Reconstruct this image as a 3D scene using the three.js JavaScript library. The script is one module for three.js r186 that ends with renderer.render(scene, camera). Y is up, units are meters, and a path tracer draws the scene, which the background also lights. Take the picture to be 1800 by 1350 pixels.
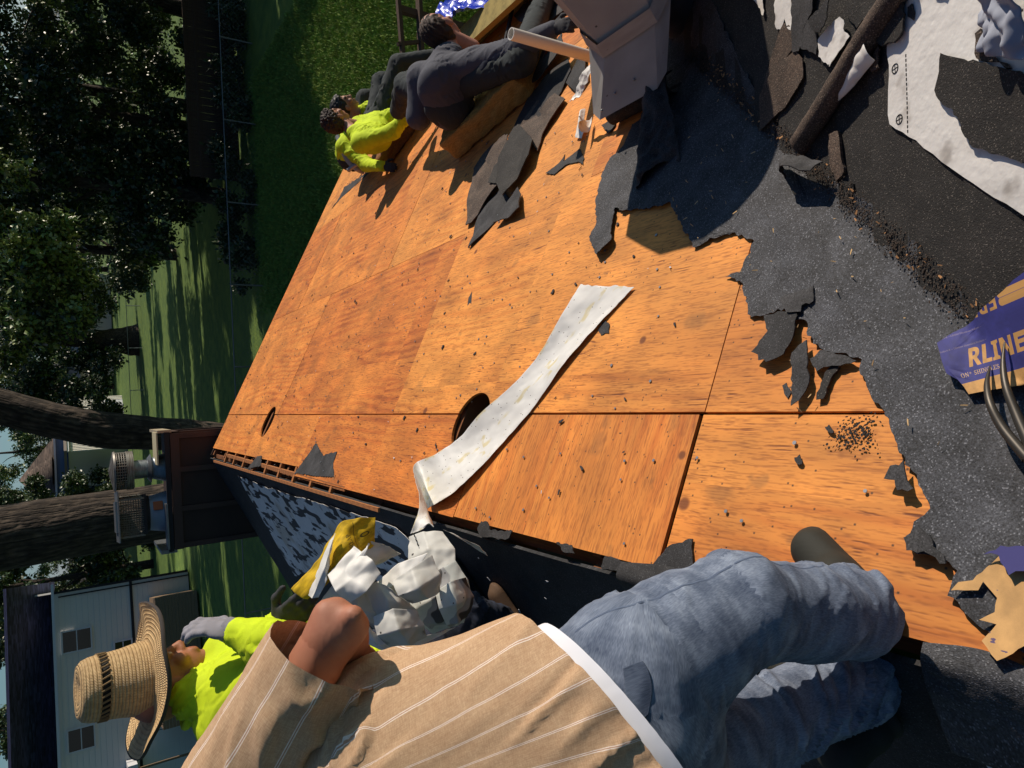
import * as THREE from 'three';
import { Sky } from 'three/addons/objects/Sky.js';
import { mergeGeometries, mergeVertices } from 'three/addons/utils/BufferGeometryUtils.js';
import { RoundedBoxGeometry } from 'three/addons/geometries/RoundedBoxGeometry.js';
import { ImprovedNoise } from 'three/addons/math/ImprovedNoise.js';

// ---------- camera, sky, sun, exposure ----------
const scene = new THREE.Scene();
const camera = new THREE.PerspectiveCamera(58.22, 4 / 3, 0.05, 600);
camera.position.set(0, 6.5, 0);
camera.up.set(0.999, -0.038, 0.038);             // the phone was held turned on its side
camera.lookAt(0.011, 6.5 - 0.546, -0.838);
scene.add(camera);
const renderer = new THREE.WebGLRenderer({ antialias: true });
renderer.setSize(1024, 768);
renderer.toneMapping = THREE.LinearToneMapping;
renderer.toneMappingExposure = 1.06;
renderer.shadowMap.enabled = true;
const SUN = new THREE.Vector3(0.888, 0.4147, -0.197).normalize();
const sky = new Sky(); sky.name = 'sky'; sky.scale.setScalar(500);
Object.assign(sky.userData, { kind: 'structure' });
sky.material.uniforms.sunPosition.value.copy(SUN);
sky.material.uniforms.turbidity.value = 2.5;
sky.material.uniforms.rayleigh.value = 1.6;
sky.material.uniforms.mieCoefficient.value = 0.004;
scene.add(sky);
scene.environmentIntensity = 0.1;
const sun = new THREE.DirectionalLight(0xffeeda, 4.4);
sun.position.copy(SUN).multiplyScalar(60); sun.castShadow = true; sun.name = 'sun';
sun.shadow.mapSize.set(4096, 4096);
Object.assign(sun.shadow.camera, { left: -60, right: 60, top: 60, bottom: -60, near: 1, far: 200 });
scene.add(sun, sun.target);

// ---------- helpers ----------
let seed = 12345;
const rnd = () => { seed = (seed * 1664525 + 1013904223) >>> 0; return seed / 4294967296; };
const rr = (a, b) => a + (b - a) * rnd();
const clamp = (x, a, b) => Math.max(a, Math.min(b, x));
const lerp = (a, b, t) => a + (b - a) * t;
const smooth = (a, b, x) => { const t = clamp((x - a) / (b - a), 0, 1); return t * t * (3 - 2 * t); };
const V = (x, y, z) => x.isVector3 ? x.clone() : Array.isArray(x) ? new THREE.Vector3(...x) : new THREE.Vector3(x, y, z);
const PN = new ImprovedNoise();
const n3 = (x, y, z) => PN.noise(x + 100.3, y + 57.1, z + 31.7);
const fbm3 = (x, y, z, o = 3) => { let s = 0, a = 1; for (let i = 0; i < o; i++) { s += a * n3(x, y, z + i * 9.1); x *= 2.03; y *= 2.03; z *= 2.03; a *= 0.5; } return s; };
const taken = {};
function numbered(n) { const k = taken[n] = (taken[n] ?? -1) + 1; return k ? n + '_' + String(k).padStart(3, '0') : n; }
function shade(o) { o.castShadow = true; o.receiveShadow = true; return o; }
function tag(o, label, category, group) { o.userData.label = label; o.userData.category = category; if (group) o.userData.group = group; return o; }
function thing(name, label, category, pos = [0, 0, 0], group) { const g = new THREE.Group(); g.name = numbered(name); g.position.set(...pos); scene.add(g); return tag(g, label, category, group); }
function part(name, geo, mat, parent, kind) {
  const m = shade(new THREE.Mesh(geo, mat)); m.name = name; if (kind) m.userData.kind = kind;
  parent.updateWorldMatrix(true, false);
  if (parent !== scene) { const inv = parent.matrixWorld.clone().invert(); if (!geo.userData.local) m.applyMatrix4(inv); }
  parent.add(m); return m;
}
function single(name, geo, mat, label, category, group) { const m = part(numbered(name), geo, mat, scene); return tag(m, label, category, group); }
function struct(name, geo, mat, parent = scene) { const m = part(parent === scene ? numbered(name) : name, geo, mat, parent); if (parent === scene) m.userData.kind = 'structure'; return m; }
function box(w, h, d, x = 0, y = 0, z = 0, ry = 0, r = 0) {
  const g = r ? new RoundedBoxGeometry(w, h, d, 2, r) : new THREE.BoxGeometry(w, h, d);
  if (ry) g.rotateY(ry); g.translate(x, y, z); return g;
}
function bar(a, b, w, d = w, up) {                                  // a squared bar from a to b
  a = V(a); b = V(b); const L = a.distanceTo(b), g = new THREE.BoxGeometry(w, d, L);
  const m = new THREE.Matrix4().lookAt(a, b, up ? V(up) : Math.abs(b.y - a.y) > 0.95 * L ? V(1, 0, 0) : V(0, 1, 0)); m.setPosition(a.clone().add(b).multiplyScalar(0.5)); g.applyMatrix4(m); return g;
}
function rod(a, b, r0, r1 = r0, seg = 12, open = false) {
  a = V(a); b = V(b); const L = a.distanceTo(b), g = new THREE.CylinderGeometry(r1, r0, L, seg, 1, open);
  g.applyQuaternion(new THREE.Quaternion().setFromUnitVectors(V(0, 1, 0), b.clone().sub(a).normalize())); g.translate((a.x + b.x) / 2, (a.y + b.y) / 2, (a.z + b.z) / 2); return g;
}
// roof frame: s metres down the slope from the ridge, z along the ridge, h off the surface
const XR = -0.555, YR = 5.131, CA = 0.894427, SA = 0.447214;
const RP = (s, z, h = 0) => V(XR + s * CA + h * SA, YR - s * SA + h * CA, z);
const LP = (s, z, h = 0) => V(XR - s * CA - h * SA, YR - s * SA + h * CA, z);
const crossY = z => 5.163 + 0.5 * z;
const mainY = x => YR - 0.5 * (x - XR);
const MP = (x, z, h = 0) => { const a = mainY(x), b = crossY(z); return V(x, Math.max(a, b) + h * 1.118, z); };
const PLANES = { R: RP, L: LP, M: MP, G: (x, z, h = 0) => V(x, h, z) };
// a thin slab over a polygon given in a plane's own coordinates
function jag(poly, step, amp, sd = 1) {
  const o = [];
  poly.forEach((p, i) => {
    const q = poly[(i + 1) % poly.length], L = Math.hypot(q[0] - p[0], q[1] - p[1]), n = Math.max(1, Math.round(L / step));
    for (let k = 0; k < n; k++) {
      const t = k / n, x = lerp(p[0], q[0], t), y = lerp(p[1], q[1], t);
      const nx = -(q[1] - p[1]) / (L || 1), ny = (q[0] - p[0]) / (L || 1);
      const d = k ? (n3(x * 38, y * 38, sd) + 0.6 * n3(x * 90, y * 90, sd + 5) + 0.35 * (rnd() - 0.5)) * amp : 0;
      o.push([x + nx * d, y + ny * d]);
    }
  });
  return o;
}
function slab(poly, plane, { h = 0.004, t = 0.003, max = 0.12, lift = null, holes = [] } = {}) {
  const c2 = poly.map(p => new THREE.Vector2(p[0], p[1])); if (THREE.ShapeUtils.isClockWise(c2)) { c2.reverse(); }
  const hv = holes.map(hh => { const q = hh.map(p => new THREE.Vector2(p[0], p[1])); if (!THREE.ShapeUtils.isClockWise(q)) q.reverse(); return q; });
  let tris = THREE.ShapeUtils.triangulateShape(c2, hv).map(t => [...t]);
  const pts = c2.concat(...hv).map(p => [p.x, p.y]);
  for (let pass = 0; pass < 9; pass++) {
    const mid = new Map(); let any = false;
    const key = (a, b) => a < b ? a * 1e6 + b : b * 1e6 + a;
    const long = (a, b) => Math.hypot(pts[a][0] - pts[b][0], pts[a][1] - pts[b][1]) > max;
    const m = (a, b) => { if (!long(a, b)) return -1; const k = key(a, b); if (!mid.has(k)) { mid.set(k, pts.length); pts.push([(pts[a][0] + pts[b][0]) / 2, (pts[a][1] + pts[b][1]) / 2]); } any = true; return mid.get(k); };
    const nt = [];
    for (const [a, b, c] of tris) {
      const ab = m(a, b), bc = m(b, c), ca = m(c, a), k = (ab >= 0) + (bc >= 0) + (ca >= 0);
      if (k === 0) nt.push([a, b, c]);
      else if (k === 3) nt.push([a, ab, ca], [ab, b, bc], [ca, bc, c], [ab, bc, ca]);
      else if (k === 1) { if (ab >= 0) nt.push([a, ab, c], [ab, b, c]); else if (bc >= 0) nt.push([b, bc, a], [bc, c, a]); else nt.push([c, ca, b], [ca, a, b]); }
      else { if (ab < 0) nt.push([c, ca, bc], [ca, a, bc], [a, b, bc]); else if (bc < 0) nt.push([a, ab, ca], [ab, b, ca], [b, c, ca]); else nt.push([b, bc, ab], [bc, c, ab], [c, a, ab]); }
    }
    tris = nt; if (!any) break;
  }
  const P = PLANES[plane], pos = [], uv = [], idx = [], n = pts.length;
  const e1 = P(1, 0).sub(P(0, 0)), e2 = P(0, 1).sub(P(0, 0)), flip = e1.cross(e2).y < 0;
  for (const top of [1, 0]) for (const p of pts) { const q = P(p[0], p[1], h + (lift ? lift(p[0], p[1]) : 0) - (top ? 0 : t)); pos.push(q.x, q.y, q.z); uv.push(p[1], p[0]); }
  const edge = new Map();
  for (let [a, b, c] of tris) { if (flip) [b, c] = [c, b]; idx.push(a, b, c, a + n, c + n, b + n); for (const [u, v] of [[a, b], [b, c], [c, a]]) { const k = v * 1e6 + u; if (edge.has(k)) edge.delete(k); else edge.set(u * 1e6 + v, [u, v]); } }
  let sv = pos.length / 3;
  for (const [u, v] of edge.values()) { for (const i of [u, v, u + n, v + n]) { pos.push(pos[3 * i], pos[3 * i + 1], pos[3 * i + 2]); uv.push(uv[2 * i], uv[2 * i + 1]); } idx.push(sv, sv + 2, sv + 1, sv + 1, sv + 2, sv + 3); sv += 4; }
  const g = new THREE.BufferGeometry(); g.setAttribute('position', new THREE.Float32BufferAttribute(pos, 3)); g.setAttribute('uv', new THREE.Float32BufferAttribute(uv, 2)); g.setIndex(idx); g.computeVertexNormals(); return g;
}
// a sheet of cloth, paper or felt through rows of points (Catmull-Rom both ways), with thickness and creases
function cr(p0, p1, p2, p3, t) { return 0.5 * (2 * p1 + (p2 - p0) * t + (2 * p0 - 5 * p1 + 4 * p2 - p3) * t * t + (3 * p1 - p0 - 3 * p2 + p3) * t * t * t); }
function crp(list, u, lin) { const n = list.length - 1, f = clamp(u, 0, 1) * n, i = Math.min(Math.floor(f), n - 1), t = f - i, g = k => list[clamp(k, 0, n)]; if (lin) { const w = t; return [0, 1, 2].map(c => lerp(g(i)[c], g(i + 1)[c], w)); } return [0, 1, 2].map(c => cr(g(i - 1)[c], g(i)[c], g(i + 1)[c], g(i + 2)[c], t)); }
function cloth(rows, { nu = 40, nv = 16, t = 0.0012, crease = 0.004, f = 18, torn = 0, sd = 0, lin = false } = {}) {
  const pos = [], uv = [], idx = [], W = nv + 1;
  const grid = [];
  for (let i = 0; i <= nu; i++) { const u = i / nu; for (let j = 0; j <= nv; j++) { let v = j / nv; let uu = u; if (torn && (i === 0 || i === nu)) uu = u + (i ? -1 : 1) * torn * (0.5 + n3(v * 9, sd, 3)); grid.push(crp(rows.map(r => crp(r, v, lin)), uu, lin)); } }
  const nor = [];
  for (let i = 0; i <= nu; i++) for (let j = 0; j <= nv; j++) { const a = V(grid[Math.min(i + 1, nu) * W + j]).sub(V(grid[Math.max(i - 1, 0) * W + j])), b = V(grid[i * W + Math.min(j + 1, nv)]).sub(V(grid[i * W + Math.max(j - 1, 0)])); nor.push(a.cross(b).normalize()); }
  let lu = 0, lv = 0; for (let i = 0; i < nu; i++) lu += V(grid[i * W]).distanceTo(V(grid[(i + 1) * W])); for (let j = 0; j < nv; j++) lv += V(grid[j]).distanceTo(V(grid[j + 1]));
  for (const side of [1, -1]) for (let i = 0; i <= nu; i++) for (let j = 0; j <= nv; j++) {
    const p = grid[i * W + j], n = nor[i * W + j];
    const d = crease * (Math.abs(n3(p[0] * f, p[1] * f, p[2] * f + sd)) * 2 - 0.4 + 0.5 * n3(p[0] * f * 2.7, p[1] * f * 2.7, p[2] * f * 2.7)) + side * t / 2;
    pos.push(p[0] + n.x * d, p[1] + n.y * d, p[2] + n.z * d); uv.push(i / nu * lu, j / nv * lv);
  }
  const N = W * (nu + 1);
  for (let i = 0; i < nu; i++) for (let j = 0; j < nv; j++) { const a = i * W + j, b = a + 1, c = a + W, d = c + 1; idx.push(a, c, b, b, c, d, a + N, b + N, c + N, b + N, d + N, c + N); }
  const rim = []; for (let j = 0; j < nv; j++) rim.push([j, j + 1], [nu * W + j + 1, nu * W + j]); for (let i = 0; i < nu; i++) rim.push([(i + 1) * W, i * W], [i * W + nv, (i + 1) * W + nv]);
  for (const [a, b] of rim) idx.push(a, b, a + N, b, b + N, a + N);
  const g = new THREE.BufferGeometry(); g.setAttribute('position', new THREE.Float32BufferAttribute(pos, 3)); g.setAttribute('uv', new THREE.Float32BufferAttribute(uv, 2)); g.setIndex(idx); g.computeVertexNormals(); return g;
}

// ---------- textures and materials ----------
function h2(x, y, s) { let h = (x * 374761393 + y * 668265263 + s * 1442695041) | 0; h = Math.imul(h ^ (h >>> 13), 1274126177); return ((h ^ (h >>> 16)) >>> 0) / 4294967296; }
function vn(x, y, s, px = 0, py = 0) { const xi = Math.floor(x), yi = Math.floor(y), fx = x - xi, fy = y - yi, u = fx * fx * (3 - 2 * fx), v = fy * fy * (3 - 2 * fy); const w = (i, p) => p ? ((i % p) + p) % p : i; const a = h2(w(xi, px), w(yi, py), s), b = h2(w(xi + 1, px), w(yi, py), s), c = h2(w(xi, px), w(yi + 1, py), s), d = h2(w(xi + 1, px), w(yi + 1, py), s); return a + (b - a) * u + (c - a) * v + (a - b - c + d) * u * v; }
function fb(x, y, s, o = 4, px = 0, py = 0) { let r = 0, a = 0.5; for (let i = 0; i < o; i++) { r += a * vn(x, y, s + i * 17, px, py); x *= 2; y *= 2; px *= 2; py *= 2; a *= 0.5; } return r; }
function tex(w, h, fn, srgb = true, rep = [1, 1]) {
  const d = new Uint8Array(w * h * 4);
  for (let y = 0; y < h; y++) for (let x = 0; x < w; x++) { const c = fn(x, y), i = (y * w + x) * 4; if (c.length) { d[i] = clamp(c[0], 0, 255); d[i + 1] = clamp(c[1], 0, 255); d[i + 2] = clamp(c[2], 0, 255); } else { d[i] = d[i + 1] = d[i + 2] = clamp(c, 0, 255); } d[i + 3] = 255; }
  const t = new THREE.DataTexture(d, w, h); t.wrapS = t.wrapT = THREE.RepeatWrapping; t.magFilter = THREE.LinearFilter; t.minFilter = THREE.LinearMipmapLinearFilter; t.generateMipmaps = true; if (srgb) t.colorSpace = THREE.SRGBColorSpace; t.repeat.set(...rep); t.needsUpdate = true; return t;
}
const mix3 = (a, b, t) => [lerp(a[0], b[0], t), lerp(a[1], b[1], t), lerp(a[2], b[2], t)];
const mat = (o) => new THREE.MeshStandardMaterial({ roughness: 0.9, metalness: 0, side: THREE.DoubleSide, ...o });
// plywood: rotary-cut softwood face, grain along u
function plyTex(sd, light, mid, dark) {
  const W = 1024, Hh = 512, knots = []; for (let i = 0; i < 3; i++) knots.push([h2(i, 1, sd) * 2.44, h2(i, 2, sd) * 1.22, 0.012 + 0.02 * h2(i, 3, sd)]);
  const stains = []; for (let i = 0; i < 26; i++) stains.push([h2(i, 5, sd) * 2.44, h2(i, 6, sd) * 1.22, 0.015 + 0.06 * h2(i, 7, sd) ** 2]);
  const bump = new Float32Array(W * Hh);
  const map = tex(W, Hh, (px, py) => {
    const x = px / W * 2.44, y = py / Hh * 1.22;
    let wy = y + 0.10 * (fb(x * 0.9, y * 1.6, sd, 3) - 0.5) + 0.02 * (fb(x * 3, y * 5, sd + 3, 3) - 0.5), kn = 0;
    for (const [kx, ky, kr] of knots) { const dx = (x - kx) * 0.45, dy = y - ky, d = Math.hypot(dx, dy); wy += 0.06 * Math.exp(-d * d / (0.012)) * Math.sign(dy || 1) * Math.exp(-Math.abs(dy) * 6); kn = Math.max(kn, smooth(kr, kr * 0.5, Math.hypot(x - kx, dy))); }
    const ring = clamp(0.5 + 0.5 * Math.sin(wy * 95 + 26 * fb(x * 0.5, y * 2.6, sd + 8, 4)), 0, 1) * (0.35 + 0.65 * smooth(0.3, 0.62, fb(x * 1.1, y * 2.4, sd + 15, 3)));
    const fine = vn(x * 22, y * 330, sd + 20), fine2 = vn(x * 70, y * 900, sd + 21), fibre = 0.6 * fine + 0.4 * fine2;
    const patch = fb(x * 1.6, y * 3.2, sd + 40, 4);
    let c = mix3(light, mid, clamp(0.15 + 0.55 * ring * ring + 0.9 * (patch - 0.42), 0, 1));
    const check = smooth(0.72, 0.92, 0.55 * vn(x * 8 + 3, wy * 190, sd + 60) + 0.45 * vn(x * 21, wy * 420, sd + 63)) * smooth(0.35, 0.6, fb(x * 2.2, y * 4, sd + 61, 3));
    const shk = clamp(1.0 * check + 0.6 * Math.max(0, fibre - 0.48) * 2 + 0.25 * ring * smooth(0.5, 0.7, patch), 0, 1);
    c = mix3(c, dark, shk); c = mix3(c, [104, 54, 22], kn * 0.8);
    for (const [kx, ky, kr] of stains) { const d = Math.hypot(x - kx, (y - ky) * 1.4) + 0.03 * (vn(x * 60, y * 60, sd + 70) - 0.5); if (d < kr) c = mix3(c, [70, 52, 40], 0.22 * smooth(kr, kr * 0.3, d)); }
    const sp = h2(Math.floor(px / 2), Math.floor(py / 2), sd + 80); if (sp > 0.9965) c = mix3(c, [50, 36, 26], 0.75);
    const weather = fb(x * 5, y * 9, sd + 90, 4) - 0.46; c = c.map(v => v * (1 + 0.35 * weather));
    bump[py * W + px] = 200 - 120 * shk - 60 * kn;
    return c;
  });
  const bm = tex(W, Hh, (x, y) => bump[y * W + x], false);
  return [map, bm];
}
const PLY = [
  plyTex(3, [214, 136, 58], [188, 102, 36], [104, 50, 16]),
  plyTex(11, [214, 139, 61], [191, 108, 40], [106, 53, 18]),
  plyTex(23, [208, 128, 52], [180, 94, 32], [98, 46, 14]),
  plyTex(37, [219, 146, 66], [195, 115, 44], [112, 58, 20]),
];
function plyMat(i, along, off = [0, 0]) {
  const m = PLY[i].map(t => { const c = t.clone(); c.repeat.set(1 / 2.44, 1 / 1.22); c.rotation = along ? 0 : Math.PI / 2; c.offset.set(...off); c.needsUpdate = true; return c; });
  return mat({ map: m[0], bumpMap: m[1], bumpScale: 0.0016, roughness: 0.72 });
}
// granules: mineral grit on asphalt; g sets the colours and how coarse
function gritTex(sd, base, bright, share, size = 512, soft = 0.5) {
  const bump = new Float32Array(size * size);
  const map = tex(size, size, (x, y) => {
    const a = h2(Math.floor(x / 3), Math.floor(y / 3), sd), b = 0.5 * h2(x >> 2, y >> 2, sd + 1) + 0.5 * h2(x >> 1, y >> 1, sd + 6), p = fb(x / size * 8, y / size * 8, sd + 2, 4, 8, 8), lo = fb(x / size * 3, y / size * 3, sd + 5, 3, 3, 3);
    let c = base.map(v => v * (0.48 + 0.8 * b + 0.5 * (p - 0.45) * 2 * soft + 0.4 * (lo - 0.45)));
    if (a > 1 - share) c = mix3(c, bright, 0.4 + 0.6 * b);
    bump[y * size + x] = 90 + 120 * a; return c;
  });
  return [map, tex(size, size, (x, y) => bump[y * size + x], false)];
}
function gritMat(t, rep, o = {}) { const [a, b] = t.map(q => { const c = q.clone(); c.repeat.set(rep, rep); c.needsUpdate = true; return c; }); return mat({ map: a, bumpMap: b, bumpScale: 0.0014, roughness: 0.85, ...o }); }
const FELT = gritTex(5, [66, 68, 73], [128, 130, 136], 0.06), SHNG = gritTex(7, [40, 38, 36], [112, 106, 98], 0.05), BROWN = gritTex(9, [84, 70, 60], [140, 124, 110], 0.08);
const M = {};
M.felt = gritMat(FELT, 2.2, { roughness: 0.8 });
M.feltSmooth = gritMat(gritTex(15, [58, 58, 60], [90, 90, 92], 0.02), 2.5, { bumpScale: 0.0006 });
M.shingle = gritMat(SHNG, 2.6);
M.shingleBrown = gritMat(BROWN, 2.6);
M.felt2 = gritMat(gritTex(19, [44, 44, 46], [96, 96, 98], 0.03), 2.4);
// white synthetic underlayment: scuffed, with stains and specks of tar
function whiteTex(sd, tar, size = 1024) {
  return tex(size, size, (x, y) => {
    const u = x / size * 8, v = y / size * 8, p = fb(u, v, sd, 5, 8, 8), q = fb(u * 0.5, v * 0.5, sd + 9, 4, 4, 4);
    let c = [240, 238, 233].map(k => k * (0.93 + 0.18 * (p - 0.45)));
    c = mix3(c, [186, 168, 140], 0.55 * smooth(0.56, 0.72, q));
    c = mix3(c, [120, 112, 104], 0.5 * smooth(0.58, 0.75, fb(u * 2, v * 2, sd + 30, 4, 16, 16)));
    if (h2(x >> 2, y >> 2, sd + 50) > 0.9985) c = [48, 44, 42];
    if (tar) { const t = smooth(0.60 - tar, 0.63 - tar, fb(u * 0.9, v * 3.2, sd + 70, 4)); c = mix3(c, [30, 32, 40], t); }
    return c;
  }, true);
}
const WH = whiteTex(4, 0), WHT = whiteTex(14, 0.06);
const rep = (t, a, b) => { const c = t.clone(); c.repeat.set(a, b); c.needsUpdate = true; return c; };
const fineBump = tex(256, 256, (x, y) => 128 + 120 * (fb(x / 256 * 24, y / 256 * 24, 77, 3, 24, 24) - 0.45), false);
M.white = mat({ map: rep(WH, 0.8, 0.8), bumpMap: rep(fineBump, 3, 3), bumpScale: 0.003, roughness: 0.6 });
M.whiteClean = mat({ map: rep(tex(512, 512, (x, y) => { const p = fb(x / 64, y / 64, 3, 5, 8, 8), q = fb(x / 100, y / 40, 33, 4); let c = [226, 226, 222].map(k => k * (0.95 + 0.1 * (p - 0.45))); c = mix3(c, [200, 182, 124], 0.6 * smooth(0.58, 0.72, q)); if (h2(x >> 2, y >> 2, 50) > 0.997) c = [60, 50, 40]; return c; }), 1.6, 1.6), roughness: 0.55 });
M.whiteTar = mat({ map: rep(WHT, 0.7, 0.7), roughness: 0.65 });
// timber
function woodTex(sd, a, b, size = 256) { return tex(size, size, (x, y) => { const u = x / size * 4, v = y / size * 4, r = 0.5 + 0.5 * Math.sin(v * 22 + 9 * fb(u, v * 2, sd, 3)); return mix3(a, b, clamp(0.6 * r * vn(u * 6, v * 60, sd + 3) + 0.5 * fb(u * 3, v * 20, sd + 6, 3), 0, 1)); }); }
M.lath = mat({ map: rep(woodTex(2, [188, 124, 70], [112, 66, 34]), 1, 4) });
M.rafter = mat({ map: rep(woodTex(6, [150, 96, 56], [84, 50, 28]), 1, 3) });
M.greyWood = mat({ map: rep(woodTex(8, [128, 116, 100], [72, 62, 52]), 0.7, 2) });
M.fenceWood = mat({ map: rep(woodTex(10, [84, 62, 48], [50, 36, 28]), 0.7, 2) });
M.deckWood = mat({ map: rep(woodTex(12, [150, 126, 98], [98, 78, 58]), 0.7, 2) });
M.plank = mat({ map: rep(woodTex(14, [168, 148, 84], [110, 98, 52]), 0.7, 2) });
M.brown = mat({ map: rep(woodTex(16, [76, 54, 45], [60, 42, 36]), 0.7, 1), roughness: 0.75 });
M.galv = mat({ color: 0xb4bac0, roughness: 0.42, metalness: 0.75, map: tex(128, 128, (x, y) => 170 + 70 * (fb(x / 8, y / 8, 3, 4, 16, 16) - 0.4)) });
M.steel = mat({ color: 0xb2b0ac, roughness: 0.5, metalness: 0.7, map: tex(128, 128, (x, y) => mix3([190, 188, 184], [128, 114, 100], smooth(0.4, 0.7, fb(x / 8, y / 8, 33, 4, 16, 16)))) });
M.hood = mat({ color: 0xffffff, roughness: 0.7, metalness: 0.0, map: tex(256, 256, (x, y) => { const s = h2(x >> 1, y >> 1, 91) > 0.9992 ? 0.4 : 1; const k = (0.94 + 0.16 * (fb(x / 32, y / 32, 3, 4, 8, 8) - 0.4)) * s; return [170 * k, 170 * k, 166 * k]; }) });
M.pvc = mat({ color: 0xd8d4cc, roughness: 0.45 });
M.foam = mat({ map: rep(tex(256, 256, (x, y) => { const k = 0.86 + 0.4 * (fb(x / 16, y / 16, 3, 4, 16, 16) - 0.45) - 0.25 * (vn(x / 2, y / 2, 8, 128, 128) > 0.8); return [196 * k, 152 * k, 78 * k]; }), 3, 3), roughness: 1 });
M.foamBrown = mat({ map: rep(tex(256, 256, (x, y) => { const k = 0.86 + 0.4 * (fb(x / 16, y / 16, 13, 4, 16, 16) - 0.45) - 0.3 * (vn(x / 2, y / 2, 8, 128, 128) > 0.8); return [150 * k, 98 * k, 56 * k]; }), 3, 3), roughness: 1 });
M.tarp = new THREE.MeshPhysicalMaterial({ color: 0x1034c0, roughness: 0.32, clearcoat: 0.5, clearcoatRoughness: 0.25, side: THREE.DoubleSide });
M.blackPaint = mat({ color: 0x151618, roughness: 0.6 });
M.nail = mat({ color: 0x9a9c9e, roughness: 0.4, metalness: 0.7 });
M.glass = mat({ color: 0x0c1014, roughness: 0.08, metalness: 0.0 });
M.trimWhite = mat({ color: 0xc9ccd0, roughness: 0.6 });
M.dark = mat({ color: 0x1b1d22, roughness: 0.8 });

// ---------- the ground ----------
const lawnTex = tex(1024, 1024, (x, y) => { const u = x / 1024 * 16, v = y / 1024 * 16, p = fb(u, v, 3, 5, 16, 16), q = vn(u * 20, v * 20, 9, 320, 320), w = h2(x, y, 4); return mix3([66, 98, 30], [112, 136, 44], clamp(p * 1.2 - 0.2 + 0.35 * (q - 0.5) + 0.3 * (w - 0.5), 0, 1)); });
{
  const g = new THREE.PlaneGeometry(600, 600, 120, 120); g.rotateX(-Math.PI / 2); g.translate(0, 0, -150);
  const p = g.attributes.position, uv = g.attributes.uv; for (let i = 0; i < p.count; i++) { const x = p.getX(i), z = p.getZ(i); p.setY(i, 0.12 * fbm3(x * 0.05, 0, z * 0.05, 3) - 0.05); uv.setXY(i, x / 6, z / 6); }
  g.computeVertexNormals(); struct('ground', g, mat({ map: lawnTex, roughness: 1 }));
}
// ---------- the house whose roof is being stripped ----------
const house = thing('house', 'house whose sunlit roof slope is stripped down to bare orange plywood', 'house', [XR, 0, -4]);
const EAVE = 4.1, FAR = -8.47;
{
  const w = EAVE * CA - 0.35, ey = YR - EAVE * SA, zN = -0.62;
  const wm = mat({ color: 0x9c9488 });
  part('wall', box(w * 2, ey - 0.05, 0.16, XR, (ey - 0.05) / 2, FAR + 0.5), wm, house);
  part('wall', box(0.16, ey - 0.05, 8.6, XR + w, (ey - 0.05) / 2, FAR + 4.9), wm, house);
  part('wall', box(0.16, ey - 0.05, 12, XR - w, (ey - 0.05) / 2, FAR + 6.6), wm, house);
  const gs = new THREE.Shape([new THREE.Vector2(-w, 0), new THREE.Vector2(w, 0), new THREE.Vector2(0, w * 0.5 - 0.06)]); const gg = new THREE.ExtrudeGeometry(gs, { depth: 0.14, bevelEnabled: false }); gg.translate(XR, ey, FAR + 0.43); part('gable', gg, wm, house);
  // rafters and ridge board under the deck
  part('ridge_board', box(0.04, 0.2, 12, XR, YR - 0.16, FAR + 6.05), M.rafter, house);
  for (let z = FAR + 0.05; z < 1.5; z += 0.61) { part('rafter', bar(RP(0.03, z, -0.085), RP(EAVE - 0.06, z, -0.085), 0.04, 0.13, [0.447, 0.894, 0]), M.rafter, house); part('rafter', bar(LP(0.03, z, -0.085), LP(EAVE - 0.06, z, -0.085), 0.04, 0.13, [-0.447, 0.894, 0]), M.rafter, house); }
  part('fascia', bar(RP(EAVE + 0.02, FAR - 0.02, -0.06), RP(EAVE + 0.02, 1, -0.06), 0.03, 0.16), M.trimWhite, house);
  part('rake_board', bar(RP(0.02, FAR - 0.03, -0.08), RP(EAVE, FAR - 0.03, -0.08), 0.03, 0.14, [0.447, 0.894, 0]), M.brown, house);
}
// plywood sheets: [s0, s1, z0 (near), z1 (far), texture, grain along the ridge]
const holes = [[0.441,-6.512], [0.469,-2.782]].map(([s, z]) => [s, z, 0.15]);
const SEAM = 0.512, G2 = 0.003;
const sheets = [
  [0.03, SEAM, 1.6, -1.412, 1, 1], [0.035, SEAM, -1.424, -2.63, 0, 0], [0.03, SEAM, -2.63, -5.05, 2, 1], [0.10, SEAM, -5.05, FAR, 0, 1],
  [SEAM, 1.73, 1.6, -1.405, 1, 1], [SEAM, 1.73, -1.405, -3.72, 3, 1], [SEAM, 1.73, -3.72, -6.28, 2, 1], [SEAM, 1.73, -6.28, FAR, 0, 1],
  [1.73, 2.95, 1.0, -2.5, 0, 1], [1.73, 2.95, -2.5, -4.94, 3, 1], [1.73, 2.95, -4.94, -7.38, 0, 1], [1.73, 2.95, -7.38, FAR, 2, 1],
  [2.95, EAVE, 1.0, -3.72, 2, 1], [2.95, EAVE, -3.72, -6.16, 0, 1], [2.95, EAVE, -6.16, FAR, 3, 1],
];
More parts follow.
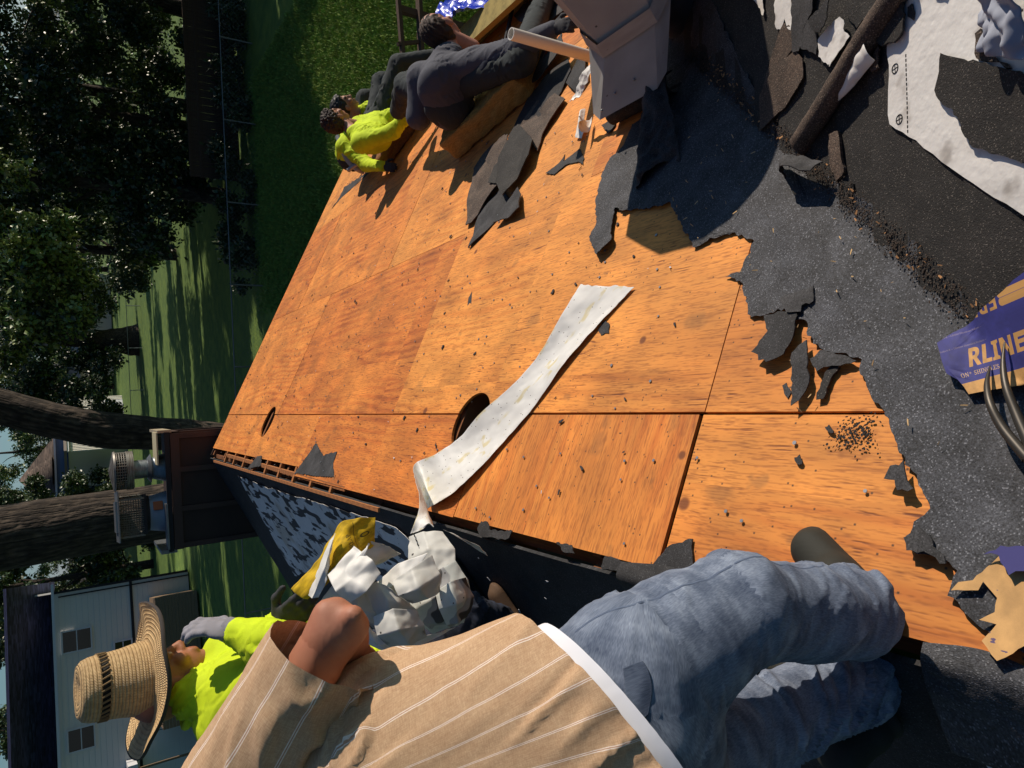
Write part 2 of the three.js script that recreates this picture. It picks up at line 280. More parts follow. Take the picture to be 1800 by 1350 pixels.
sheets.forEach(([s0, s1, zn, zf, ti, along], i) => {
  const g = (i < 8 && s1 === SEAM) ? 0.0045 : 0, a0 = s0 + (s0 === SEAM ? 0.004 : G2 / 2), a1 = s1 - (s1 === SEAM ? 0.004 : G2 / 2), b0 = zn - G2 / 2, b1 = zf + G2 / 2;
  let poly = [];
  const arc = (sEdge, up, from, to) => { // notch of a round hole on an edge of constant s
    const o = []; const hs = holes.filter(q => q[1] < Math.max(from, to) && q[1] > Math.min(from, to) && Math.abs(sEdge - q[0]) < q[2]); hs.sort((p, q) => (to > from ? 1 : -1) * (p[1] - q[1]));
    for (const [sc, zc, r] of hs) { const d = sEdge - sc, hw = Math.sqrt(r * r - d * d), dir = Math.sign(to - from), pts = []; const A0 = Math.atan2(-hw * dir, d), A1 = Math.atan2(hw * dir, d); let sweep = A1 - A0; const want = up ? -1 : 1; // keep the arc on the sheet's side
      for (const k of [0, 2 * Math.PI, -2 * Math.PI]) { const m = A0 + (sweep + k) / 2; if (Math.abs(sweep + k) < 2 * Math.PI && Math.sign(Math.cos(m) * r - d) === want) { sweep += k; break; } }
      for (let n = 0; n <= 20; n++) { const a = A0 + sweep * n / 20; pts.push([sc + r * Math.cos(a), zc + r * Math.sin(a)]); } o.push(...pts); }
    return o;
  };
  poly.push([a0, b0], ...arc(a0, false, b0, b1), [a0, b1], [a1, b1], ...arc(a1, true, b1, b0), [a1, b0]);
  const up = (i === 2 || i === 1) ? 0.0 : 0;
  part('plywood_sheet', slab(poly, 'R', { h: 0.006 - g * 0.4 + 0.0015 * (i % 3), t: 0.0125, max: 0.6 }), plyMat(ti, along, [h2(i, 1, 5), h2(i, 2, 5)]), house);
});
// the shaded slope behind the ridge
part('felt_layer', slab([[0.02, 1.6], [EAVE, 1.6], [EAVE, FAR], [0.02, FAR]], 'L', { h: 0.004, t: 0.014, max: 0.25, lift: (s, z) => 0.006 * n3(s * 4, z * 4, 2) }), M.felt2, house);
part('underlayment', slab(jag([[0.143,-7.243],[0.165,-6.146],[0.119,-3.808],[0.119,-3.327],[0.218,-3.192],[0.354,-3.168],[0.656,-3.769],[0.73,-4.598],[1.019,-6.067],[1.416,-7.473]], 0.08, 0.02, 3), 'L', { h: 0.016, t: 0.002, max: 0.2, lift: (s, z) => 0.006 * n3(s * 5, z * 5, 8) }), M.whiteTar, house);
part('underlayment', slab(jag([[0.543,-1.227],[0.715,-1.454],[0.869,-1.432],[0.611,-1.037]], 0.08, 0.02, 5), 'L', { h: 0.016, t: 0.002, max: 0.2 }), M.whiteTar, house);
// open slot along the ridge with laths and blocks
part('ridge_lath', bar(LP(0.03, FAR + 0.3, 0.02), LP(0.012, -3.4, 0.026), 0.022, 0.012), M.lath, house);
part('ridge_lath', bar(RP(0.06, FAR + 0.9, -0.005), RP(0.035, -4.0, -0.005), 0.03, 0.02), M.lath, house);
for (let i = 0; i < 9; i++) { const z = -7.6 + i * 0.42; part('ridge_block', bar(LP(0.02, z, 0.0), RP(0.10, z, -0.004), 0.035, 0.03), M.lath, house); }
// the cross gable on the near side: shingle courses climbing from the valley
const crossShingles = [];
for (let c = 0; c < 22; c++) {
  const z0 = -2.6 + c * 0.135, xv = -0.62 - z0; if (z0 > 0.3) break;
  for (let k = 0; k < 5; k++) { const x0 = xv - 0.02 + k * 0.95 + (c % 2 ? 0 : -0.33), x1 = x0 + 0.945; const a = Math.max(x0, xv - 0.03); if (x1 < a + 0.1 || a > 3.6) continue;
    part('shingle', slab([[a - 0.0, z0], [x1, z0], [x1, z0 + 0.155], [Math.max(a - 0.135, -0.62 - z0 - 0.16), z0 + 0.155]], 'M', { h: 0.012 + 0.004 * h2(c, k, 3), t: 0.012, max: 0.4, lift: (x, z) => 0.006 * smooth(z0 + 0.15, z0, z) + 0.003 * n3(x * 5, z * 5, 4) }), M.shingle, house); }
}
part('cross_deck', slab([[-0.95, 0.33], [3.7, 0.33], [3.7, -4.32], [-0.6, -0.03]], 'M', { h: -0.002, t: 0.014, max: 0.5 }), M.shingle, house);
part('cross_back', new THREE.BoxGeometry(4.65, 0.03, 4.06).rotateX(0.4636).translate(1.375, 4.41, 2.16), M.shingle, house);
part('wall', box(0.16, 3.3, 7.2, 3.3, 1.65, 0.2), mat({ color: 0x9c9488 }), house);
part('wall', box(4.4, 3.3, 0.16, 1.2, 1.65, 3.7), mat({ color: 0x9c9488 }), house);

// ---------- trees ----------
const barkTex = tex(256, 512, (x, y) => { const u = x / 256 * 10, v = y / 512 * 6, w = u + 1.2 * (fb(u * 0.5, v * 0.7, 3, 3, 5, 4) - 0.5); const r = Math.abs(((w * 1.7) % 1) - 0.5) * 2, p = fb(u * 2, v * 3, 6, 4, 20, 18); return mix3([34, 28, 24], [96, 84, 72], clamp(r * 0.35 + p * 1.1 - 0.38 + 0.5 * (vn(u * 9, v * 2.5, 44, 90, 15) - 0.5), 0, 1)); });
const barkBump = tex(256, 512, (x, y) => { const u = x / 256 * 10, v = y / 512 * 6, w = u + 1.2 * (fb(u * 0.5, v * 0.7, 3, 3, 5, 4) - 0.5); return 230 * clamp(Math.abs(((w * 1.7) % 1) - 0.5) * 0.7 + 1.1 * fb(u * 2, v * 3, 6, 4, 20, 18) - 0.42 + 0.5 * (vn(u * 9, v * 2.5, 44, 90, 15) - 0.5), 0, 1); }, false);
M.bark = mat({ map: rep(barkTex, 1, 1), bumpMap: rep(barkBump, 1, 1), bumpScale: 0.03, roughness: 1 });
function limb(pts, radii, seg = 14, n = 40) { // tapered, knobbly tube along points
  const c = new THREE.CatmullRomCurve3(pts.map(p => V(p))), pos = [], uv = [], idx = []; const fr = c.computeFrenetFrames(n, false), L = c.getLength();
  for (let i = 0; i <= n; i++) { const t = i / n, p = c.getPointAt(t), k = t * (radii.length - 1), j = Math.min(Math.floor(k), radii.length - 2), r = lerp(radii[j], radii[j + 1], k - j); for (let a = 0; a <= seg; a++) { const th = a / seg * Math.PI * 2, q = fr.normals[i].clone().multiplyScalar(Math.cos(th)).addScaledVector(fr.binormals[i], Math.sin(th)); const b = 1 + 0.13 * n3(q.x * 2 + p.x, p.y * 0.9, q.z * 2 + p.z) + 0.05 * n3(q.x * 6, p.y * 3, q.z * 6); p.clone().addScaledVector(q, r * b).toArray(pos, pos.length); uv.push(a / seg * Math.max(1, Math.round(r * 3)), t * L * 0.5); } }
  for (let i = 0; i < n; i++) for (let a = 0; a < seg; a++) { const q = i * (seg + 1) + a; idx.push(q, q + seg + 1, q + 1, q + 1, q + seg + 1, q + seg + 2); }
  const g = new THREE.BufferGeometry(); g.setAttribute('position', new THREE.Float32BufferAttribute(pos, 3)); g.setAttribute('uv', new THREE.Float32BufferAttribute(uv, 2)); g.setIndex(idx); g.computeVertexNormals(); return g;
}
function leafCluster(n, R, len, sd) {
  seed = sd; const pos = [], nor = [], idx = [];
  for (let i = 0; i < n; i++) {
    const d = V(rr(-1, 1), rr(-1, 1), rr(-1, 1)), c = d.clone().multiplyScalar(R * Math.cbrt(rnd())), ax = V(rr(-1, 1), rr(-0.9, 0.3), rr(-1, 1)).normalize(), sx = ax.clone().cross(V(rr(-1, 1), 1, rr(-1, 1))).normalize(), up = sx.clone().cross(ax), l = len * rr(0.7, 1.3), b = pos.length / 3;
    const put = (u, w, k) => c.clone().addScaledVector(ax, u * l).addScaledVector(sx, w * l).addScaledVector(up, k * l).toArray(pos, pos.length);
    put(0, 0, 0); put(0.45, 0.3, 0.07); put(1, 0, -0.12); put(0.45, -0.3, 0.07); put(0.5, 0, -0.02);
    idx.push(b, b + 1, b + 4, b + 1, b + 2, b + 4, b + 2, b + 3, b + 4, b + 3, b, b + 4);
  }
  const g = new THREE.BufferGeometry(); g.setAttribute('position', new THREE.Float32BufferAttribute(pos, 3)); g.setIndex(idx); g.computeVertexNormals(); g.userData.local = true; return g;
}
const CL = [leafCluster(26, 0.42, 0.2, 11), leafCluster(22, 0.7, 0.34, 12), leafCluster(30, 0.22, 0.1, 13)];
M.leaf = new THREE.MeshPhysicalMaterial({ color: 0xffffff, roughness: 0.4, transmission: 0.3, thickness: 0, side: THREE.DoubleSide });
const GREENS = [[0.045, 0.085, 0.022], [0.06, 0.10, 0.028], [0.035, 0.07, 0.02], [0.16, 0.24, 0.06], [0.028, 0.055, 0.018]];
function crown(parent, blobs, geo, tone = 0, spread = 1) { // blobs: [x, y, z, rx, ry, rz, count]
  const n = blobs.reduce((s, b) => s + b[6], 0), im = shade(new THREE.InstancedMesh(geo, M.leaf, n)); im.name = 'crown'; im.userData.kind = 'stuff';
  const o = parent.position, m = new THREE.Matrix4(), q = new THREE.Quaternion(), e = new THREE.Euler(), c = new THREE.Color(); let i = 0;
  for (const [x, y, z, rx, ry, rz, k] of blobs) {
    const sub = []; for (let j = 0; j < Math.max(3, k / 28); j++) { const d = V(rr(-1, 1), rr(-1, 1), rr(-1, 1)).normalize().multiplyScalar(0.35 + 0.65 * Math.sqrt(rnd())); sub.push([d, rr(0.16, 0.34)]); }
    for (let j = 0; j < k; j++) { const [d, r] = sub[Math.floor(rnd() * sub.length)]; const w = V(rr(-1, 1), rr(-1, 1), rr(-1, 1)).normalize().multiplyScalar(r * Math.cbrt(rnd())).add(d);
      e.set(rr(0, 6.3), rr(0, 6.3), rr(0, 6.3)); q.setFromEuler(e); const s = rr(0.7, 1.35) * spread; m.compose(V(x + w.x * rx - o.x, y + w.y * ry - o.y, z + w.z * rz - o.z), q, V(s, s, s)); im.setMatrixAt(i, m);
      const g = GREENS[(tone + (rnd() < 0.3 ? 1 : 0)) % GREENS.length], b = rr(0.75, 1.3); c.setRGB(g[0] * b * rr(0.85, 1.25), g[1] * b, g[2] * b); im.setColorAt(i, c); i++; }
  }
  parent.add(im); return im;
}
function tree(name, label, x, z, h, r, { rad = 0.3, low = 0.15, n = 900, tone = 0, geo = 1, lean = 0, sd = 1, group = 'trees beyond the lawn' } = {}) {
  seed = sd * 7919 + 17; const t = thing(name, label, 'tree', [x, 0, z], group);
  part('trunk', limb([[x, -0.3, z], [x + lean * 0.3, h * 0.3, z + 0.1], [x + lean * 0.7, h * 0.6, z], [x + lean, h * 0.9, z]], [rad * 1.5, rad, rad * 0.7, rad * 0.2], 10, 16), M.bark, t);
  const blobs = [], k = 7; let tot = 0;
  for (let i = 0; i < k; i++) { const a = i / k * 6.28 + rr(-0.4, 0.4), yy = h * lerp(low + 0.12, 0.86, (i * 0.37) % 1), rd = r * rr(0.35, 0.62); const bx = x + lean * yy / h + Math.cos(a) * rd, bz = z + Math.sin(a) * rd; blobs.push([bx, yy, bz, r * rr(0.42, 0.6), h * rr(0.11, 0.17), r * rr(0.42, 0.6), Math.round(n / (k + 1))]); part('limb', limb([[x + lean * yy / h * 0.7, yy * 0.72, z], [(x + bx) / 2, yy * 0.93, (z + bz) / 2], [bx, yy, bz]], [rad * 0.42, rad * 0.25, rad * 0.08], 7, 8), M.bark, t); }
  blobs.push([x + lean, h * 0.88, z, r * 0.5, h * 0.14, r * 0.5, Math.round(n / (k + 1))]);
  crown(t, blobs, CL[geo], tone, 1); return t;
}
// the two big trunks behind the chimney
{
  const t = thing('big_tree', 'thick furrowed tree trunk rising right behind the metal flue caps', 'tree', [-1.9, 0, -14]);
  part('trunk', limb([[-1.95, -0.3, -14.1], [-1.85, 3, -14], [-1.88, 6, -14], [-1.96, 8, -14], [-1.7, 11, -13.8]], [0.72, 0.52, 0.5, 0.56, 0.3], 28, 60), M.bark, t);
  seed = 5; crown(t, [[-2.2, 12.5, -14, 3.5, 2.4, 3.5, 500], [0, 11.3, -15, 3, 2, 3, 350], [-4.5, 11.2, -13.4, 2.6, 1.8, 2.6, 300]], CL[0], 3);
  const u = thing('leaning_tree', 'rough-barked trunk leaning right behind the brown chimney chase', 'tree', [-0.5, 0, -16]);
  part('trunk', limb([[-1.3, -0.3, -16], [-0.85, 3, -16], [-0.5, 4.8, -16], [-0.28, 6.1, -16], [0.27, 7.55, -16.1], [1.1, 9.2, -16.2]], [0.6, 0.42, 0.36, 0.36, 0.33, 0.22], 24, 56), M.bark, u);
  part('limb', limb([[0.5, 8.2, -16.1], [2.2, 8.5, -16.6], [3.6, 7.7, -17]], [0.14, 0.08, 0.03], 8, 12), M.bark, u);
  part('limb', limb([[0.9, 8.8, -16.1], [2.6, 8.0, -17.4], [3.6, 7.0, -18]], [0.1, 0.06, 0.02], 8, 12), M.bark, u);
  seed = 9; crown(u, [[1.6, 11, -16.4, 3.2, 2.4, 3, 450], [-1.2, 10.6, -17, 2.6, 2, 2.6, 300],
    ...[[15,430],[60,470],[25,520],[75,520],[110,500],[50,570],[95,560],[20,360],[130,540],[40,620],[15,580]].map(() => 0).filter(Boolean),
    ...[[4.287,7.269,-17],[3.586,7.273,-17.5],[3.041,6.939,-17],[2.474,6.525,-17],[2.295,6.933,-17.5],[2.594,7.335,-18],[1.918,6.447,-17.3],[1.587,7.109,-17.6],[3.404,6.733,-17],[3.19,6.193,-17.6]].map(p => [p[0], p[1], p[2], 0.75, 0.5, 0.75, 130])], CL[2], 3);
}
// dark tree standing on the far lawn
{
  const t = thing('shade_tree', 'black silhouetted tree with a flared trunk on the far lawn', 'tree', [7.1, 0, -78.4]);
  part('trunk', limb([[7.1, -0.3, -78.4], [7.1, 0.8, -78.4], [7.2, 3.5, -78.4], [7.5, 8, -78.4], [8, 13, -78]], [1.7, 0.95, 0.72, 0.6, 0.25], 16, 40), M.bark, t);
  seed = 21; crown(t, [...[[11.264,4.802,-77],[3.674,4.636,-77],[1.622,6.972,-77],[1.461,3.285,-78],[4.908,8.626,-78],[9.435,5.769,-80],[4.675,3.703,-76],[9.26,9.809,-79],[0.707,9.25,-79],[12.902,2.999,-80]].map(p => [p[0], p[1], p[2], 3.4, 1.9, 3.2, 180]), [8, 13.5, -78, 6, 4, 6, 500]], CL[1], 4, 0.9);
}
// the dark wood on the right
const WOOD = [[9.5, -33, 13, 4.6], [13.5, -36, 15, 5], [18, -33.5, 15, 5], [12, -43, 17, 5.5], [17, -42, 17, 5.5], [22.5, -40, 17, 5.5], [10, -49, 15, 4.2], [17, -54, 16, 5], [21, -67, 16, 5.4]];
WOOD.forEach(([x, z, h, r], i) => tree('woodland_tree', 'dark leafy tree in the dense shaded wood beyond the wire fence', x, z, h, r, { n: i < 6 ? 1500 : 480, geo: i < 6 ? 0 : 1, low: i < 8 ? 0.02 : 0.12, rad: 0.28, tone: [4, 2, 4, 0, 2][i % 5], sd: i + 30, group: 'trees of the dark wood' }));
[[18, -25, 14, 4.2], [25, -27, 16, 5], [31, -30, 17, 5.5]].forEach(([x, z, h, r], i) => tree('yard_tree', 'tall yard tree outside the picture whose shade lies across the lawn', x, z, h, r, { n: 800, geo: 1, low: 0.2, sd: i + 60, tone: 0, group: 'yard trees outside the picture' }));
[[-14.5, -74, 15, 5.5], [-20, -80, 14, 6], [-28, -78, 14, 6], [-36, -80, 15, 6.5], [-44, -72, 15, 6], [-24, -92, 16, 6.5], [-10, -96, 14, 5], [-52, -84, 15, 6.5]].forEach(([x, z, h, r], i) => tree('back_tree', 'sunlit green tree rising behind the white house with the dark roof', x, z, h, r, { n: 1100, geo: 1, low: 0.05, sd: i + 80, tone: 1, group: 'trees behind the white house' }));
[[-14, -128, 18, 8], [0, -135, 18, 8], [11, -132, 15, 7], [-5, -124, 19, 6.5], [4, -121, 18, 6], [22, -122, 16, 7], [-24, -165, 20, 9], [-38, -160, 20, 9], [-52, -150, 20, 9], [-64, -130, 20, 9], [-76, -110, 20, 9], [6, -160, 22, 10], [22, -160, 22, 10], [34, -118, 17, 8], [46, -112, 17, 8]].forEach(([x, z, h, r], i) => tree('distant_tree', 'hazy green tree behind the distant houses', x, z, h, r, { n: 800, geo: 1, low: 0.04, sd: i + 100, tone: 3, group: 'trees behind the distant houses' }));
// shrubs along the wire fence
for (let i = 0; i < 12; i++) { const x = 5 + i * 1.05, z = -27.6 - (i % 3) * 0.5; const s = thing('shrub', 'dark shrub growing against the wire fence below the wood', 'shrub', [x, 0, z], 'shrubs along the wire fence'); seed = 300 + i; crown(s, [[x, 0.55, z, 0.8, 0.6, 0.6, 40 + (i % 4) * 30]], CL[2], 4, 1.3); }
// ---------- wire fence ----------
{
  const f = thing('wire_fence', 'low galvanised wire fence with a thin top rail across the shaded lawn', 'fence', [4, 0, -27]);
  const at = x => -26.9 + 0.02 * (x - 4), wires = [];
  for (let x = -26; x < 26; x += 3.05) { part('post', rod([x, 0, at(x)], [x, 1.16, at(x)], 0.03, 0.03, 8), M.galv, f); if (x + 3.05 < 26) part('top_rail', rod([x, 1.14, at(x)], [x + 3.05, 1.14, at(x + 3.05)], 0.022, 0.022, 8), M.galv, f); }
  for (let x = -26; x < 23; x += 0.16) for (const k of [-1, 1]) wires.push(rod([x, k > 0 ? 0.05 : 1.1, at(x)], [x + 1.05, k > 0 ? 1.1 : 0.05, at(x + 1)], 0.0016, 0.0016, 4, true));
  part('wire_mesh', mergeGeometries(wires), M.galv, f, 'stuff');
  const f2 = thing('far_fence', 'faint wire fence line crossing the far lawn by the silhouetted tree', 'fence', [5, 0, -74]);
  for (let x = -10; x < 40; x += 4) { part('post', rod([x, 0, -74], [x, 1.2, -74], 0.04, 0.04, 6), M.galv, f2); if (x < 36) part('top_rail', rod([x, 1.18, -74], [x + 4, 1.18, -74], 0.03, 0.03, 6), M.galv, f2); }
}
// wooden board fence at the edge of the wood
{
  const f = thing('board_fence', 'dark brown wooden board fence at the edge of the wood', 'fence', [14, 0, -30]);
  for (let i = 0; i < 60; i++) { const x = 9.3 + i * 0.155; part('board', box(0.145, 1.85 + 0.02 * h2(i, 1, 1), 0.02, x, 0.95, -29.6 + 0.004 * (i % 2)), M.fenceWood, f); }
  for (const y of [0.4, 1.5, 1.9]) part('rail', box(9.4, 0.09, 0.05, 13.9, y, -29.56), M.fenceWood, f);
}
// ---------- neighbouring buildings ----------
const L_ = g => { g.userData.local = true; return g; };
function building(name, label, x, z, ry) { const b = thing(name, label, 'house', [x, 0, z]); b.rotation.y = ry; return b; }
function windowUnit(b, u, y, w, h, d, frame = M.trimWhite) {
  const wd = part('window', L_(box(w, h, 0.05, u, y, d)), M.glass, b);
  const F = [[w + 0.16, 0.09, 0, h / 2 + 0.03], [w + 0.16, 0.09, 0, -h / 2 - 0.03], [0.09, h, w / 2 + 0.03, 0], [0.09, h, -w / 2 - 0.03, 0], [w, 0.05, 0, 0]];
  for (const [fw, fh, dx, dy] of F) part('frame', L_(box(fw, fh, 0.09, u + dx, y + dy, d - 0.02)), frame, wd);
}
{
  const b = building('white_house', 'white sided two storey house with dark blue roof in the shade', -10.7, -50.5, 3.35);
  const side = mat({ color: 0xd2d2cc, roughness: 0.8 }), roofM = mat({ map: rep(gritTex(41, [66, 70, 104], [84, 90, 124], 0.05)[0], 0.3, 0.3) });
  part('wall', L_(box(19, 7.5, 7.8, 9.5, 3.75, 4.0)), side, b);
  for (let i = 0; i < 25; i++) { const y = 0.15 + i * 0.3; const g = box(19.06, 0.3, 0.03, 9.5, y, 0.075); g.rotateX(0); part('siding_board', L_(new THREE.BoxGeometry(19.04, 0.296, 0.03).rotateX(-0.07).translate(9.5, y, 0.07)), side, b); }
  part('corner_board', L_(box(0.14, 7.5, 0.14, 0.02, 3.75, 0.06)), M.dark, b);
  for (const k of [-1, 1]) part('roof', L_(new THREE.BoxGeometry(20.4, 0.16, 5.15).rotateX(-k * 0.455).translate(9.5, 8.62, 4 + k * 2.3)), roofM, b);
  for (const u of [0, 19]) { const gs = new THREE.ExtrudeGeometry(new THREE.Shape([new THREE.Vector2(-3.9, 0), new THREE.Vector2(3.9, 0), new THREE.Vector2(0, 2.0)]), { depth: 0.1, bevelEnabled: false }); gs.rotateY(Math.PI / 2); gs.translate(u - 0.05, 7.5, 4); part('gable', L_(gs), side, b); }
  part('gutter', L_(box(20, 0.14, 0.13, 9.5, 7.47, -0.58)), M.trimWhite, b);
  part('downspout', L_(box(0.08, 7.2, 0.08, 0.3, 3.6, -0.03)), M.dark, b);
  part('floor_band', L_(box(19, 0.16, 0.05, 9.5, 3.35, 0.0)), M.dark, b);
  for (const [u, y, w, h] of [[3.0, 6.35, 1.2, 1.45], [8.6, 6.35, 1.2, 1.3], [14.4, 6.3, 1.3, 1.5], [4.2, 3.95, 1.2, 0.9]]) windowUnit(b, u, y, w, h, 0.02);
  const bal = part('balcony', L_(box(8, 0.5, 1.8, 14.5, 3.9, -0.9)), M.trimWhite, b);
  for (let i = 0; i < 33; i++) part('baluster', L_(box(0.03, 1.05, 0.03, 10.6 + i * 0.245, 4.68, -1.75)), M.blackPaint, bal);
  for (const y of [5.2, 4.25]) part('rail', L_(box(8, 0.05, 0.05, 14.5, y, -1.75)), M.blackPaint, bal);
  for (const u of [10.8, 14.5, 18.2]) part('balcony_post', L_(box(0.12, 3.65, 0.12, u, 1.82, -1.7)), M.deckWood, bal);
  const dk = part('deck', L_(box(7.4, 0.14, 3.6, 5.0, 2.3, -2.0)), M.deckWood, b);
  for (let i = 0; i < 12; i++) part('skirt_board', L_(box(7.4, 0.17, 0.03, 5.0, 0.16 + i * 0.18, -3.8)), M.deckWood, dk);
  for (let i = 0; i < 12; i++) part('skirt_board', L_(box(0.03, 0.17, 3.5, 1.3, 0.16 + i * 0.18, -2.0)), M.deckWood, dk);
  for (let i = 0; i < 22; i++) part('baluster', L_(box(0.03, 0.9, 0.03, 3.6 + i * 0.24, 2.82, -3.7)), M.blackPaint, dk);
  part('rail', L_(box(5.3, 0.06, 0.06, 6.1, 3.3, -3.7)), M.blackPaint, dk);
}
{
  const b = building('blue_house', 'blue sided house with brown hipped roof between the two big trunks', -8.6, -108, 0.12);
  const m = mat({ color: 0x5d7396, roughness: 0.8 }), rf = mat({ map: rep(gritTex(43, [98, 84, 74], [128, 112, 100], 0.05)[0], 0.3, 0.3) });
  part('wall', L_(box(9.6, 7.6, 8, 0.8, 3.8, -4)), m, b);
  for (let i = 0; i < 44; i++) part('batten', L_(box(0.03, 7.5, 0.03, -3.9 + i * 0.22, 3.8, 0.015)), m, b);
  part('gutter', L_(box(10.4, 0.22, 0.2, 0.8, 7.65, 0.42)), M.trimWhite, b);
  const g = new THREE.ConeGeometry(1, 1, 4, 1); g.rotateY(Math.PI / 4); g.scale(7.3, 4.2, 6.4); g.translate(0.8, 9.7, -4); part('roof', L_(g), rf, b);
  const g2 = new THREE.ConeGeometry(1, 1, 4, 1); g2.rotateY(Math.PI / 4); g2.scale(2.6, 2.8, 2.6); g2.translate(1.5, 9.4, -0.8); part('dormer_roof', L_(g2), rf, b);
  windowUnit(b, 2.8, 2.2, 2.2, 1.2, 0.05, M.dark);
  part('foundation', L_(box(9.7, 0.5, 0.1, 0.8, 0.25, 0.05)), M.galv, b);
}
{
  const b = building('white_garage', 'bright white ribbed metal garage lit by the sun at the lawn edge', 0.0, -102, 0.75);
  const m = mat({ color: 0xd8d4c8, roughness: 0.6 });
  part('wall', L_(box(9, 6.2, 7, -1.5, 3.1, -3.5)), m, b);
  for (let i = 0; i < 36; i++) part('rib', L_(box(0.05, 6.2, 0.05, -5.9 + i * 0.25, 3.1, 0.02)), m, b);
  part('roof', L_(box(9.6, 0.3, 8, -1.5, 6.5, -3.4).rotateX(0)), mat({ color: 0x8b8078 }), b);
  part('gutter', L_(box(9.6, 0.25, 0.2, -1.5, 6.25, 0.35)), M.trimWhite, b);
  part('door', L_(box(3.2, 2.3, 0.08, 0.6, 1.15, 0.03)), M.trimWhite, b);
}
{
  const b = building('grey_house', 'pale house with grey roof glimpsed behind the silhouetted tree', 13, -118, -0.1);
  part('wall', L_(box(15, 4.6, 8, 0, 2.3, -4)), mat({ color: 0xa7a296 }), b);
  for (let i = 0; i < 15; i++) part('siding_board', L_(box(15.02, 0.29, 0.03, 0, 0.2 + i * 0.3, 0.02)), mat({ color: 0xb5afa0 }), b);
  const g = new THREE.BoxGeometry(16, 0.2, 7); g.rotateX(0.5); g.translate(0, 5.9, -2.2); part('roof', L_(g), mat({ color: 0x8c8888 }), b);
  windowUnit(b, 3, 2.6, 1.6, 1.2, 0.05); windowUnit(b, -4, 2.6, 1.6, 1.2, 0.05);
}
{
  const b = building('tan_house', 'small pale house front behind the red car', -27, -150, 0.1);
  part('wall', L_(box(14, 4.4, 8, 0, 2.2, -4)), mat({ color: 0x8f877a }), b); part('garage_door', L_(box(4, 2.4, 0.1, -1, 1.2, 0.03)), M.dark, b);
  const g = new THREE.BoxGeometry(15, 0.2, 6); g.rotateX(0.45); g.translate(0, 5.4, -2); part('roof', L_(g), mat({ color: 0x4a4642 }), b);
}
// vehicles parked far off
function car(name, label, x, z, ry, paint, s = 1) {
  const c = thing(name, label, 'car', [x, 0.02, z], 'cars parked far behind'); c.rotation.y = ry; c.scale.setScalar(s);
  const pts = [[-2.2, 0.35], [-2.25, 0.75], [-1.9, 0.95], [-1.1, 1.02], [-0.5, 1.45], [0.9, 1.48], [1.6, 1.05], [2.15, 0.98], [2.25, 0.6], [2.2, 0.35]].map(p => new THREE.Vector2(...p));
  const g = new THREE.ExtrudeGeometry(new THREE.Shape(pts), { depth: 1.5, bevelEnabled: true, bevelSize: 0.1, bevelThickness: 0.12, bevelSegments: 3 }); g.translate(0, 0, -0.75);
  part('body', L_(g), new THREE.MeshPhysicalMaterial({ color: paint, roughness: 0.3, clearcoat: 1, clearcoatRoughness: 0.1 }), c);
  for (const sz of [-1, 1]) { const w = new THREE.ExtrudeGeometry(new THREE.Shape([[-0.9, 1.05], [-0.42, 1.38], [0.8, 1.4], [1.3, 1.08]].map(p => new THREE.Vector2(...p))), { depth: 0.02, bevelEnabled: false }); w.translate(0, 0.01, sz * 0.885 - 0.01); part('window', L_(w), M.glass, c); }
  for (const wx of [-1.35, 1.4]) for (const sz of [-1, 1]) { const t = new THREE.CylinderGeometry(0.34, 0.34, 0.22, 20); t.rotateX(Math.PI / 2); t.translate(wx, 0.34, sz * 0.8); const w = part('wheel', L_(t), M.blackPaint, c); const r = new THREE.CylinderGeometry(0.2, 0.2, 0.03, 16); r.rotateX(Math.PI / 2); r.translate(wx, 0.34, sz * 0.92); part('rim', L_(r), M.galv, w); }
  for (const sz of [-0.6, 0.6]) part('headlight', L_(box(0.06, 0.14, 0.3, -2.34, 0.72, sz)), M.trimWhite, c);
}
car('red_car', 'red car parked far off by a pale house left of the trunk', -24.5, -138, 0.2, 0xa01812, 1.35);
car('dark_car', 'dark car parked on the grass in front of the red car', -22.5, -104, 0.1, 0x0d0f16, 1.2);
car('grey_car', 'grey car standing behind the corner of the white house', -25.5, -128, 0.15, 0x7f868e, 1.1);

// grass blades on the lawn below the eave
{
  const pos = [], idx = []; seed = 401; for (let i = 0; i < 9; i++) { const a = rr(0, 6.28), x = rr(-0.06, 0.06), z = rr(-0.06, 0.06), h = rr(0.05, 0.11), w = 0.005, lx = Math.cos(a) * h * 0.5, lz = Math.sin(a) * h * 0.5, b = pos.length / 3; pos.push(x - w, 0, z, x + w, 0, z, x + lx * 0.4, h * 0.7, z + lz * 0.4, x + lx, h, z + lz); idx.push(b, b + 1, b + 2, b, b + 2, b + 3); }
  const g = new THREE.BufferGeometry(); g.setAttribute('position', new THREE.Float32BufferAttribute(pos, 3)); g.setIndex(idx); g.computeVertexNormals();
  const n = 34000, im = shade(new THREE.InstancedMesh(g, mat({ color: 0xffffff, roughness: 0.8 }), n)); im.name = 'grass'; im.userData.kind = 'stuff'; tag(im, 'mown green grass of the lawn past the eave', 'grass');
  const m = new THREE.Matrix4(), c = new THREE.Color(); for (let i = 0; i < n; i++) { const z = -9 - 17 * rnd() ** 1.7 - rnd() * 2, x = rr(3.4, 12.5), s = rr(0.8, 1.6); m.compose(V(x, -0.04, z), new THREE.Quaternion().setFromAxisAngle(V(0, 1, 0), rr(0, 6.28)), V(s, s, s)); im.setMatrixAt(i, m); const k = rr(0.7, 1.35); c.setRGB(0.17 * k * rr(0.8, 1.3), 0.27 * k, 0.045 * k); im.setColorAt(i, c); } scene.add(im);
}

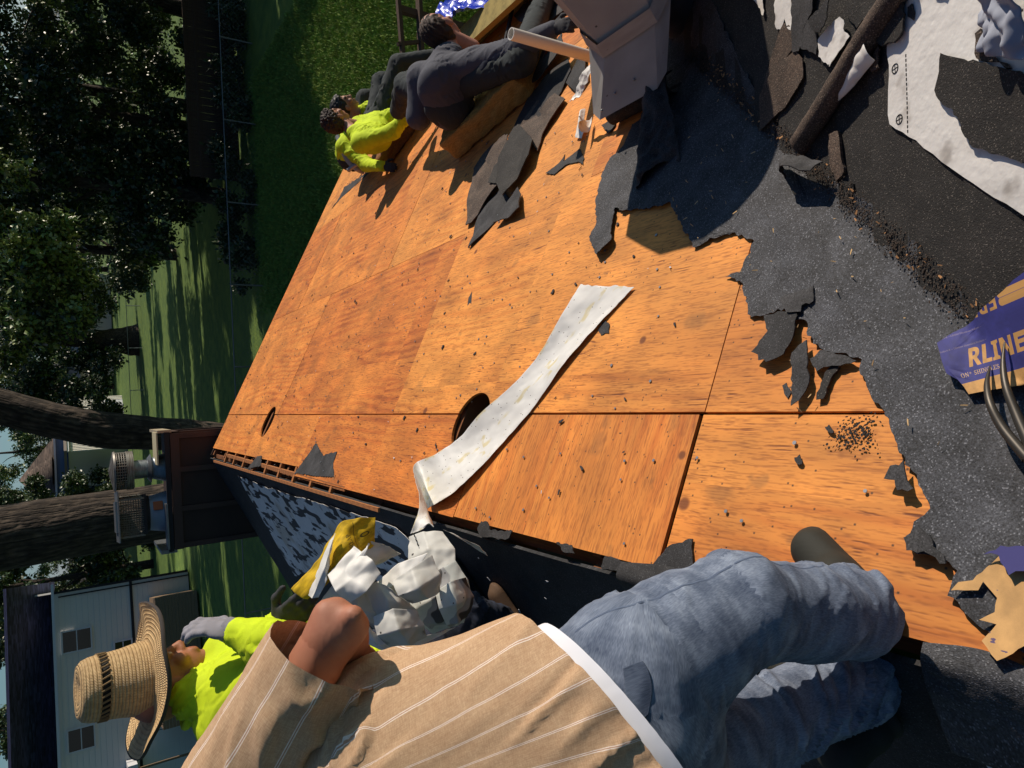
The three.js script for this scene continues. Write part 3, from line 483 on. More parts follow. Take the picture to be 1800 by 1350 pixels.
// ---------- chimney chase with two flue caps ----------
{
  const c = thing('chimney_chase', 'brown board chimney chase with two metal flue caps at the roof end', 'chimney', [-0.92, 3, -8.95]);
  const x0 = -1.56, x1 = -0.27, zf = -8.58, zb = -9.35, top = 5.52, panel = mat({ map: M.brown.map, roughness: 0.7, color: 0xb9a89f });
  part('chase_wall', box(x1 - x0, top, zf - zb, (x0 + x1) / 2, top / 2, (zf + zb) / 2), panel, c);
  for (const x of [x0 + 0.03, -1.12, -0.68, x1 - 0.03]) part('batten', box(0.055, top, 0.022, x, top / 2, zf + 0.011), M.brown, c);
  part('batten', box(x1 - x0 + 0.01, 0.09, 0.026, (x0 + x1) / 2, top - 0.05, zf + 0.014), M.brown, c);
  for (const z of [zf - 0.03, zb + 0.03]) part('batten', box(0.022, top, 0.06, x1 + 0.011, top / 2, z), M.brown, c);
  part('batten', box(0.024, 0.1, zf - zb, x1 + 0.012, top - 0.05, (zf + zb) / 2), M.brown, c);
  // bent metal cap around the rim
  const cap = part('rim_flashing', box(0.03, 0.14, zf - zb + 0.06, x1 + 0.03, top + 0.05, (zf + zb) / 2), mat({ color: 0xa89c84, roughness: 0.6, metalness: 0.3 }), c);
  part('rim_flashing', box(0.36, 0.015, 0.4, x1 - 0.16, top + 0.125, zf - 0.2), mat({ color: 0xb5ac8c, roughness: 0.7 }), c);
  part('rim_flashing', box(x1 - x0 + 0.04, 0.05, 0.025, (x0 + x1) / 2, top + 0.03, zf + 0.02), M.dark, c);
  part('rim_flashing', box(0.5, 0.02, 0.16, x0 + 0.26, top + 0.06, zf - 0.03, 0.06), M.galv, c);
  part('rim_flashing', box(0.04, 0.16, zf - zb, x0 - 0.02, top + 0.05, (zf + zb) / 2), M.galv, c);
  // round cap on a storm collar
  const rx = -0.66, rz = -8.9;
  part('flue_cone', rod([rx, top, rz], [rx, top + 0.18, rz], 0.17, 0.115, 28), M.galv, c);
  part('storm_collar', rod([rx, top + 0.17, rz], [rx, top + 0.205, rz], 0.165, 0.12, 28), M.galv, c);
  part('flue_pipe', rod([rx, top + 0.2, rz], [rx, top + 0.36, rz], 0.105, 0.105, 28), M.galv, c);
  const rc = part('round_cap', rod([rx, top + 0.35, rz], [rx, top + 0.42, rz], 0.215, 0.215, 32), M.steel, c);
  for (let i = 0; i < 40; i++) { const a = i / 40 * 6.283; part('cap_bar', rod([rx + 0.205 * Math.cos(a), top + 0.42, rz + 0.205 * Math.sin(a)], [rx + 0.205 * Math.cos(a), top + 0.53, rz + 0.205 * Math.sin(a)], 0.005, 0.005, 5), M.steel, rc); }
  for (const y of [0.44, 0.463, 0.486, 0.509]) { const t = new THREE.TorusGeometry(0.205, 0.005, 5, 40); t.rotateX(Math.PI / 2); t.translate(rx, top + y, rz); part('cap_ring', t, M.steel, rc); }
  part('inner_flue', rod([rx, top + 0.4, rz], [rx, top + 0.52, rz], 0.12, 0.12, 20), M.dark, rc);
  part('cap_lid', mergeGeometries([rod([rx, top + 0.525, rz], [rx, top + 0.545, rz], 0.225, 0.22, 32), rod([rx, top + 0.545, rz], [rx, top + 0.585, rz], 0.21, 0.03, 32)]), M.steel, rc);
  // square cap with mesh sides over a clay-patched cone
  const sx = -1.17, sz = -8.92;
  part('flue_cone', rod([sx, top, sz], [sx, top + 0.22, sz], 0.24, 0.19, 28), mat({ color: 0x7f8894, roughness: 0.6, metalness: 0.5 }), c);
  part('rust_patch', box(0.10, 0.1, 0.02, sx + 0.1, top + 0.13, sz + 0.205, 0.4, 0.008), mat({ color: 0x9a5a3c, roughness: 1 }), c);
  const sc = part('square_cap', box(0.44, 0.03, 0.44, sx, top + 0.26, sz, 0.12), M.dark, c);
  part('cap_band', rod([sx, top + 0.21, sz], [sx, top + 0.25, sz], 0.205, 0.205, 28), M.dark, sc);
  const wires = []; for (const [ax, az] of [[1, 0], [0, 1], [-1, 0], [0, -1]]) { for (let i = -8; i <= 8; i++) { const o = i * 0.025; wires.push(rod([sx + ax * 0.205 + az * o, top + 0.27, sz + az * 0.205 + ax * o], [sx + ax * 0.205 + az * o, top + 0.5, sz + az * 0.205 + ax * o], 0.0028, 0.0028, 4)); } for (let j = 1; j < 9; j++) { const y = top + 0.27 + j * 0.025; wires.push(rod([sx + ax * 0.205 + az * 0.2, y, sz + az * 0.205 + ax * 0.2], [sx + ax * 0.205 - az * 0.2, y, sz + az * 0.205 - ax * 0.2], 0.0028, 0.0028, 4)); } }
  part('mesh_side', mergeGeometries(wires), M.steel, sc, 'stuff');
  for (const [ax, az] of [[1, 1], [1, -1], [-1, 1], [-1, -1]]) part('cap_corner', box(0.02, 0.25, 0.02, sx + ax * 0.205, top + 0.39, sz + az * 0.205), M.steel, sc);
  part('cap_lid', mergeGeometries([box(0.56, 0.012, 0.56, sx, top + 0.52, sz, 0.12), box(0.34, 0.02, 0.34, sx, top + 0.535, sz, 0.12)]), M.galv, sc);
}
// ---------- torn felt on the sunny slope ----------
const edgeLift = (x, z) => 0.004 + 0.012 * Math.max(0, fbm3(x * 5, z * 5, 4, 2)) + 0.003 * n3(x * 18, z * 18, 2);
{
  const poly = [[1.189,-2.247],[1.189,-2.291],[1.088,-2.301],[1.052,-2.377],[0.974,-2.39],[0.859,-2.368],[0.702,-2.3],[0.657,-2.32],[0.59,-2.251],[0.55,-2.186],[0.6,-2.122],[0.644,-2.154],[0.76,-2.191],[0.733,-2.136],[0.704,-2.009],[0.685,-1.841],[0.576,-1.749],[0.502,-1.68],[0.467,-1.644],[0.484,-1.569],[0.485,-1.489],[0.467,-1.46],[0.433,-1.386],[0.376,-1.406],[0.336,-1.411],[0.332,-1.467],[0.308,-1.402],[0.25,-1.353],[0.194,-1.335],[0.182,-1.286],[0.188,-1.253],[0.196,-1.208],[0.149,-1.122],[0.108,-1.11],[0.073,-1.069],[0.055,-1.013],[0.04,-0.958],[-0.019,-0.924],[-0.069,-0.893],[-0.089,-0.863],[-0.126,-0.843],[-0.161,-0.821],[-0.191,-0.796],[-0.242,-0.76],[-0.285,-0.729],[-0.298,-0.737],[-0.341,-0.763],[-0.364,-0.757],[-0.369,-0.723],[-0.377,-0.676],[-0.389,-0.659],[-0.401,-0.665],[-0.435,-0.669],[-0.458,-0.633],[-0.477,-0.603],[-0.494,-0.543],[-0.488,-0.502],[-0.068,-0.553],[-0.022,-0.584],[0.029,-0.63],[0.133,-0.715],[0.267,-0.814],[0.417,-0.954],[0.645,-1.247],[0.871,-1.43],[1.133,-1.602],[1.446,-1.762],[1.66,-1.878],[1.93,-2.276],[1.685,-2.327],[1.319,-2.192]];
  single('felt_sheet', slab(jag(poly, 0.011, 0.010, 7), 'M', { h: 0.016, t: 0.0035, max: 0.06, lift: (x, z) => edgeLift(x, z) + 0.05 * smooth(-1.75, -2.15, z) * smooth(1.0, 0.55, x) * Math.max(0, n3(x * 6, z * 6, 11) + 0.2) }), M.felt, 'big torn sheet of dark grey felt covering the near plywood', 'roofing felt');
  const ridge = [[0.039,-0.544],[0.014,-0.73],[-0.032,-0.761]], rp = [[0.073,-0.79],[0.048,-0.735],[0.044,-0.691],[0.011,-0.636],[0.008,-0.602],[0.016,-0.537]];
  const rows = [0, 1, 2, 3, 4].map(i => { const t = i / 4, z = lerp(-0.70, -0.28, t); return [LP(0.22, z, 0.018).toArray(), LP(0.1, z, 0.02).toArray(), LP(0.03, z, 0.02).toArray(), [XR + 0.004, YR + 0.016, z], RP(0.028 + 0.014 * Math.sin(i * 1.7), z, 0.014).toArray()]; });
  single('felt_strip', cloth(rows, { nu: 50, nv: 30, t: 0.003, crease: 0.004, f: 16 }), M.felt, 'strip of grey felt folded over the ridge behind the shoe', 'roofing felt');
}
const scrap = (pts, m, label, o = {}) => single(o.name || 'felt_scrap', slab(jag(pts, o.step || 0.012, o.amp ?? 0.007, o.sd || 1), o.plane || 'M', { h: o.h ?? 0.02, t: o.t || 0.004, max: o.max || 0.04, lift: o.lift || ((x, z) => 0.006 * n3(x * 9, z * 9, o.sd || 1) + (o.bend || 0) * Math.abs(n3(x * 3, z * 3, 7 + (o.sd || 1)))) }), m, label, o.cat || 'felt scrap', o.group);
// loose pieces on the edge of the felt
scrap([[0.227,-1.217],[0.247,-1.124],[0.202,-1.109],[0.194,-1.141],[0.177,-1.139],[0.181,-1.182]], M.feltSmooth, 'small angular felt scrap lying on the felt sheet edge', { h: 0.034, sd: 2, bend: 0.02 });
scrap([[0.181,-1.26],[0.186,-1.205],[0.176,-1.154],[0.111,-1.142],[0.063,-1.158],[0.045,-1.206],[0.077,-1.263],[0.115,-1.24],[0.133,-1.229]], M.felt2, 'rounded felt flap hanging over the plywood edge of the sheet', { h: 0.03, sd: 3, bend: 0.04 });
scrap([[0.065,-1.136],[0.096,-1.103],[0.046,-1.083],[-0.029,-1.067],[-0.06,-1.081],[-0.074,-1.101],[0.018,-1.119]], M.feltSmooth, 'long narrow felt tongue pointing down onto the plywood', { h: 0.026, sd: 4, bend: 0.02 });
scrap([[0.045,-1.08],[0.066,-1.058],[0.059,-1.025],[0.031,-0.955],[0.022,-0.993],[0.021,-1.038],[0.011,-1.052]], M.feltSmooth, 'thin pointed felt scrap beside the narrow tongue', { h: 0.03, sd: 5 });
scrap([[0.027,-1.024],[0.019,-1.001],[-0.009,-1.015],[-0.058,-1.022],[-0.061,-1.041],[-0.044,-1.044],[0.006,-1.035]], M.shingle, 'dark gritty shingle sliver below the pointed felt scrap', { h: 0.022, t: 0.008, sd: 6, cat: 'shingle scrap', name: 'shingle_scrap' });
scrap([[-0.022,-1.161],[-0.015,-1.151],[-0.041,-1.128],[-0.056,-1.133],[-0.044,-1.148]], M.feltSmooth, 'tiny felt chip on the plywood left of the felt tongues', { h: 0.012, sd: 7 });
scrap([[-0.232,-0.826],[-0.204,-0.817],[-0.203,-0.798],[-0.191,-0.79],[-0.231,-0.776],[-0.247,-0.761],[-0.253,-0.793],[-0.233,-0.802]], M.feltSmooth, 'star shaped felt flap at the torn edge above the shoe', { h: 0.03, sd: 8, bend: 0.02 });
scrap([[-0.342,-0.763],[-0.32,-0.734],[-0.33,-0.714],[-0.377,-0.676],[-0.379,-0.686],[-0.365,-0.708],[-0.365,-0.752]], M.feltSmooth, 'grit covered felt corner at the lower torn edge', { h: 0.03, sd: 9, bend: 0.02 });
scrap([[1.074,-2.632],[1.13,-2.617],[1.213,-2.698],[1.198,-2.745],[1.179,-2.811],[1.226,-2.828],[1.203,-2.834],[1.185,-2.859],[1.161,-2.957],[1.122,-2.862],[1.148,-2.765],[1.129,-2.662],[1.096,-2.608]], M.feltSmooth, 'forked felt scrap like a bird track on bare plywood', { h: 0.012, sd: 10, amp: 0.003 });
// felt still nailed along the ridge
scrap([[0.048,-5.06],[0.29,-4.864],[0.209,-4.61],[0.249,-4.369],[0.171,-4.355],[0.085,-4.23],[0.067,-4.551]], M.feltSmooth, 'jagged felt patch with white chalk lines near the ridge slot', { plane: 'R', h: 0.012, sd: 11, amp: 0.008 });
scrap([[-0.015,-6.463],[0.113,-6.304],[0.125,-6.18],[0.038,-6.07]], M.feltSmooth, 'small felt tooth by the ridge near the chimney', { plane: 'R', h: 0.012, sd: 12 });
scrap([[0.015,-2.404],[0.045,-2.393],[0.047,-2.341],[0.019,-2.298],[0.039,-2.161],[0.01,-2.163],[0,-2.196],[-0.013,-2.354]], M.felt2, 'two felt tabs left at the ridge beside the white strip', { plane: 'R', h: 0.014, sd: 13 });
scrap([[0.038,-1.89],[0.042,-1.805],[0.018,-1.781],[0.014,-1.837]], M.felt2, 'felt tab stuck on the ridge edge mid way down', { plane: 'R', h: 0.014, sd: 14 });
scrap([[-0.002,-1.637],[0.035,-1.633],[0.033,-1.543],[0.036,-1.438],[0.107,-1.394],[0.138,-1.319],[0.033,-1.278],[0.016,-1.345],[-0.001,-1.493]], M.felt2, 'pointed felt remnant on the ridge under the jeans', { plane: 'R', h: 0.016, sd: 15 });
single('ridge_felt', cloth([-1.55, -1.35, -1.15, -0.95].map((z, i) => [LP(0.2, z, 0.012).toArray(), LP(0.05, z, 0.022).toArray(), [XR, YR + 0.03, z], RP(0.03 + 0.02 * (i % 2), z, 0.018).toArray()]), { nu: 30, nv: 16, t: 0.003, crease: 0.004 }), M.felt2, 'black felt cap bent over the ridge between tabs and jeans', 'roofing felt');
scrap([[3.453,-7.881],[3.332,-7.882],[3.189,-8.02],[3.269,-7.81],[3.433,-7.247],[3.351,-6.752],[3.351,-6.911],[3.421,-7.503]], M.feltSmooth, 'felt edge left along the far rake behind the yellow shirts', { plane: 'R', h: 0.012, sd: 16, amp: 0.02 });
scrap([[0.892,-2.037],[0.9,-2.02],[0.881,-1.989],[0.84,-1.974],[0.835,-2.018],[0.863,-2.048]], M.feltSmooth, 'small felt chip beside the white strip edge', { plane: 'R', h: 0.012, sd: 17 });
scrap([[1.122,-3.271],[1.211,-3.313],[1.248,-3.301],[1.165,-3.25]], M.feltSmooth, 'slim felt sliver in the middle of the bare plywood', { plane: 'R', h: 0.012, sd: 18, amp: 0.002 });
// shingle strips pulled off and heaped by the dark shirt
const pile = [
  [[[1.583,-3.558],[1.741,-3.598],[1.843,-3.611],[1.982,-3.448],[1.846,-3.273],[1.727,-3.315],[1.639,-3.449]], 'lowest pointed shingle strip of the heap on the plywood'],
  [[[1.781,-3.717],[2.302,-3.978],[2.433,-3.812],[2.416,-3.616],[2.232,-3.544],[1.992,-3.455],[1.88,-3.567],[1.778,-3.644]], 'broad grey brown shingle strip at the heap lower left'],
  [[[1.678,-3.303],[1.867,-3.156],[1.684,-3.018],[1.669,-3.131]], 'triangular felt piece at the heap foot'],
  [[[1.992,-3.455],[2.18,-3.519],[2.401,-3.434],[2.171,-3.152],[2.054,-3.121],[1.844,-3.277]], 'gritty dark shingle tab in the middle of the heap'],
  [[[2.397,-3.611],[2.722,-3.559],[2.844,-3.234],[2.66,-3.088],[2.454,-3.175],[2.332,-3.37]], 'long black strip running up the heap'],
  [[[2.405,-3.442],[2.458,-3.32],[2.518,-3.153],[2.425,-3.025],[2.239,-3.144],[2.116,-3.133]], 'brown creased shingle strip beside the black one'],
  [[[3.006,-3.752],[3.084,-3.763],[3.255,-3.593],[3.134,-3.469],[2.927,-3.514],[2.786,-3.55]], 'grey felt strip by the knee of the dark trousers'],
  [[[2.777,-3.532],[2.96,-3.531],[3.061,-3.343],[2.883,-3.226],[2.811,-3.361]], 'second grey felt strip ending at the hood'],
  [[[2.389,-3.56],[2.601,-3.399],[2.528,-3.288],[2.416,-3.417]], 'thin shingle sliver on top of the heap'],
  [[[2.586,-3.105],[2.734,-3.072],[2.733,-2.993],[2.502,-2.861],[2.413,-2.917]], 'dark felt piece tucked against the metal hood'],
  [[[2.267,-3.756],[2.379,-3.722],[2.389,-3.56],[2.237,-3.502],[2.055,-3.52]], 'brown shingle corner under the gritty tab'],
  [[[2.03,-3.57],[2.162,-3.587],[2.18,-3.519],[1.986,-3.439]], 'small black shingle wedge under the heap'],
];
pile.forEach(([p, label], i) => scrap(p, [M.shingleBrown, M.shingle, M.feltSmooth, M.felt2][[2, 0, 2, 1, 3, 0, 2, 2, 0, 3, 0, 1][i]], label, { plane: 'R', h: 0.012 + (i % 4) * 0.011, t: 0.006, sd: 40 + i, bend: 0.05, amp: 0.004, step: 0.03, cat: 'shingle strip', name: 'shingle_strip', group: 'shingle heap by the hood' }));
scrap([[3.925,-4.45],[3.971,-4.34],[3.851,-4.01],[3.797,-3.809],[3.399,-3.511],[3.398,-3.668],[3.578,-4.005],[3.758,-4.272]], M.feltSmooth, 'scuffed grey shingle lying at the eave near the black glove', { plane: 'R', h: 0.03, t: 0.01, sd: 60, cat: 'shingle strip', name: 'shingle_strip' });
// ---------- on the cross roof ----------
{
  const poly = [[0.973,-0.89],[0.852,-0.903],[0.736,-0.903],[0.647,-0.914],[0.621,-0.91],[0.548,-0.831],[0.47,-0.762],[0.395,-0.685],[0.304,-0.587],[0.247,-0.523],[0.709,-0.495]];
  const ulift = (x, z) => 0.006 * Math.max(0, n3(x * 8 + z * 4, z * 3, 3)) + 0.006 * Math.max(0, n3(x * 3, z * 3, 9));
  const OP = (x, z) => MP(x, z, 0.0242 + ulift(x, z));
  const us = single('underlayment_sheet', slab(jag(poly, 0.03, 0.004, 21), 'M', { h: 0.024, t: 0.002, max: 0.05, lift: ulift }), M.white, 'stained white underlayment sheet with dashed line at the right edge', 'underlayment');
  // printed dashes and round marks
  const dash = mat({ color: 0x23211f }); const A = [0.762,-0.845], B = [0.571,-0.854];
  for (let i = 0; i < 17; i++) { const t0 = i / 17, t1 = t0 + 0.035; const p = OP(lerp(A[0], B[0], t0), lerp(A[1], B[1], t0)), q = OP(lerp(A[0], B[0], t1), lerp(A[1], B[1], t1)); part('printed_dash', bar(p, q, 0.003, 0.0012), dash, us); }
  for (const m of [[0.746,-0.881], [0.619,-0.878]]) { const t = new THREE.TorusGeometry(0.011, 0.0014, 6, 20); t.rotateX(-Math.PI / 2 - 0.46); const p = OP(m[0], m[1]); t.translate(p.x, p.y, p.z); part('printed_mark', t, dash, us); part('printed_mark', bar(OP(m[0] - 0.009, m[1]), OP(m[0] + 0.009, m[1]), 0.002, 0.001), dash, us); part('printed_mark', bar(OP(m[0], m[1] - 0.009), OP(m[0], m[1] + 0.009), 0.002, 0.001), dash, us); }
  scrap([[0.702,-0.738],[0.629,-0.642],[0.574,-0.57],[0.522,-0.495],[0.36,-0.505],[0.403,-0.581],[0.42,-0.604],[0.466,-0.674],[0.504,-0.695],[0.525,-0.699],[0.565,-0.717],[0.589,-0.743],[0.617,-0.759],[0.632,-0.763]], M.shingle, 'large broken black shingle lying on the white underlayment', { h: 0.035, t: 0.008, sd: 22, amp: 0.006, cat: 'shingle', name: 'broken_shingle' });
  scrap([[0.698,-0.654],[0.7,-0.64],[0.651,-0.638],[0.599,-0.587],[0.587,-0.581],[0.645,-0.654]], M.shingleBrown, 'brown shingle strip beside the grey cloth', { h: 0.031, t: 0.008, sd: 23, cat: 'shingle', name: 'shingle_strip' });
  scrap([[0.863,-0.828],[0.864,-0.814],[0.84,-0.809],[0.824,-0.814],[0.843,-0.83]], M.shingle, 'small black shingle chip on the white underlayment', { h: 0.030, t: 0.006, sd: 24, amp: 0.002, cat: 'shingle scrap', name: 'shingle_scrap' });
  scrap([[0.859,-0.754],[0.832,-0.713],[0.819,-0.723],[0.839,-0.751]], M.shingle, 'dark shingle edge at the top border of the underlayment', { h: 0.030, t: 0.006, sd: 25, cat: 'shingle scrap', name: 'shingle_scrap' });
  scrap([[0.849,-1.49],[0.96,-1.474],[1.009,-1.391],[1.014,-1.276],[0.967,-1.242],[0.91,-1.242],[0.864,-1.34]], M.shingleBrown, 'curved brown shingle piece bridging the valley', { h: 0.028, t: 0.005, sd: 26, bend: 0.05, amp: 0.003, cat: 'shingle', name: 'curved_shingle' });
  scrap([[0.988,-1.471],[1.063,-1.41],[1.128,-1.327],[1.087,-1.287],[1.023,-1.294],[1.01,-1.381]], M.shingleBrown, 'brown torn shingle above the curved piece', { h: 0.026, t: 0.006, sd: 27, cat: 'shingle', name: 'shingle_strip' });
  scrap([[1.271,-1.361],[1.218,-1.281],[1.143,-1.276],[1.083,-1.291],[1.114,-1.313],[1.137,-1.32],[1.111,-1.345],[1.142,-1.371]], M.white, 'white underlayment tail hanging between dark shingles', { h: 0.030, t: 0.002, sd: 28, cat: 'underlayment', name: 'underlayment_scrap' });
  scrap([[1.402,-1.56],[1.308,-1.492],[1.221,-1.439],[1.32,-1.436]], M.white, 'white underlayment corner at the top picture edge', { h: 0.030, t: 0.002, sd: 29, cat: 'underlayment', name: 'underlayment_scrap' });
  scrap([[1.21,-1.269],[1.138,-1.16],[1.069,-1.185],[1.049,-1.223],[0.996,-1.254],[1.015,-1.288]], M.feltSmooth, 'dark felt strip right of the white tail', { h: 0.033, sd: 30 });
  scrap([[1.04,-1.179],[1.044,-1.079],[0.996,-1.093],[0.975,-1.13],[1.009,-1.171]], M.felt2, 'dark leaf shaped felt piece above the white patch', { h: 0.041, sd: 31, bend: 0.03 });
  scrap([[0.978,-1.161],[0.982,-1.06],[0.964,-1.045],[0.932,-1.045],[0.909,-1.027],[0.876,-1.118],[0.931,-1.165]], M.white, 'square white underlayment patch beside the shingle roll', { h: 0.032, t: 0.002, sd: 32, cat: 'underlayment', name: 'underlayment_scrap' });
  scrap([[0.994,-1.047],[0.991,-0.938],[0.96,-0.891],[0.928,-0.943],[0.917,-1.001]], M.shingle, 'black shingle left of the roll top', { h: 0.034, t: 0.008, sd: 33, cat: 'shingle', name: 'broken_shingle' });
  scrap([[0.862,-0.959],[0.909,-0.857],[0.922,-0.834],[0.813,-0.841],[0.801,-0.869],[0.816,-0.912]], M.shingle, 'black shingle with rounded corner right of the roll', { h: 0.041, t: 0.008, sd: 34, cat: 'shingle', name: 'broken_shingle' });
  scrap([[1.09,-1.248],[1.052,-1.192],[1.002,-1.164],[0.943,-1.175],[0.998,-1.242]], M.feltSmooth, 'scuffed felt piece with pale scratches in the heap', { h: 0.034, sd: 35 });
  scrap([[0.803,-0.974],[0.83,-0.929],[0.772,-0.929],[0.775,-0.955]], M.shingleBrown, 'small brown shingle piece at the curl end', { h: 0.030, t: 0.006, sd: 36, cat: 'shingle scrap', name: 'shingle_scrap' });
  scrap([[0.689,-1.135],[0.682,-1.096],[0.562,-1.08],[0.547,-1.117],[0.607,-1.137]], M.shingleBrown, 'narrow brown shingle slab standing by the folded felt', { h: 0.034, t: 0.012, sd: 37, cat: 'shingle scrap', name: 'shingle_scrap' });
  scrap([[0.542,-1.103],[0.52,-1.053],[0.471,-1.062],[0.473,-1.087],[0.499,-1.109]], M.shingle, 'stub of black shingle below the brown slab', { h: 0.026, t: 0.012, sd: 38, cat: 'shingle scrap', name: 'shingle_scrap' });
  scrap([[0.856,-0.774],[0.866,-0.749],[0.672,-0.456],[0.647,-0.457]].map(p => p), M.white, 'far white underlayment edge at the top border', { h: 0.022, sd: 39, cat: 'underlayment', name: 'underlayment_scrap' });
  // rolled-up shingle
  const roll = [], C = [[0.709,-1.276], [0.777,-1.127], [0.852,-0.981], [0.924,-0.816]];
  for (let i = 0; i <= 10; i++) { const t = i / 10, k = Math.min(2, Math.floor(t * 3)), f = t * 3 - k, x = lerp(C[k][0], C[k + 1][0], f), z = lerp(C[k][1], C[k + 1][1], f), d = V(C[3][0] - C[0][0], 0, C[3][1] - C[0][1]).normalize(), sidev = V(-d.z, 0, d.x), b = MP(x, z, 0.03), r = 0.034, row = []; for (let a = 0; a <= 12; a++) { const th = -0.9 + a / 12 * 5.2, rr2 = r * (1 - a * 0.014); row.push([b.x + sidev.x * Math.cos(th) * rr2, b.y + Math.sin(th) * rr2 + 0.014, b.z + sidev.z * Math.cos(th) * rr2]); } roll.push(row); }
  single('rolled_shingle', cloth(roll, { nu: 60, nv: 36, t: 0.004, crease: 0.002, f: 14 }), M.shingleBrown, 'long strip of brown grit shingle curled into a tube', 'shingle roll');
  // curled white plastic under the roll
  const curl = []; const CC = [[0.769,-1.086], [0.786,-1.03], [0.821,-0.946]];
  for (let i = 0; i <= 6; i++) { const t = i / 6, k = Math.min(1, Math.floor(t * 2)), f = t * 2 - k, x = lerp(CC[k][0], CC[k + 1][0], f), z = lerp(CC[k][1], CC[k + 1][1], f), b = MP(x, z, 0.035), row = [], d = V(CC[2][0] - CC[0][0], 0, CC[2][1] - CC[0][1]).normalize(), sd = V(-d.z, 0, d.x), r = lerp(0.012, 0.035, t); for (let a = 0; a <= 9; a++) { const th = 0.4 + a / 9 * 4.4; row.push([b.x + sd.x * Math.cos(th) * r, b.y + Math.sin(th) * r * 0.9, b.z + sd.z * Math.cos(th) * r]); } curl.push(row); }
  single('curled_underlayment', cloth(curl, { nu: 30, nv: 26, t: 0.0015, crease: 0.003, f: 22 }), M.white, 'curled white underlayment scrap like a broken shell', 'underlayment');
  // folded felt standing up
  const A1 = [0.667,-1.359], A2 = [0.687,-1.302], A3 = [0.609,-1.142], A4 = [0.545,-1.207];
  single('folded_felt', cloth([[MP(...A1, 0.02).toArray(), MP(...A2, 0.07).toArray(), MP(...A3, 0.06).toArray()], [MP(lerp(A1[0], A4[0], .5), lerp(A1[1], A4[1], .5), 0.075).toArray(), MP(lerp(A2[0], A4[0], .4), lerp(A2[1], A4[1], .4), 0.13).toArray(), MP(lerp(A3[0], A4[0], .4), lerp(A3[1], A4[1], .4), 0.09).toArray()]], { nu: 20, nv: 30, t: 0.003, crease: 0.008, f: 20 }), M.feltSmooth, 'stiff folded flap of felt standing up at the valley', 'felt scrap');
}
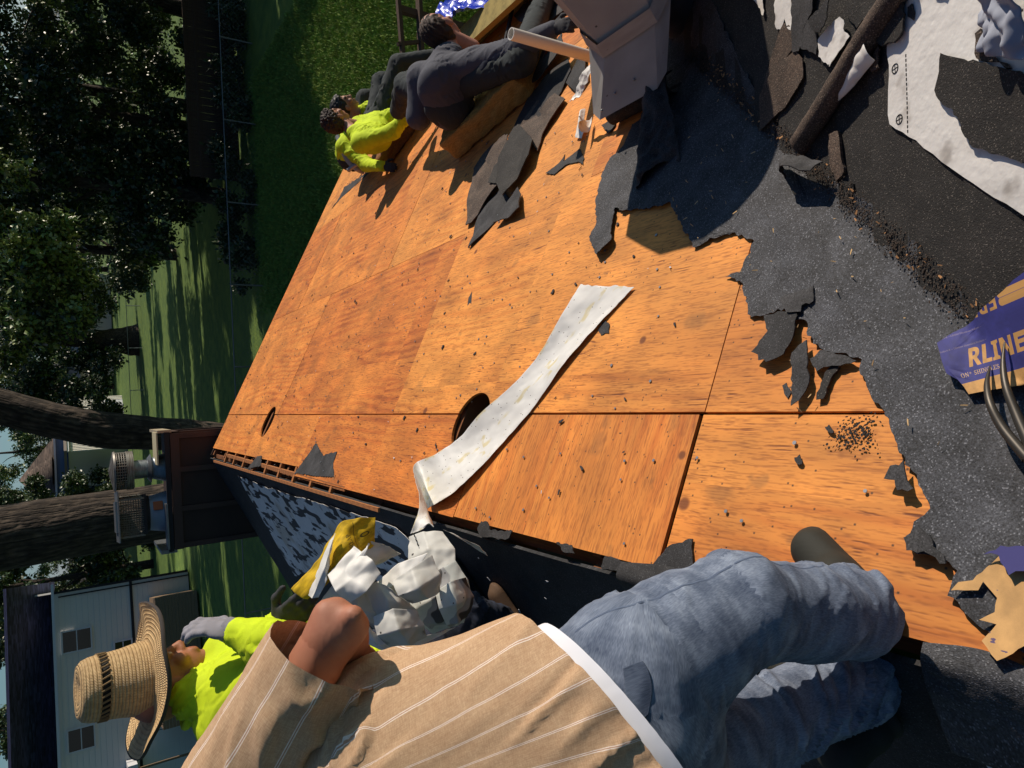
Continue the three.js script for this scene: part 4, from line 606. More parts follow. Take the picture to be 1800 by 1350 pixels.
// ---------- printed wrapper of blue and kraft paper ----------
{
  const W = 1024, H = 820, cv = document.createElement('canvas'); cv.width = W; cv.height = H; const x = cv.getContext('2d');
  const kraft = '#c9995a', blue = '#34367e';
  x.fillStyle = blue; x.fillRect(0, 0, W, H); x.fillStyle = kraft; x.fillRect(0, 690, W, 130);
  x.fillStyle = kraft; x.font = 'bold 222px sans-serif'; x.save(); x.translate(150 + x.measureText('BE').width, 560); x.transform(1, 0, -0.26, 1, 0, 0); x.fillText('RLINE', 0, 0); x.strokeStyle = kraft; x.lineWidth = 6; x.strokeText('RLINE', 0, 0); x.restore(); 
  x.font = '52px serif'; x.fillStyle = '#d8b37c'; x.fillText('ON', 330, 640); x.font = '26px serif'; x.fillText('®', 415, 622); x.font = '52px serif'; x.fillText('SHINGLES', 462, 640);
  x.font = '22px serif'; x.fillStyle = '#9a8a90'; x.fillText('— Lifetime Dimension Products ® — Lifetime Dimension Products —', -40, 372);
  x.fillText('— Lifetime Dimension Products ® — Lifetime Dimension Products —', -40, 250);
  x.save(); x.translate(480, 120); x.rotate(Math.PI); x.fillStyle = kraft; x.font = 'bold 215px sans-serif'; x.transform(1, 0, -0.26, 1, 0, 0); x.fillText('TIMBERLINE', -1035, 120); x.restore();
  const id = x.getImageData(0, 0, W, H), d = id.data; for (let i = 0; i < d.length; i += 4) { const px = (i / 4) % W, py = Math.floor(i / 4 / W), k = 0.86 + 0.34 * (fb(px / 60, py / 60, 3, 4) - 0.3) + 0.06 * (h2(px, py, 2) - 0.5); d[i] *= k; d[i + 1] *= k; d[i + 2] *= k; } x.putImageData(id, 0, 0);
  const ct = new THREE.CanvasTexture(cv); ct.colorSpace = THREE.SRGBColorSpace; ct.wrapS = ct.wrapT = THREE.ClampToEdgeWrapping;
  const poly = [[0.058,-0.758],[0.015,-0.74],[-0.01,-0.728],[-0.025,-0.706],[-0.055,-0.682],[-0.047,-0.637],[-0.042,-0.604],[-0.029,-0.54],[0.204,-0.525],[0.169,-0.596],[0.151,-0.619],[0.124,-0.667],[0.101,-0.689],[0.078,-0.728]];
  const g = slab(jag(poly, 0.02, 0.003, 3), 'M', { h: 0.045, t: 0.0012, max: 0.03, lift: (a, b) => 0.006 * n3(a * 9, b * 9, 3) + 0.008 * smooth(-0.70, -0.72, b) });
  const O = [-0.078,-0.742], U = [-0.04,-0.592], Vv = [0.076,-0.804]; // the print's lower left, lower right and upper left
  const e = [U[0] - O[0], U[1] - O[1]], f = [Vv[0] - O[0], Vv[1] - O[1]], det = e[0] * f[1] - e[1] * f[0], uv = g.attributes.uv;
  for (let i = 0; i < uv.count; i++) { const px = uv.getY(i) - O[0], pz = uv.getX(i) - O[1]; uv.setXY(i, (px * f[1] - pz * f[0]) / det * 0.82, (e[0] * pz - e[1] * px) / det * 0.82); }
  single('printed_wrapper', g, mat({ map: ct, roughness: 0.7 }), 'torn blue and tan shingle wrapper printed with big slanted letters', 'paper wrapper');
  // kraft piece by the ridge
  const kt = tex(512, 512, (px, py) => { const k = 0.9 + 0.3 * (fb(px / 40, py / 40, 8, 4) - 0.4) + 0.05 * (h2(px, py, 3) - 0.5); let c = [206 * k, 162 * k, 104 * k]; if (fb(px / 28, py / 9, 19, 3) > 0.66 && fb(px / 120, py / 120, 23, 2) > 0.42) c = mix3(c, [66, 58, 110], 0.8); return c; }); kt.repeat.set(3, 3);
  const km = mat({ map: kt, roughness: 0.8 });
  scrap([[-0.42,-0.657],[-0.404,-0.647],[-0.397,-0.624],[-0.372,-0.605],[-0.342,-0.58],[-0.355,-0.535],[-0.435,-0.501],[-0.475,-0.521],[-0.496,-0.543],[-0.513,-0.565],[-0.489,-0.593],[-0.459,-0.575],[-0.458,-0.603],[-0.441,-0.581],[-0.418,-0.581],[-0.396,-0.607],[-0.412,-0.613]], km, 'torn piece of kraft paper wrapper near the ridge end', { h: 0.036, t: 0.0012, sd: 51, bend: 0.03, amp: 0.003, cat: 'paper wrapper', name: 'kraft_paper' });
  scrap([[-0.346,-0.605],[-0.327,-0.579],[-0.325,-0.53],[-0.353,-0.527],[-0.373,-0.56],[-0.343,-0.58]], mat({ color: 0x3b3a72, roughness: 0.8 }), 'folded purple printed corner of the kraft paper', { h: 0.055, t: 0.0012, sd: 52, bend: 0.03, cat: 'paper wrapper', name: 'paper_corner' });
}
// claw of a pry tool resting on the wrapper
{
  const p = thing('pry_bar', 'dark steel claw of a pry bar resting on the printed wrapper', 'pry bar', MP(0.02, -0.62, 0.05).toArray());
  const tine = px => { const c = px.map(([m, h]) => MP(...m, h)); return limb(c.map(v => v.toArray()), [0.0015, 0.006, 0.0085, 0.010, 0.011], 8, 24); };
  const st = mat({ color: 0x4a4640, roughness: 0.45, metalness: 0.6 });
  part('tine', tine([[[0.001,-0.646], 0.055], [[-0.034,-0.637], 0.075], [[-0.072,-0.621], 0.085], [[-0.116,-0.597], 0.08], [[-0.173,-0.549], 0.075]]), st, p);
  part('tine', tine([[[0.047,-0.617], 0.055], [[0.008,-0.612], 0.075], [[-0.039,-0.599], 0.085], [[-0.089,-0.578], 0.08], [[-0.163,-0.541], 0.075]]), st, p);
}
{
  const p = scene.getObjectByName('pry_bar'), a = MP(...[-0.173,-0.549], 0.075), b = MP(...[-0.163,-0.541], 0.075), e = a.clone().add(V(-0.05, 0.03, 0.12));
  part('shaft', mergeGeometries([limb([b.toArray(), b.clone().lerp(e, 0.6).toArray(), e.toArray()], [0.011, 0.012, 0.012], 8, 10), limb([a.toArray(), a.clone().lerp(e, 0.5).toArray(), e.clone().add(V(-0.1, 0.06, 0.5)).toArray()], [0.011, 0.013, 0.013], 8, 20)]), mat({ color: 0x4a4640, roughness: 0.45, metalness: 0.6 }), p);
}
// grey cloth at the picture's right edge
{
  const L0 = [[0.822,-0.628],[0.753,-0.632],[0.703,-0.638],[0.655,-0.64]], L1 = [[0.799,-0.586],[0.732,-0.59],[0.673,-0.598],[0.614,-0.602]], L2 = [[0.761,-0.524],[0.698,-0.528],[0.629,-0.532],[0.572,-0.536]];
  const rows = [0, 1, 2, 3].map(i => [MP(...L0[i], 0.03).toArray(), MP(...L1[i], 0.10 - 0.012 * i).toArray(), MP(...L2[i], 0.14 - 0.025 * i).toArray()]);
  single('grey_cloth', cloth(rows, { nu: 50, nv: 40, t: 0.003, crease: 0.016, f: 17 }), mat({ color: 0x9aa0ae, roughness: 0.9 }), 'creased pale grey cloth entering at the upper right corner', 'cloth');
}
// ---------- metal vent hood and plastic vent pipe ----------
{
  const hd = thing('vent_hood', 'grey sheet metal vent hood with a flared upper part', 'vent hood', [1.7, 3.95, -2.1]);
  const ring = (xl, xr, zf, zn, y, ch, tilt = 0) => { const o = []; const P = [[xl, zn - ch], [xl, zf + ch], [xl + ch, zf], [xr - ch, zf], [xr, zf + ch], [xr, zn - ch], [xr - ch, zn], [xl + ch, zn]]; for (const [x, z] of P) o.push([x, y + tilt * (x - xl), z]); return o; };
  const loft = (rs) => { const pos = [], idx = [], uv = []; rs.forEach((r, i) => { for (let k = 0; k <= 8; k++) { pos.push(...r[k % 8]); uv.push(k * 0.3, i * 0.4); } }); for (let i = 0; i < rs.length - 1; i++) for (let k = 0; k < 8; k++) { const a = i * 9 + k; idx.push(a, a + 1, a + 9, a + 1, a + 10, a + 9); } const g = new THREE.BufferGeometry(); g.setAttribute('position', new THREE.Float32BufferAttribute(pos, 3)); g.setAttribute('uv', new THREE.Float32BufferAttribute(uv, 2)); g.setIndex(idx); const q = g.toNonIndexed(); q.computeVertexNormals(); return q; };
  const r0 = ring(1.205, 1.95, -2.40, -1.94, 4.42, 0.05, -0.12), r1 = ring(1.41, 2.05, -2.27, -1.78, 4.53, 0.10, 0.02), r1b = ring(1.45, 2.05, -2.25, -1.77, 4.58, 0.10, 0.02), r2 = ring(1.62, 2.3, -2.33, -1.66, 4.78, 0.14, 0.04), r3 = ring(1.62, 2.3, -2.33, -1.68, 5.1, 0.14), r4 = ring(1.75, 2.17, -2.2, -1.8, 5.22, 0.09);
  part('lower_skirt', loft([r0, r1]), M.hood, hd);
  part('seam_band', loft([r1.map(p => [p[0] - 0.02, p[1], p[2] + (p[2] < -2 ? -0.015 : 0.015)]), r1b.map(p => [p[0] - 0.025, p[1], p[2] + (p[2] < -2 ? -0.015 : 0.015)])]), M.hood, hd);
  part('flared_section', loft([r1, r2, r3]), M.hood, hd);
  part('top_cap', loft([r3, r4, r4.map(p => [1.96, 5.24, -2.0])]), M.hood, hd);
  part('duct', rod([1.72, 3.6, -2.1], [1.72, 4.55, -2.1], 0.17, 0.17, 20, true), M.galv, hd);
  for (const p of [[1.225, 4.45, -2.30], [1.26, 4.46, -2.2], [1.27, 4.46, -2.08]]) part('rivet', new THREE.SphereGeometry(0.006, 8, 6).translate(...p), M.nail, hd);
  const pv = thing('vent_pipe', 'white plastic vent pipe standing beside the metal hood', 'pipe', [1.78, 3.9, -2.8]);
  const T = [1.772,4.572,-2.802], B = [T[0], mainY(T[0]) - 0.05, T[2]];
  part('tube', mergeGeometries([rod(B, T, 0.03, 0.03, 28, true), rod(B, T, 0.025, 0.025, 28, true), new THREE.RingGeometry(0.025, 0.03, 28).rotateX(-Math.PI / 2).translate(...T)]), M.pvc, pv);
  part('pipe_boot', rod([B[0], B[1], B[2]], [B[0], B[1] + 0.12, B[2]], 0.1, 0.036, 24, true), M.feltSmooth, pv);
  // white plastic curls below the hood
  single('plastic_curl', cloth([[[1.501,4.399,-2.43],[1.475,4.374,-2.534],[1.442,4.34,-2.607],[1.424,4.344,-2.658]], [[1.444,4.422,-2.386],[1.424,4.381,-2.479],[1.406,4.355,-2.547],[1.403,4.358,-2.596]]], { nu: 14, nv: 30, crease: 0.01, t: 0.002 }), M.white, 'white curl of flashing left of the hood skirt', 'flashing');
  single('plastic_roll', cloth([0, 1, 2, 3].map(i => [0, 1, 2, 3, 4, 5].map(k => { const a = k * 0.9, c = RP(2.03 + 0.03 * i, -2.62 - 0.02 * i, 0.07); return [c.x + 0.03 * Math.cos(a), c.y + 0.04 * Math.sin(a), c.z + 0.01 * i]; })), { nu: 16, nv: 24, crease: 0.004 }), M.white, 'small rolled white scrap under the hood corner', 'underlayment');
  single('plastic_tongue', cloth([[[2.167,-2.751],[2.133,-2.698]], [[2.11,-2.761],[2.06,-2.678]], [[2.061,-2.766],[2.024,-2.693]]].map((r, i) => r.map(([s, z]) => RP(s, z, 0.05 - 0.015 * i).toArray())), { nu: 12, nv: 8, crease: 0.004 }), M.white, 'white tongue of plastic hanging over the plywood by the hood', 'underlayment');
  single('felt_roll', cloth([0, 1, 2, 3].map(i => [0, 1, 2, 3, 4, 5, 6].map(k => { const a = k * 0.8, c = RP(2.02, -2.42 + 0.13 * i, 0.06); return [c.x + 0.045 * Math.cos(a), c.y + 0.045 * Math.sin(a), c.z]; })), { nu: 24, nv: 30, crease: 0.005, t: 0.003 }), M.felt2, 'roll of dark felt tucked under the hood lower edge', 'roofing felt');
  single('felt_upstand', cloth([[0, 1, 2].map(k => RP(1.95 - 0.22 * k, -2.12 + 0.02 * k, 0.02).toArray()), [0, 1, 2].map(k => RP(1.97 - 0.22 * k, -2.10 + 0.03 * k, 0.16 - 0.05 * k).toArray()), [0, 1, 2].map(k => RP(1.99 - 0.2 * k, -2.05 + 0.05 * k, 0.2 - 0.08 * k).toArray()), [0, 1, 2].map(k => RP(1.97 - 0.2 * k, -1.98 + 0.06 * k, 0.16 - 0.07 * k).toArray())], { nu: 24, nv: 40, crease: 0.02, f: 16, t: 0.003 }), M.feltSmooth, 'torn felt standing up like a wave below the hood', 'roofing felt');
  scrap([[2.045,-2.552],[2.064,-2.477],[2.005,-2.435],[1.965,-2.45],[1.97,-2.477]], M.feltSmooth, 'grey felt corner poking out below the hood', { plane: 'R', h: 0.02, sd: 71 });
}
// ---------- foam pads, plank, tarp ----------
function pad(name, label, c, ax, ay, az, sx, sy, sz, m, sd) {
  const g = new RoundedBoxGeometry(sx, sy, sz, 5, 0.025); let q = mergeVertices(g); { const b = new THREE.BoxGeometry(sx, sy, sz, 26, 10, 20); q = b; }
  const p = q.attributes.position, n = q.attributes.normal; const M4 = new THREE.Matrix4().makeBasis(V(ax), V(ay), V(az)); const hx = sx / 2, hy = sy / 2, hz = sz / 2, r = 0.03;
  for (let i = 0; i < p.count; i++) { const v = V(p.getX(i), p.getY(i), p.getZ(i)); const k = V(clamp(v.x, -hx + r, hx - r), clamp(v.y, -hy + r, hy - r), clamp(v.z, -hz + r, hz - r)); const d = v.clone().sub(k); if (d.lengthSq() > 0) v.copy(k).add(d.setLength(r * (1 + 0.5 * n3(v.x * 22, v.y * 22, v.z * 22 + sd)))); v.y += 0.018 * n3(v.x * 5, sd, v.z * 5) - (v.y > 0 ? 0.04 * Math.exp(-(v.x * v.x * 12 + v.z * v.z * 12)) : 0); v.x += 0.008 * n3(v.y * 18, v.z * 18, sd); v.z += 0.01 * n3(v.x * 18, v.y * 18, sd + 3); p.setXYZ(i, v.x, v.y, v.z); }
  let gg = mergeVertices((q.deleteAttribute('normal'), q), 1e-4); gg.computeVertexNormals(); gg.applyMatrix4(M4); gg.translate(...c); return single(name, gg, m, label, 'foam pad', 'foam pads on the plywood');
}
{
  const n = [SA, CA, 0], dn = [CA, -SA, 0];
  const rot = (a) => { const z = V(0, 0, 1), d = V(dn), nn = V(n); const ax = z.clone().multiplyScalar(Math.cos(a)).addScaledVector(d, Math.sin(a)); const az = ax.clone().cross(nn); return [ax.toArray(), n, az.toArray()]; };
  { const [a, b, c] = rot(0.19); const p = RP(2.86, -4.0, 0.105); pad('foam_pad', 'thick yellow foam pad under the person in the dark shirt', p.toArray(), a, b, c, 0.9, 0.19, 0.5, M.foam, 2); }
  { const [a, b, c] = rot(0.75); const p = RP(3.52, -6.12, 0.08); pad('foam_pad', 'brown foam pad under the curly haired person', p.toArray(), a, b, c, 0.75, 0.15, 0.42, M.foamBrown, 5); }
  const pl = thing('walk_plank', 'long weathered yellow plank on roof brackets along the eave', 'plank', RP(4.0, -4.6, 0.1).toArray());
  part('board', bar(RP(3.92, -6.0, 0.16), RP(3.92, -1.6, 0.16), 0.24, 0.045, [0.2, 1, 0]), M.plank, pl);
  part('edge_board', bar(RP(4.02, -6.0, 0.05), RP(4.02, -1.6, 0.05), 0.04, 0.16), M.plank, pl);
  for (const z of [-5.6, -4.4, -3.2]) part('bracket', bar(RP(3.6, z, 0.02), RP(4.05, z, 0.1), 0.03, 0.02), M.dark, pl);
  const tp = []; for (let i = 0; i < 7; i++) { const row = []; for (let j = 0; j < 6; j++) { const b = RP(4.0 + 0.17 * j, -5.35 + 0.42 * i, 0.2 + 0.16 * Math.sin(i * 1.9 + j * 1.3) + 0.05 * j); row.push(b.toArray()); } tp.push(row); }
  single('blue_tarp', cloth(tp, { nu: 70, nv: 50, crease: 0.06, f: 7, t: 0.002 }), M.tarp, 'crumpled shiny blue tarp lying at the eave', 'tarp');
}
// dark timber railing beyond the eave
{
  const r = thing('timber_railing', 'dark weathered timber railing standing on the grass past the eave', 'railing', [5, 0, -9.6]);
  const P = (x, y) => x; const a0 = [6.584,1.873,-9.8], a1 = [4.711,1.812,-9.8], b0 = [6.692,1.495,-9.8], b1 = [5.224,1.517,-9.8], c0 = [5.515,1.912,-9.8], c1 = [5.64,1.534,-9.8];
  const f = (p, q) => bar(p, q, 0.08, 0.06);
  part('top_rail', f(a0, a1), M.fenceWood, r); part('lower_rail', bar(b0, b1, 0.13, 0.06), M.fenceWood, r); part('crossbar', bar(c0, c1, 0.06, 0.05), M.fenceWood, r);
  for (const t of [0.25, 0.98]) { const x = lerp(a0[0], a1[0], t), y = lerp(a0[1], a1[1], t); part('post', bar([x, 0, -9.86], [x, y, -9.86], 0.1, 0.1), M.fenceWood, r); }
}

// ---------- the long white strip and the armful of torn underlayment ----------
{
  const top = [[1.079,-2.214],[0.916,-2.272],[0.764,-2.352],[0.636,-2.45],[0.495,-2.631],[0.382,-2.759],[0.284,-2.863],[0.208,-2.98]], bot = [[1.027,-1.901],[0.886,-2.034],[0.724,-2.165],[0.529,-2.297],[0.354,-2.44],[0.242,-2.533],[0.117,-2.654],[0.02,-2.773]];
  const rows = top.map(([s, z], i) => { const [s2, z2] = bot[i], row = []; for (let j = 0; j <= 4; j++) { const t = j / 4, hh = 0.024 + 0.007 * Math.sin(i * 2.1 + j) + (j === 0 ? 0.025 : j === 1 ? 0.008 : 0) + (i > 5 ? 0.025 * (i - 5) : 0); row.push(RP(lerp(s, s2, t), lerp(z, z2, t), hh).toArray()); } return row; });
  rows.push([[-0.335,5.551,-2.036],[-0.354,5.549,-2.011],[-0.369,5.548,-1.987],[-0.384,5.552,-1.965],[-0.399,5.555,-1.944]].map(p => p), [[-0.411,5.647,-1.909],[-0.408,5.634,-1.9],[-0.395,5.625,-1.87],[-0.381,5.606,-1.87],[-0.391,5.588,-1.87]]);
  single('underlayment_strip', cloth(rows, { nu: 120, nv: 26, t: 0.0012, crease: 0.0032, f: 13, torn: 0.012 }), M.whiteClean, 'long white underlayment strip lying across the plywood past the hole', 'underlayment');
  const b = thing('underlayment_bundle', 'armful of torn white and grey underlayment held over the ridge', 'underlayment', [-0.6, 5.6, -1.9]);
  const sh = (name, rows, m = M.white, o = {}) => part(name, cloth(rows, { nu: 36, nv: 28, t: 0.0012, crease: 0.005, f: 16, lin: true, ...o }), m, b);
  M.whiteGrey = mat({ map: rep(whiteTex(24, 0.0, 512), 1.4, 1.4), roughness: 0.6, color: 0xd8dad8 });
  M.whiteBack = mat({ map: rep(tex(512, 512, (x, y) => { const k = 0.9 + 0.2 * (fb(x / 64, y / 64, 3, 4, 8, 8) - 0.4); let c = [214 * k, 218 * k, 212 * k]; const q = fb(x / 128, y / 128, 44, 3, 4, 4); if (q > 0.6) c = mix3(c, [128, 128, 132], 0.7 * smooth(0.6, 0.62, q)); if (q > 0.68) c = mix3(c, [60, 58, 58], smooth(0.68, 0.69, q)); if (h2(x >> 2, y >> 2, 9) > 0.999) c = [60, 55, 50]; return c; }), 2.2, 2.2), roughness: 0.6 });
  sh('sheet', [[[-0.419,5.649,-1.91],[-0.398,5.626,-1.859],[-0.401,5.579,-1.829]], [[-0.473,5.679,-1.859],[-0.436,5.644,-1.799],[-0.442,5.574,-1.766]], [[-0.508,5.67,-1.817],[-0.487,5.635,-1.758],[-0.47,5.584,-1.749]], [[-0.518,5.656,-1.773],[-0.515,5.618,-1.724],[-0.493,5.576,-1.732]]], M.whiteGrey);
  sh('sheet', [[[-0.397,5.57,-1.846],[-0.418,5.535,-1.836]], [[-0.427,5.528,-1.831],[-0.462,5.484,-1.827]], [[-0.464,5.462,-1.813],[-0.497,5.434,-1.819]]], M.whiteGrey, { torn: 0.04 });
  sh('sheet', [[[-0.548,5.727,-1.831],[-0.511,5.685,-1.767],[-0.468,5.589,-1.74]], [[-0.59,5.716,-1.765],[-0.543,5.68,-1.693],[-0.523,5.566,-1.714]], [[-0.637,5.689,-1.772],[-0.618,5.645,-1.719],[-0.6,5.539,-1.745]], [[-0.668,5.651,-1.783],[-0.66,5.61,-1.756],[-0.662,5.552,-1.778]]], M.whiteBack);
  sh('sheet', [[[-0.507,5.798,-1.818],[-0.446,5.76,-1.744],[-0.42,5.696,-1.69]], [[-0.533,5.797,-1.793],[-0.484,5.767,-1.713],[-0.459,5.724,-1.697]], [[-0.55,5.769,-1.775],[-0.51,5.751,-1.715],[-0.493,5.736,-1.729]]], M.whiteClean);
  sh('sheet', [[[-0.524,5.855,-1.807],[-0.484,5.824,-1.75],[-0.503,5.791,-1.717]], [[-0.58,5.849,-1.78],[-0.526,5.812,-1.707],[-0.565,5.734,-1.705]], [[-0.62,5.825,-1.765],[-0.594,5.802,-1.702],[-0.594,5.754,-1.718]], [[-0.658,5.804,-1.775],[-0.649,5.788,-1.741],[-0.653,5.764,-1.749]]], M.whiteGrey);
  sh('sheet', [[[-0.584,5.845,-1.825],[-0.626,5.825,-1.788],[-0.652,5.781,-1.76]], [[-0.625,5.849,-1.804],[-0.651,5.828,-1.743],[-0.647,5.742,-1.735]], [[-0.655,5.845,-1.802],[-0.683,5.79,-1.743],[-0.656,5.673,-1.738]], [[-0.676,5.81,-1.779],[-0.686,5.743,-1.736],[-0.657,5.594,-1.746]]], M.whiteClean);
  sh('sheet', [[[-0.521,5.872,-1.842],[-0.456,5.837,-1.795],[-0.395,5.829,-1.788]], [[-0.535,5.911,-1.82],[-0.47,5.879,-1.75],[-0.38,5.837,-1.745]], [[-0.529,5.943,-1.84],[-0.453,5.909,-1.77],[-0.398,5.85,-1.754]], [[-0.549,5.944,-1.865],[-0.507,5.923,-1.827],[-0.468,5.889,-1.829]]], M.whiteClean);
  sh('sheet', [[[-0.385,5.814,-1.826],[-0.403,5.767,-1.82],[-0.442,5.715,-1.822]], [[-0.438,5.829,-1.813],[-0.444,5.796,-1.815],[-0.448,5.741,-1.827]], [[-0.462,5.824,-1.81],[-0.467,5.804,-1.82],[-0.46,5.779,-1.84]]], M.whiteGrey, { torn: 0.05 });
  sh('sheet', [[[-0.517,5.969,-1.881],[-0.423,5.939,-1.836],[-0.353,5.905,-1.813]], [[-0.517,5.97,-1.834],[-0.436,5.946,-1.793],[-0.367,5.918,-1.798]], [[-0.515,5.955,-1.824],[-0.466,5.941,-1.79],[-0.419,5.926,-1.804]]], M.whiteClean);
  sh('sheet', [[[-0.494,5.897,-1.81],[-0.508,5.869,-1.78],[-0.528,5.835,-1.77]], [[-0.526,5.899,-1.788],[-0.545,5.875,-1.749],[-0.568,5.831,-1.744]], [[-0.557,5.894,-1.785],[-0.575,5.864,-1.742],[-0.605,5.819,-1.76]]], M.whiteGrey);
  sh('sheet', [[[-0.451,5.94,-1.79],[-0.421,5.901,-1.788],[-0.389,5.865,-1.788]], [[-0.486,5.936,-1.74],[-0.461,5.894,-1.736],[-0.42,5.839,-1.724]], [[-0.525,5.904,-1.743],[-0.49,5.869,-1.696],[-0.456,5.824,-1.714]]], M.whiteClean);
  sh('sheet', [[[-0.48,5.79,-1.716],[-0.448,5.757,-1.67],[-0.423,5.691,-1.675]], [[-0.512,5.795,-1.672],[-0.49,5.76,-1.625],[-0.472,5.686,-1.649]], [[-0.54,5.757,-1.671],[-0.527,5.723,-1.649],[-0.523,5.675,-1.666]]], M.whiteGrey);
  sh('sheet', [[[-0.562,5.852,-1.71],[-0.537,5.816,-1.662],[-0.555,5.749,-1.666]], [[-0.605,5.853,-1.687],[-0.583,5.818,-1.628],[-0.598,5.734,-1.657]], [[-0.653,5.805,-1.704],[-0.641,5.773,-1.659],[-0.635,5.72,-1.673]]], M.whiteGrey);
  sh('sheet', [[[-0.522,5.688,-1.674],[-0.497,5.653,-1.651],[-0.499,5.6,-1.664]], [[-0.565,5.69,-1.652],[-0.552,5.652,-1.627],[-0.557,5.574,-1.672]], [[-0.621,5.657,-1.679],[-0.615,5.631,-1.662],[-0.621,5.58,-1.701]]], M.whiteBack);
  // yellow overlap strip with its print
  const cv = document.createElement('canvas'); cv.width = 512; cv.height = 512; const x = cv.getContext('2d'); x.fillStyle = '#d9b20c'; x.fillRect(0, 0, 512, 512);
  x.fillStyle = '#6a5a10'; x.font = 'bold 62px serif'; x.save(); x.translate(330, 470); x.rotate(-Math.PI / 2); x.fillText('OVERLAP', 0, 0); x.restore(); x.fillRect(356, 60, 5, 430); x.lineWidth = 13; x.strokeStyle = '#5a4d10'; x.beginPath(); x.arc(430, 250, 26, 0, 7); x.stroke();
  x.font = '20px serif'; x.save(); x.translate(395, 300); x.rotate(-Math.PI / 2); x.fillText('LAP', 0, 0); x.restore(); x.save(); x.translate(478, 290); x.rotate(-Math.PI / 2); x.fillText('NAIL', 0, 0); x.restore();
  const id = x.getImageData(0, 0, 512, 512), d = id.data; for (let i = 0; i < d.length; i += 4) { const px = (i / 4) % 512, py = Math.floor(i / 4 / 512), k = 0.82 + 0.4 * (fb(px / 30, py / 30, 3, 4) - 0.3) + 0.08 * (h2(px >> 1, py >> 1, 2) - 0.5); d[i] *= k; d[i + 1] *= k; d[i + 2] *= k; } x.putImageData(id, 0, 0);
  const yt = new THREE.CanvasTexture(cv); yt.colorSpace = THREE.SRGBColorSpace; yt.wrapS = yt.wrapT = THREE.MirroredRepeatWrapping;
  const yg = cloth([[[-0.505,5.999,-1.924],[-0.527,5.982,-1.89],[-0.531,5.969,-1.881]], [[-0.431,5.933,-1.881],[-0.461,5.94,-1.838],[-0.491,5.933,-1.833]], [[-0.341,5.888,-1.85],[-0.388,5.887,-1.802],[-0.436,5.876,-1.808]], [[-0.327,5.838,-1.841],[-0.375,5.84,-1.819],[-0.427,5.837,-1.818]], [[-0.33,5.784,-1.83],[-0.363,5.789,-1.822],[-0.401,5.791,-1.823]]], { nu: 50, nv: 26, t: 0.0015, crease: 0.007, f: 16 });
  const uv = yg.attributes.uv; let mu = 0, mv = 0; for (let i = 0; i < uv.count; i++) { mu = Math.max(mu, uv.getX(i)); mv = Math.max(mv, uv.getY(i)); } for (let i = 0; i < uv.count; i++) uv.setXY(i, uv.getX(i) / mu, 1 - uv.getY(i) / mv);
  const yp = part('overlap_strip', yg, mat({ map: yt, roughness: 0.8 }), b); yp.userData.label = 'bright yellow printed overlap strip';
  // printed dashes on two sheets
  const ink = mat({ color: 0x1d1c1c }), P0 = [-0.406,5.648,-1.879], P1 = [-0.503,5.658,-1.768]; for (let i = 0; i < 9; i++) { const a = V(P0).lerp(V(P1), i / 9), c = V(P0).lerp(V(P1), (i + 0.5) / 9); part('printed_dash', bar(a, c, 0.004, 0.002), ink, b); }
}
// ---------- nails, flecks and grit ----------
function scatter(name, geo, m, n, place, label, cat) { const im = shade(new THREE.InstancedMesh(geo, m, n)); im.name = name; im.userData.kind = 'stuff'; tag(im, label, cat); const mm = new THREE.Matrix4(); for (let i = 0; i < n; i++) { im.setMatrixAt(i, place(i, mm)); } scene.add(im); return im; }
const qUp = new THREE.Quaternion().setFromUnitVectors(V(0, 1, 0), V(SA, CA, 0));
function onSlope(s, z, h, sc, spin = true) { const q = qUp.clone(); if (spin) q.multiply(new THREE.Quaternion().setFromAxisAngle(V(0, 1, 0), rnd() * 6.28)); return new THREE.Matrix4().compose(RP(s, z, h), q, Array.isArray(sc) ? V(...sc) : V(sc, sc, sc)); }
const bare = () => { for (;;) { const z = -rr(0.75, 8.4), s = rr(0.06, Math.min(3.9, 4.0)); if (s < 0.55 || z < -1.55 - 0.5 * Math.max(0, 1.2 - s) * 0.4 - (s > 1 ? (s - 1) * 1.0 : 0)) return [s, z]; } };
seed = 77; scatter('nail_heads', new THREE.CylinderGeometry(0.0055, 0.0055, 0.003, 10), M.nail, 520, () => { const [s, z] = bare(); return onSlope(s, z, 0.012, rr(0.7, 1.1)); }, 'scattered bare nail heads in the plywood', 'nails');
const fleck = (() => { seed = 88; const pts = []; for (let i = 0; i < 9; i++) { const a = i / 9 * 6.28, r = rr(0.5, 1.1); pts.push(new THREE.Vector2(Math.cos(a) * r, Math.sin(a) * r * 0.55)); } const g = new THREE.ExtrudeGeometry(new THREE.Shape(pts), { depth: 0.18, bevelEnabled: false }); g.rotateX(-Math.PI / 2); return g; })();
seed = 91; scatter('tar_flecks', fleck, M.feltSmooth, 460, () => { const [s, z] = bare(); const k = rnd() < 0.3 ? rr(0.009, 0.022) : rr(0.0025, 0.008); return onSlope(s, z, 0.012, [k, k * rr(0.5, 1.2), k * rr(0.5, 1.3)]); }, 'dark felt flecks left on the bare plywood', 'debris');
seed = 93; scatter('white_flecks', fleck, M.trimWhite, 70, () => { const [s, z] = bare(); const k = rr(0.003, 0.012); return onSlope(s, z, 0.013, [k, k * 0.6, k * rr(0.4, 1)]); }, 'small white paper flecks on the bare plywood', 'debris');
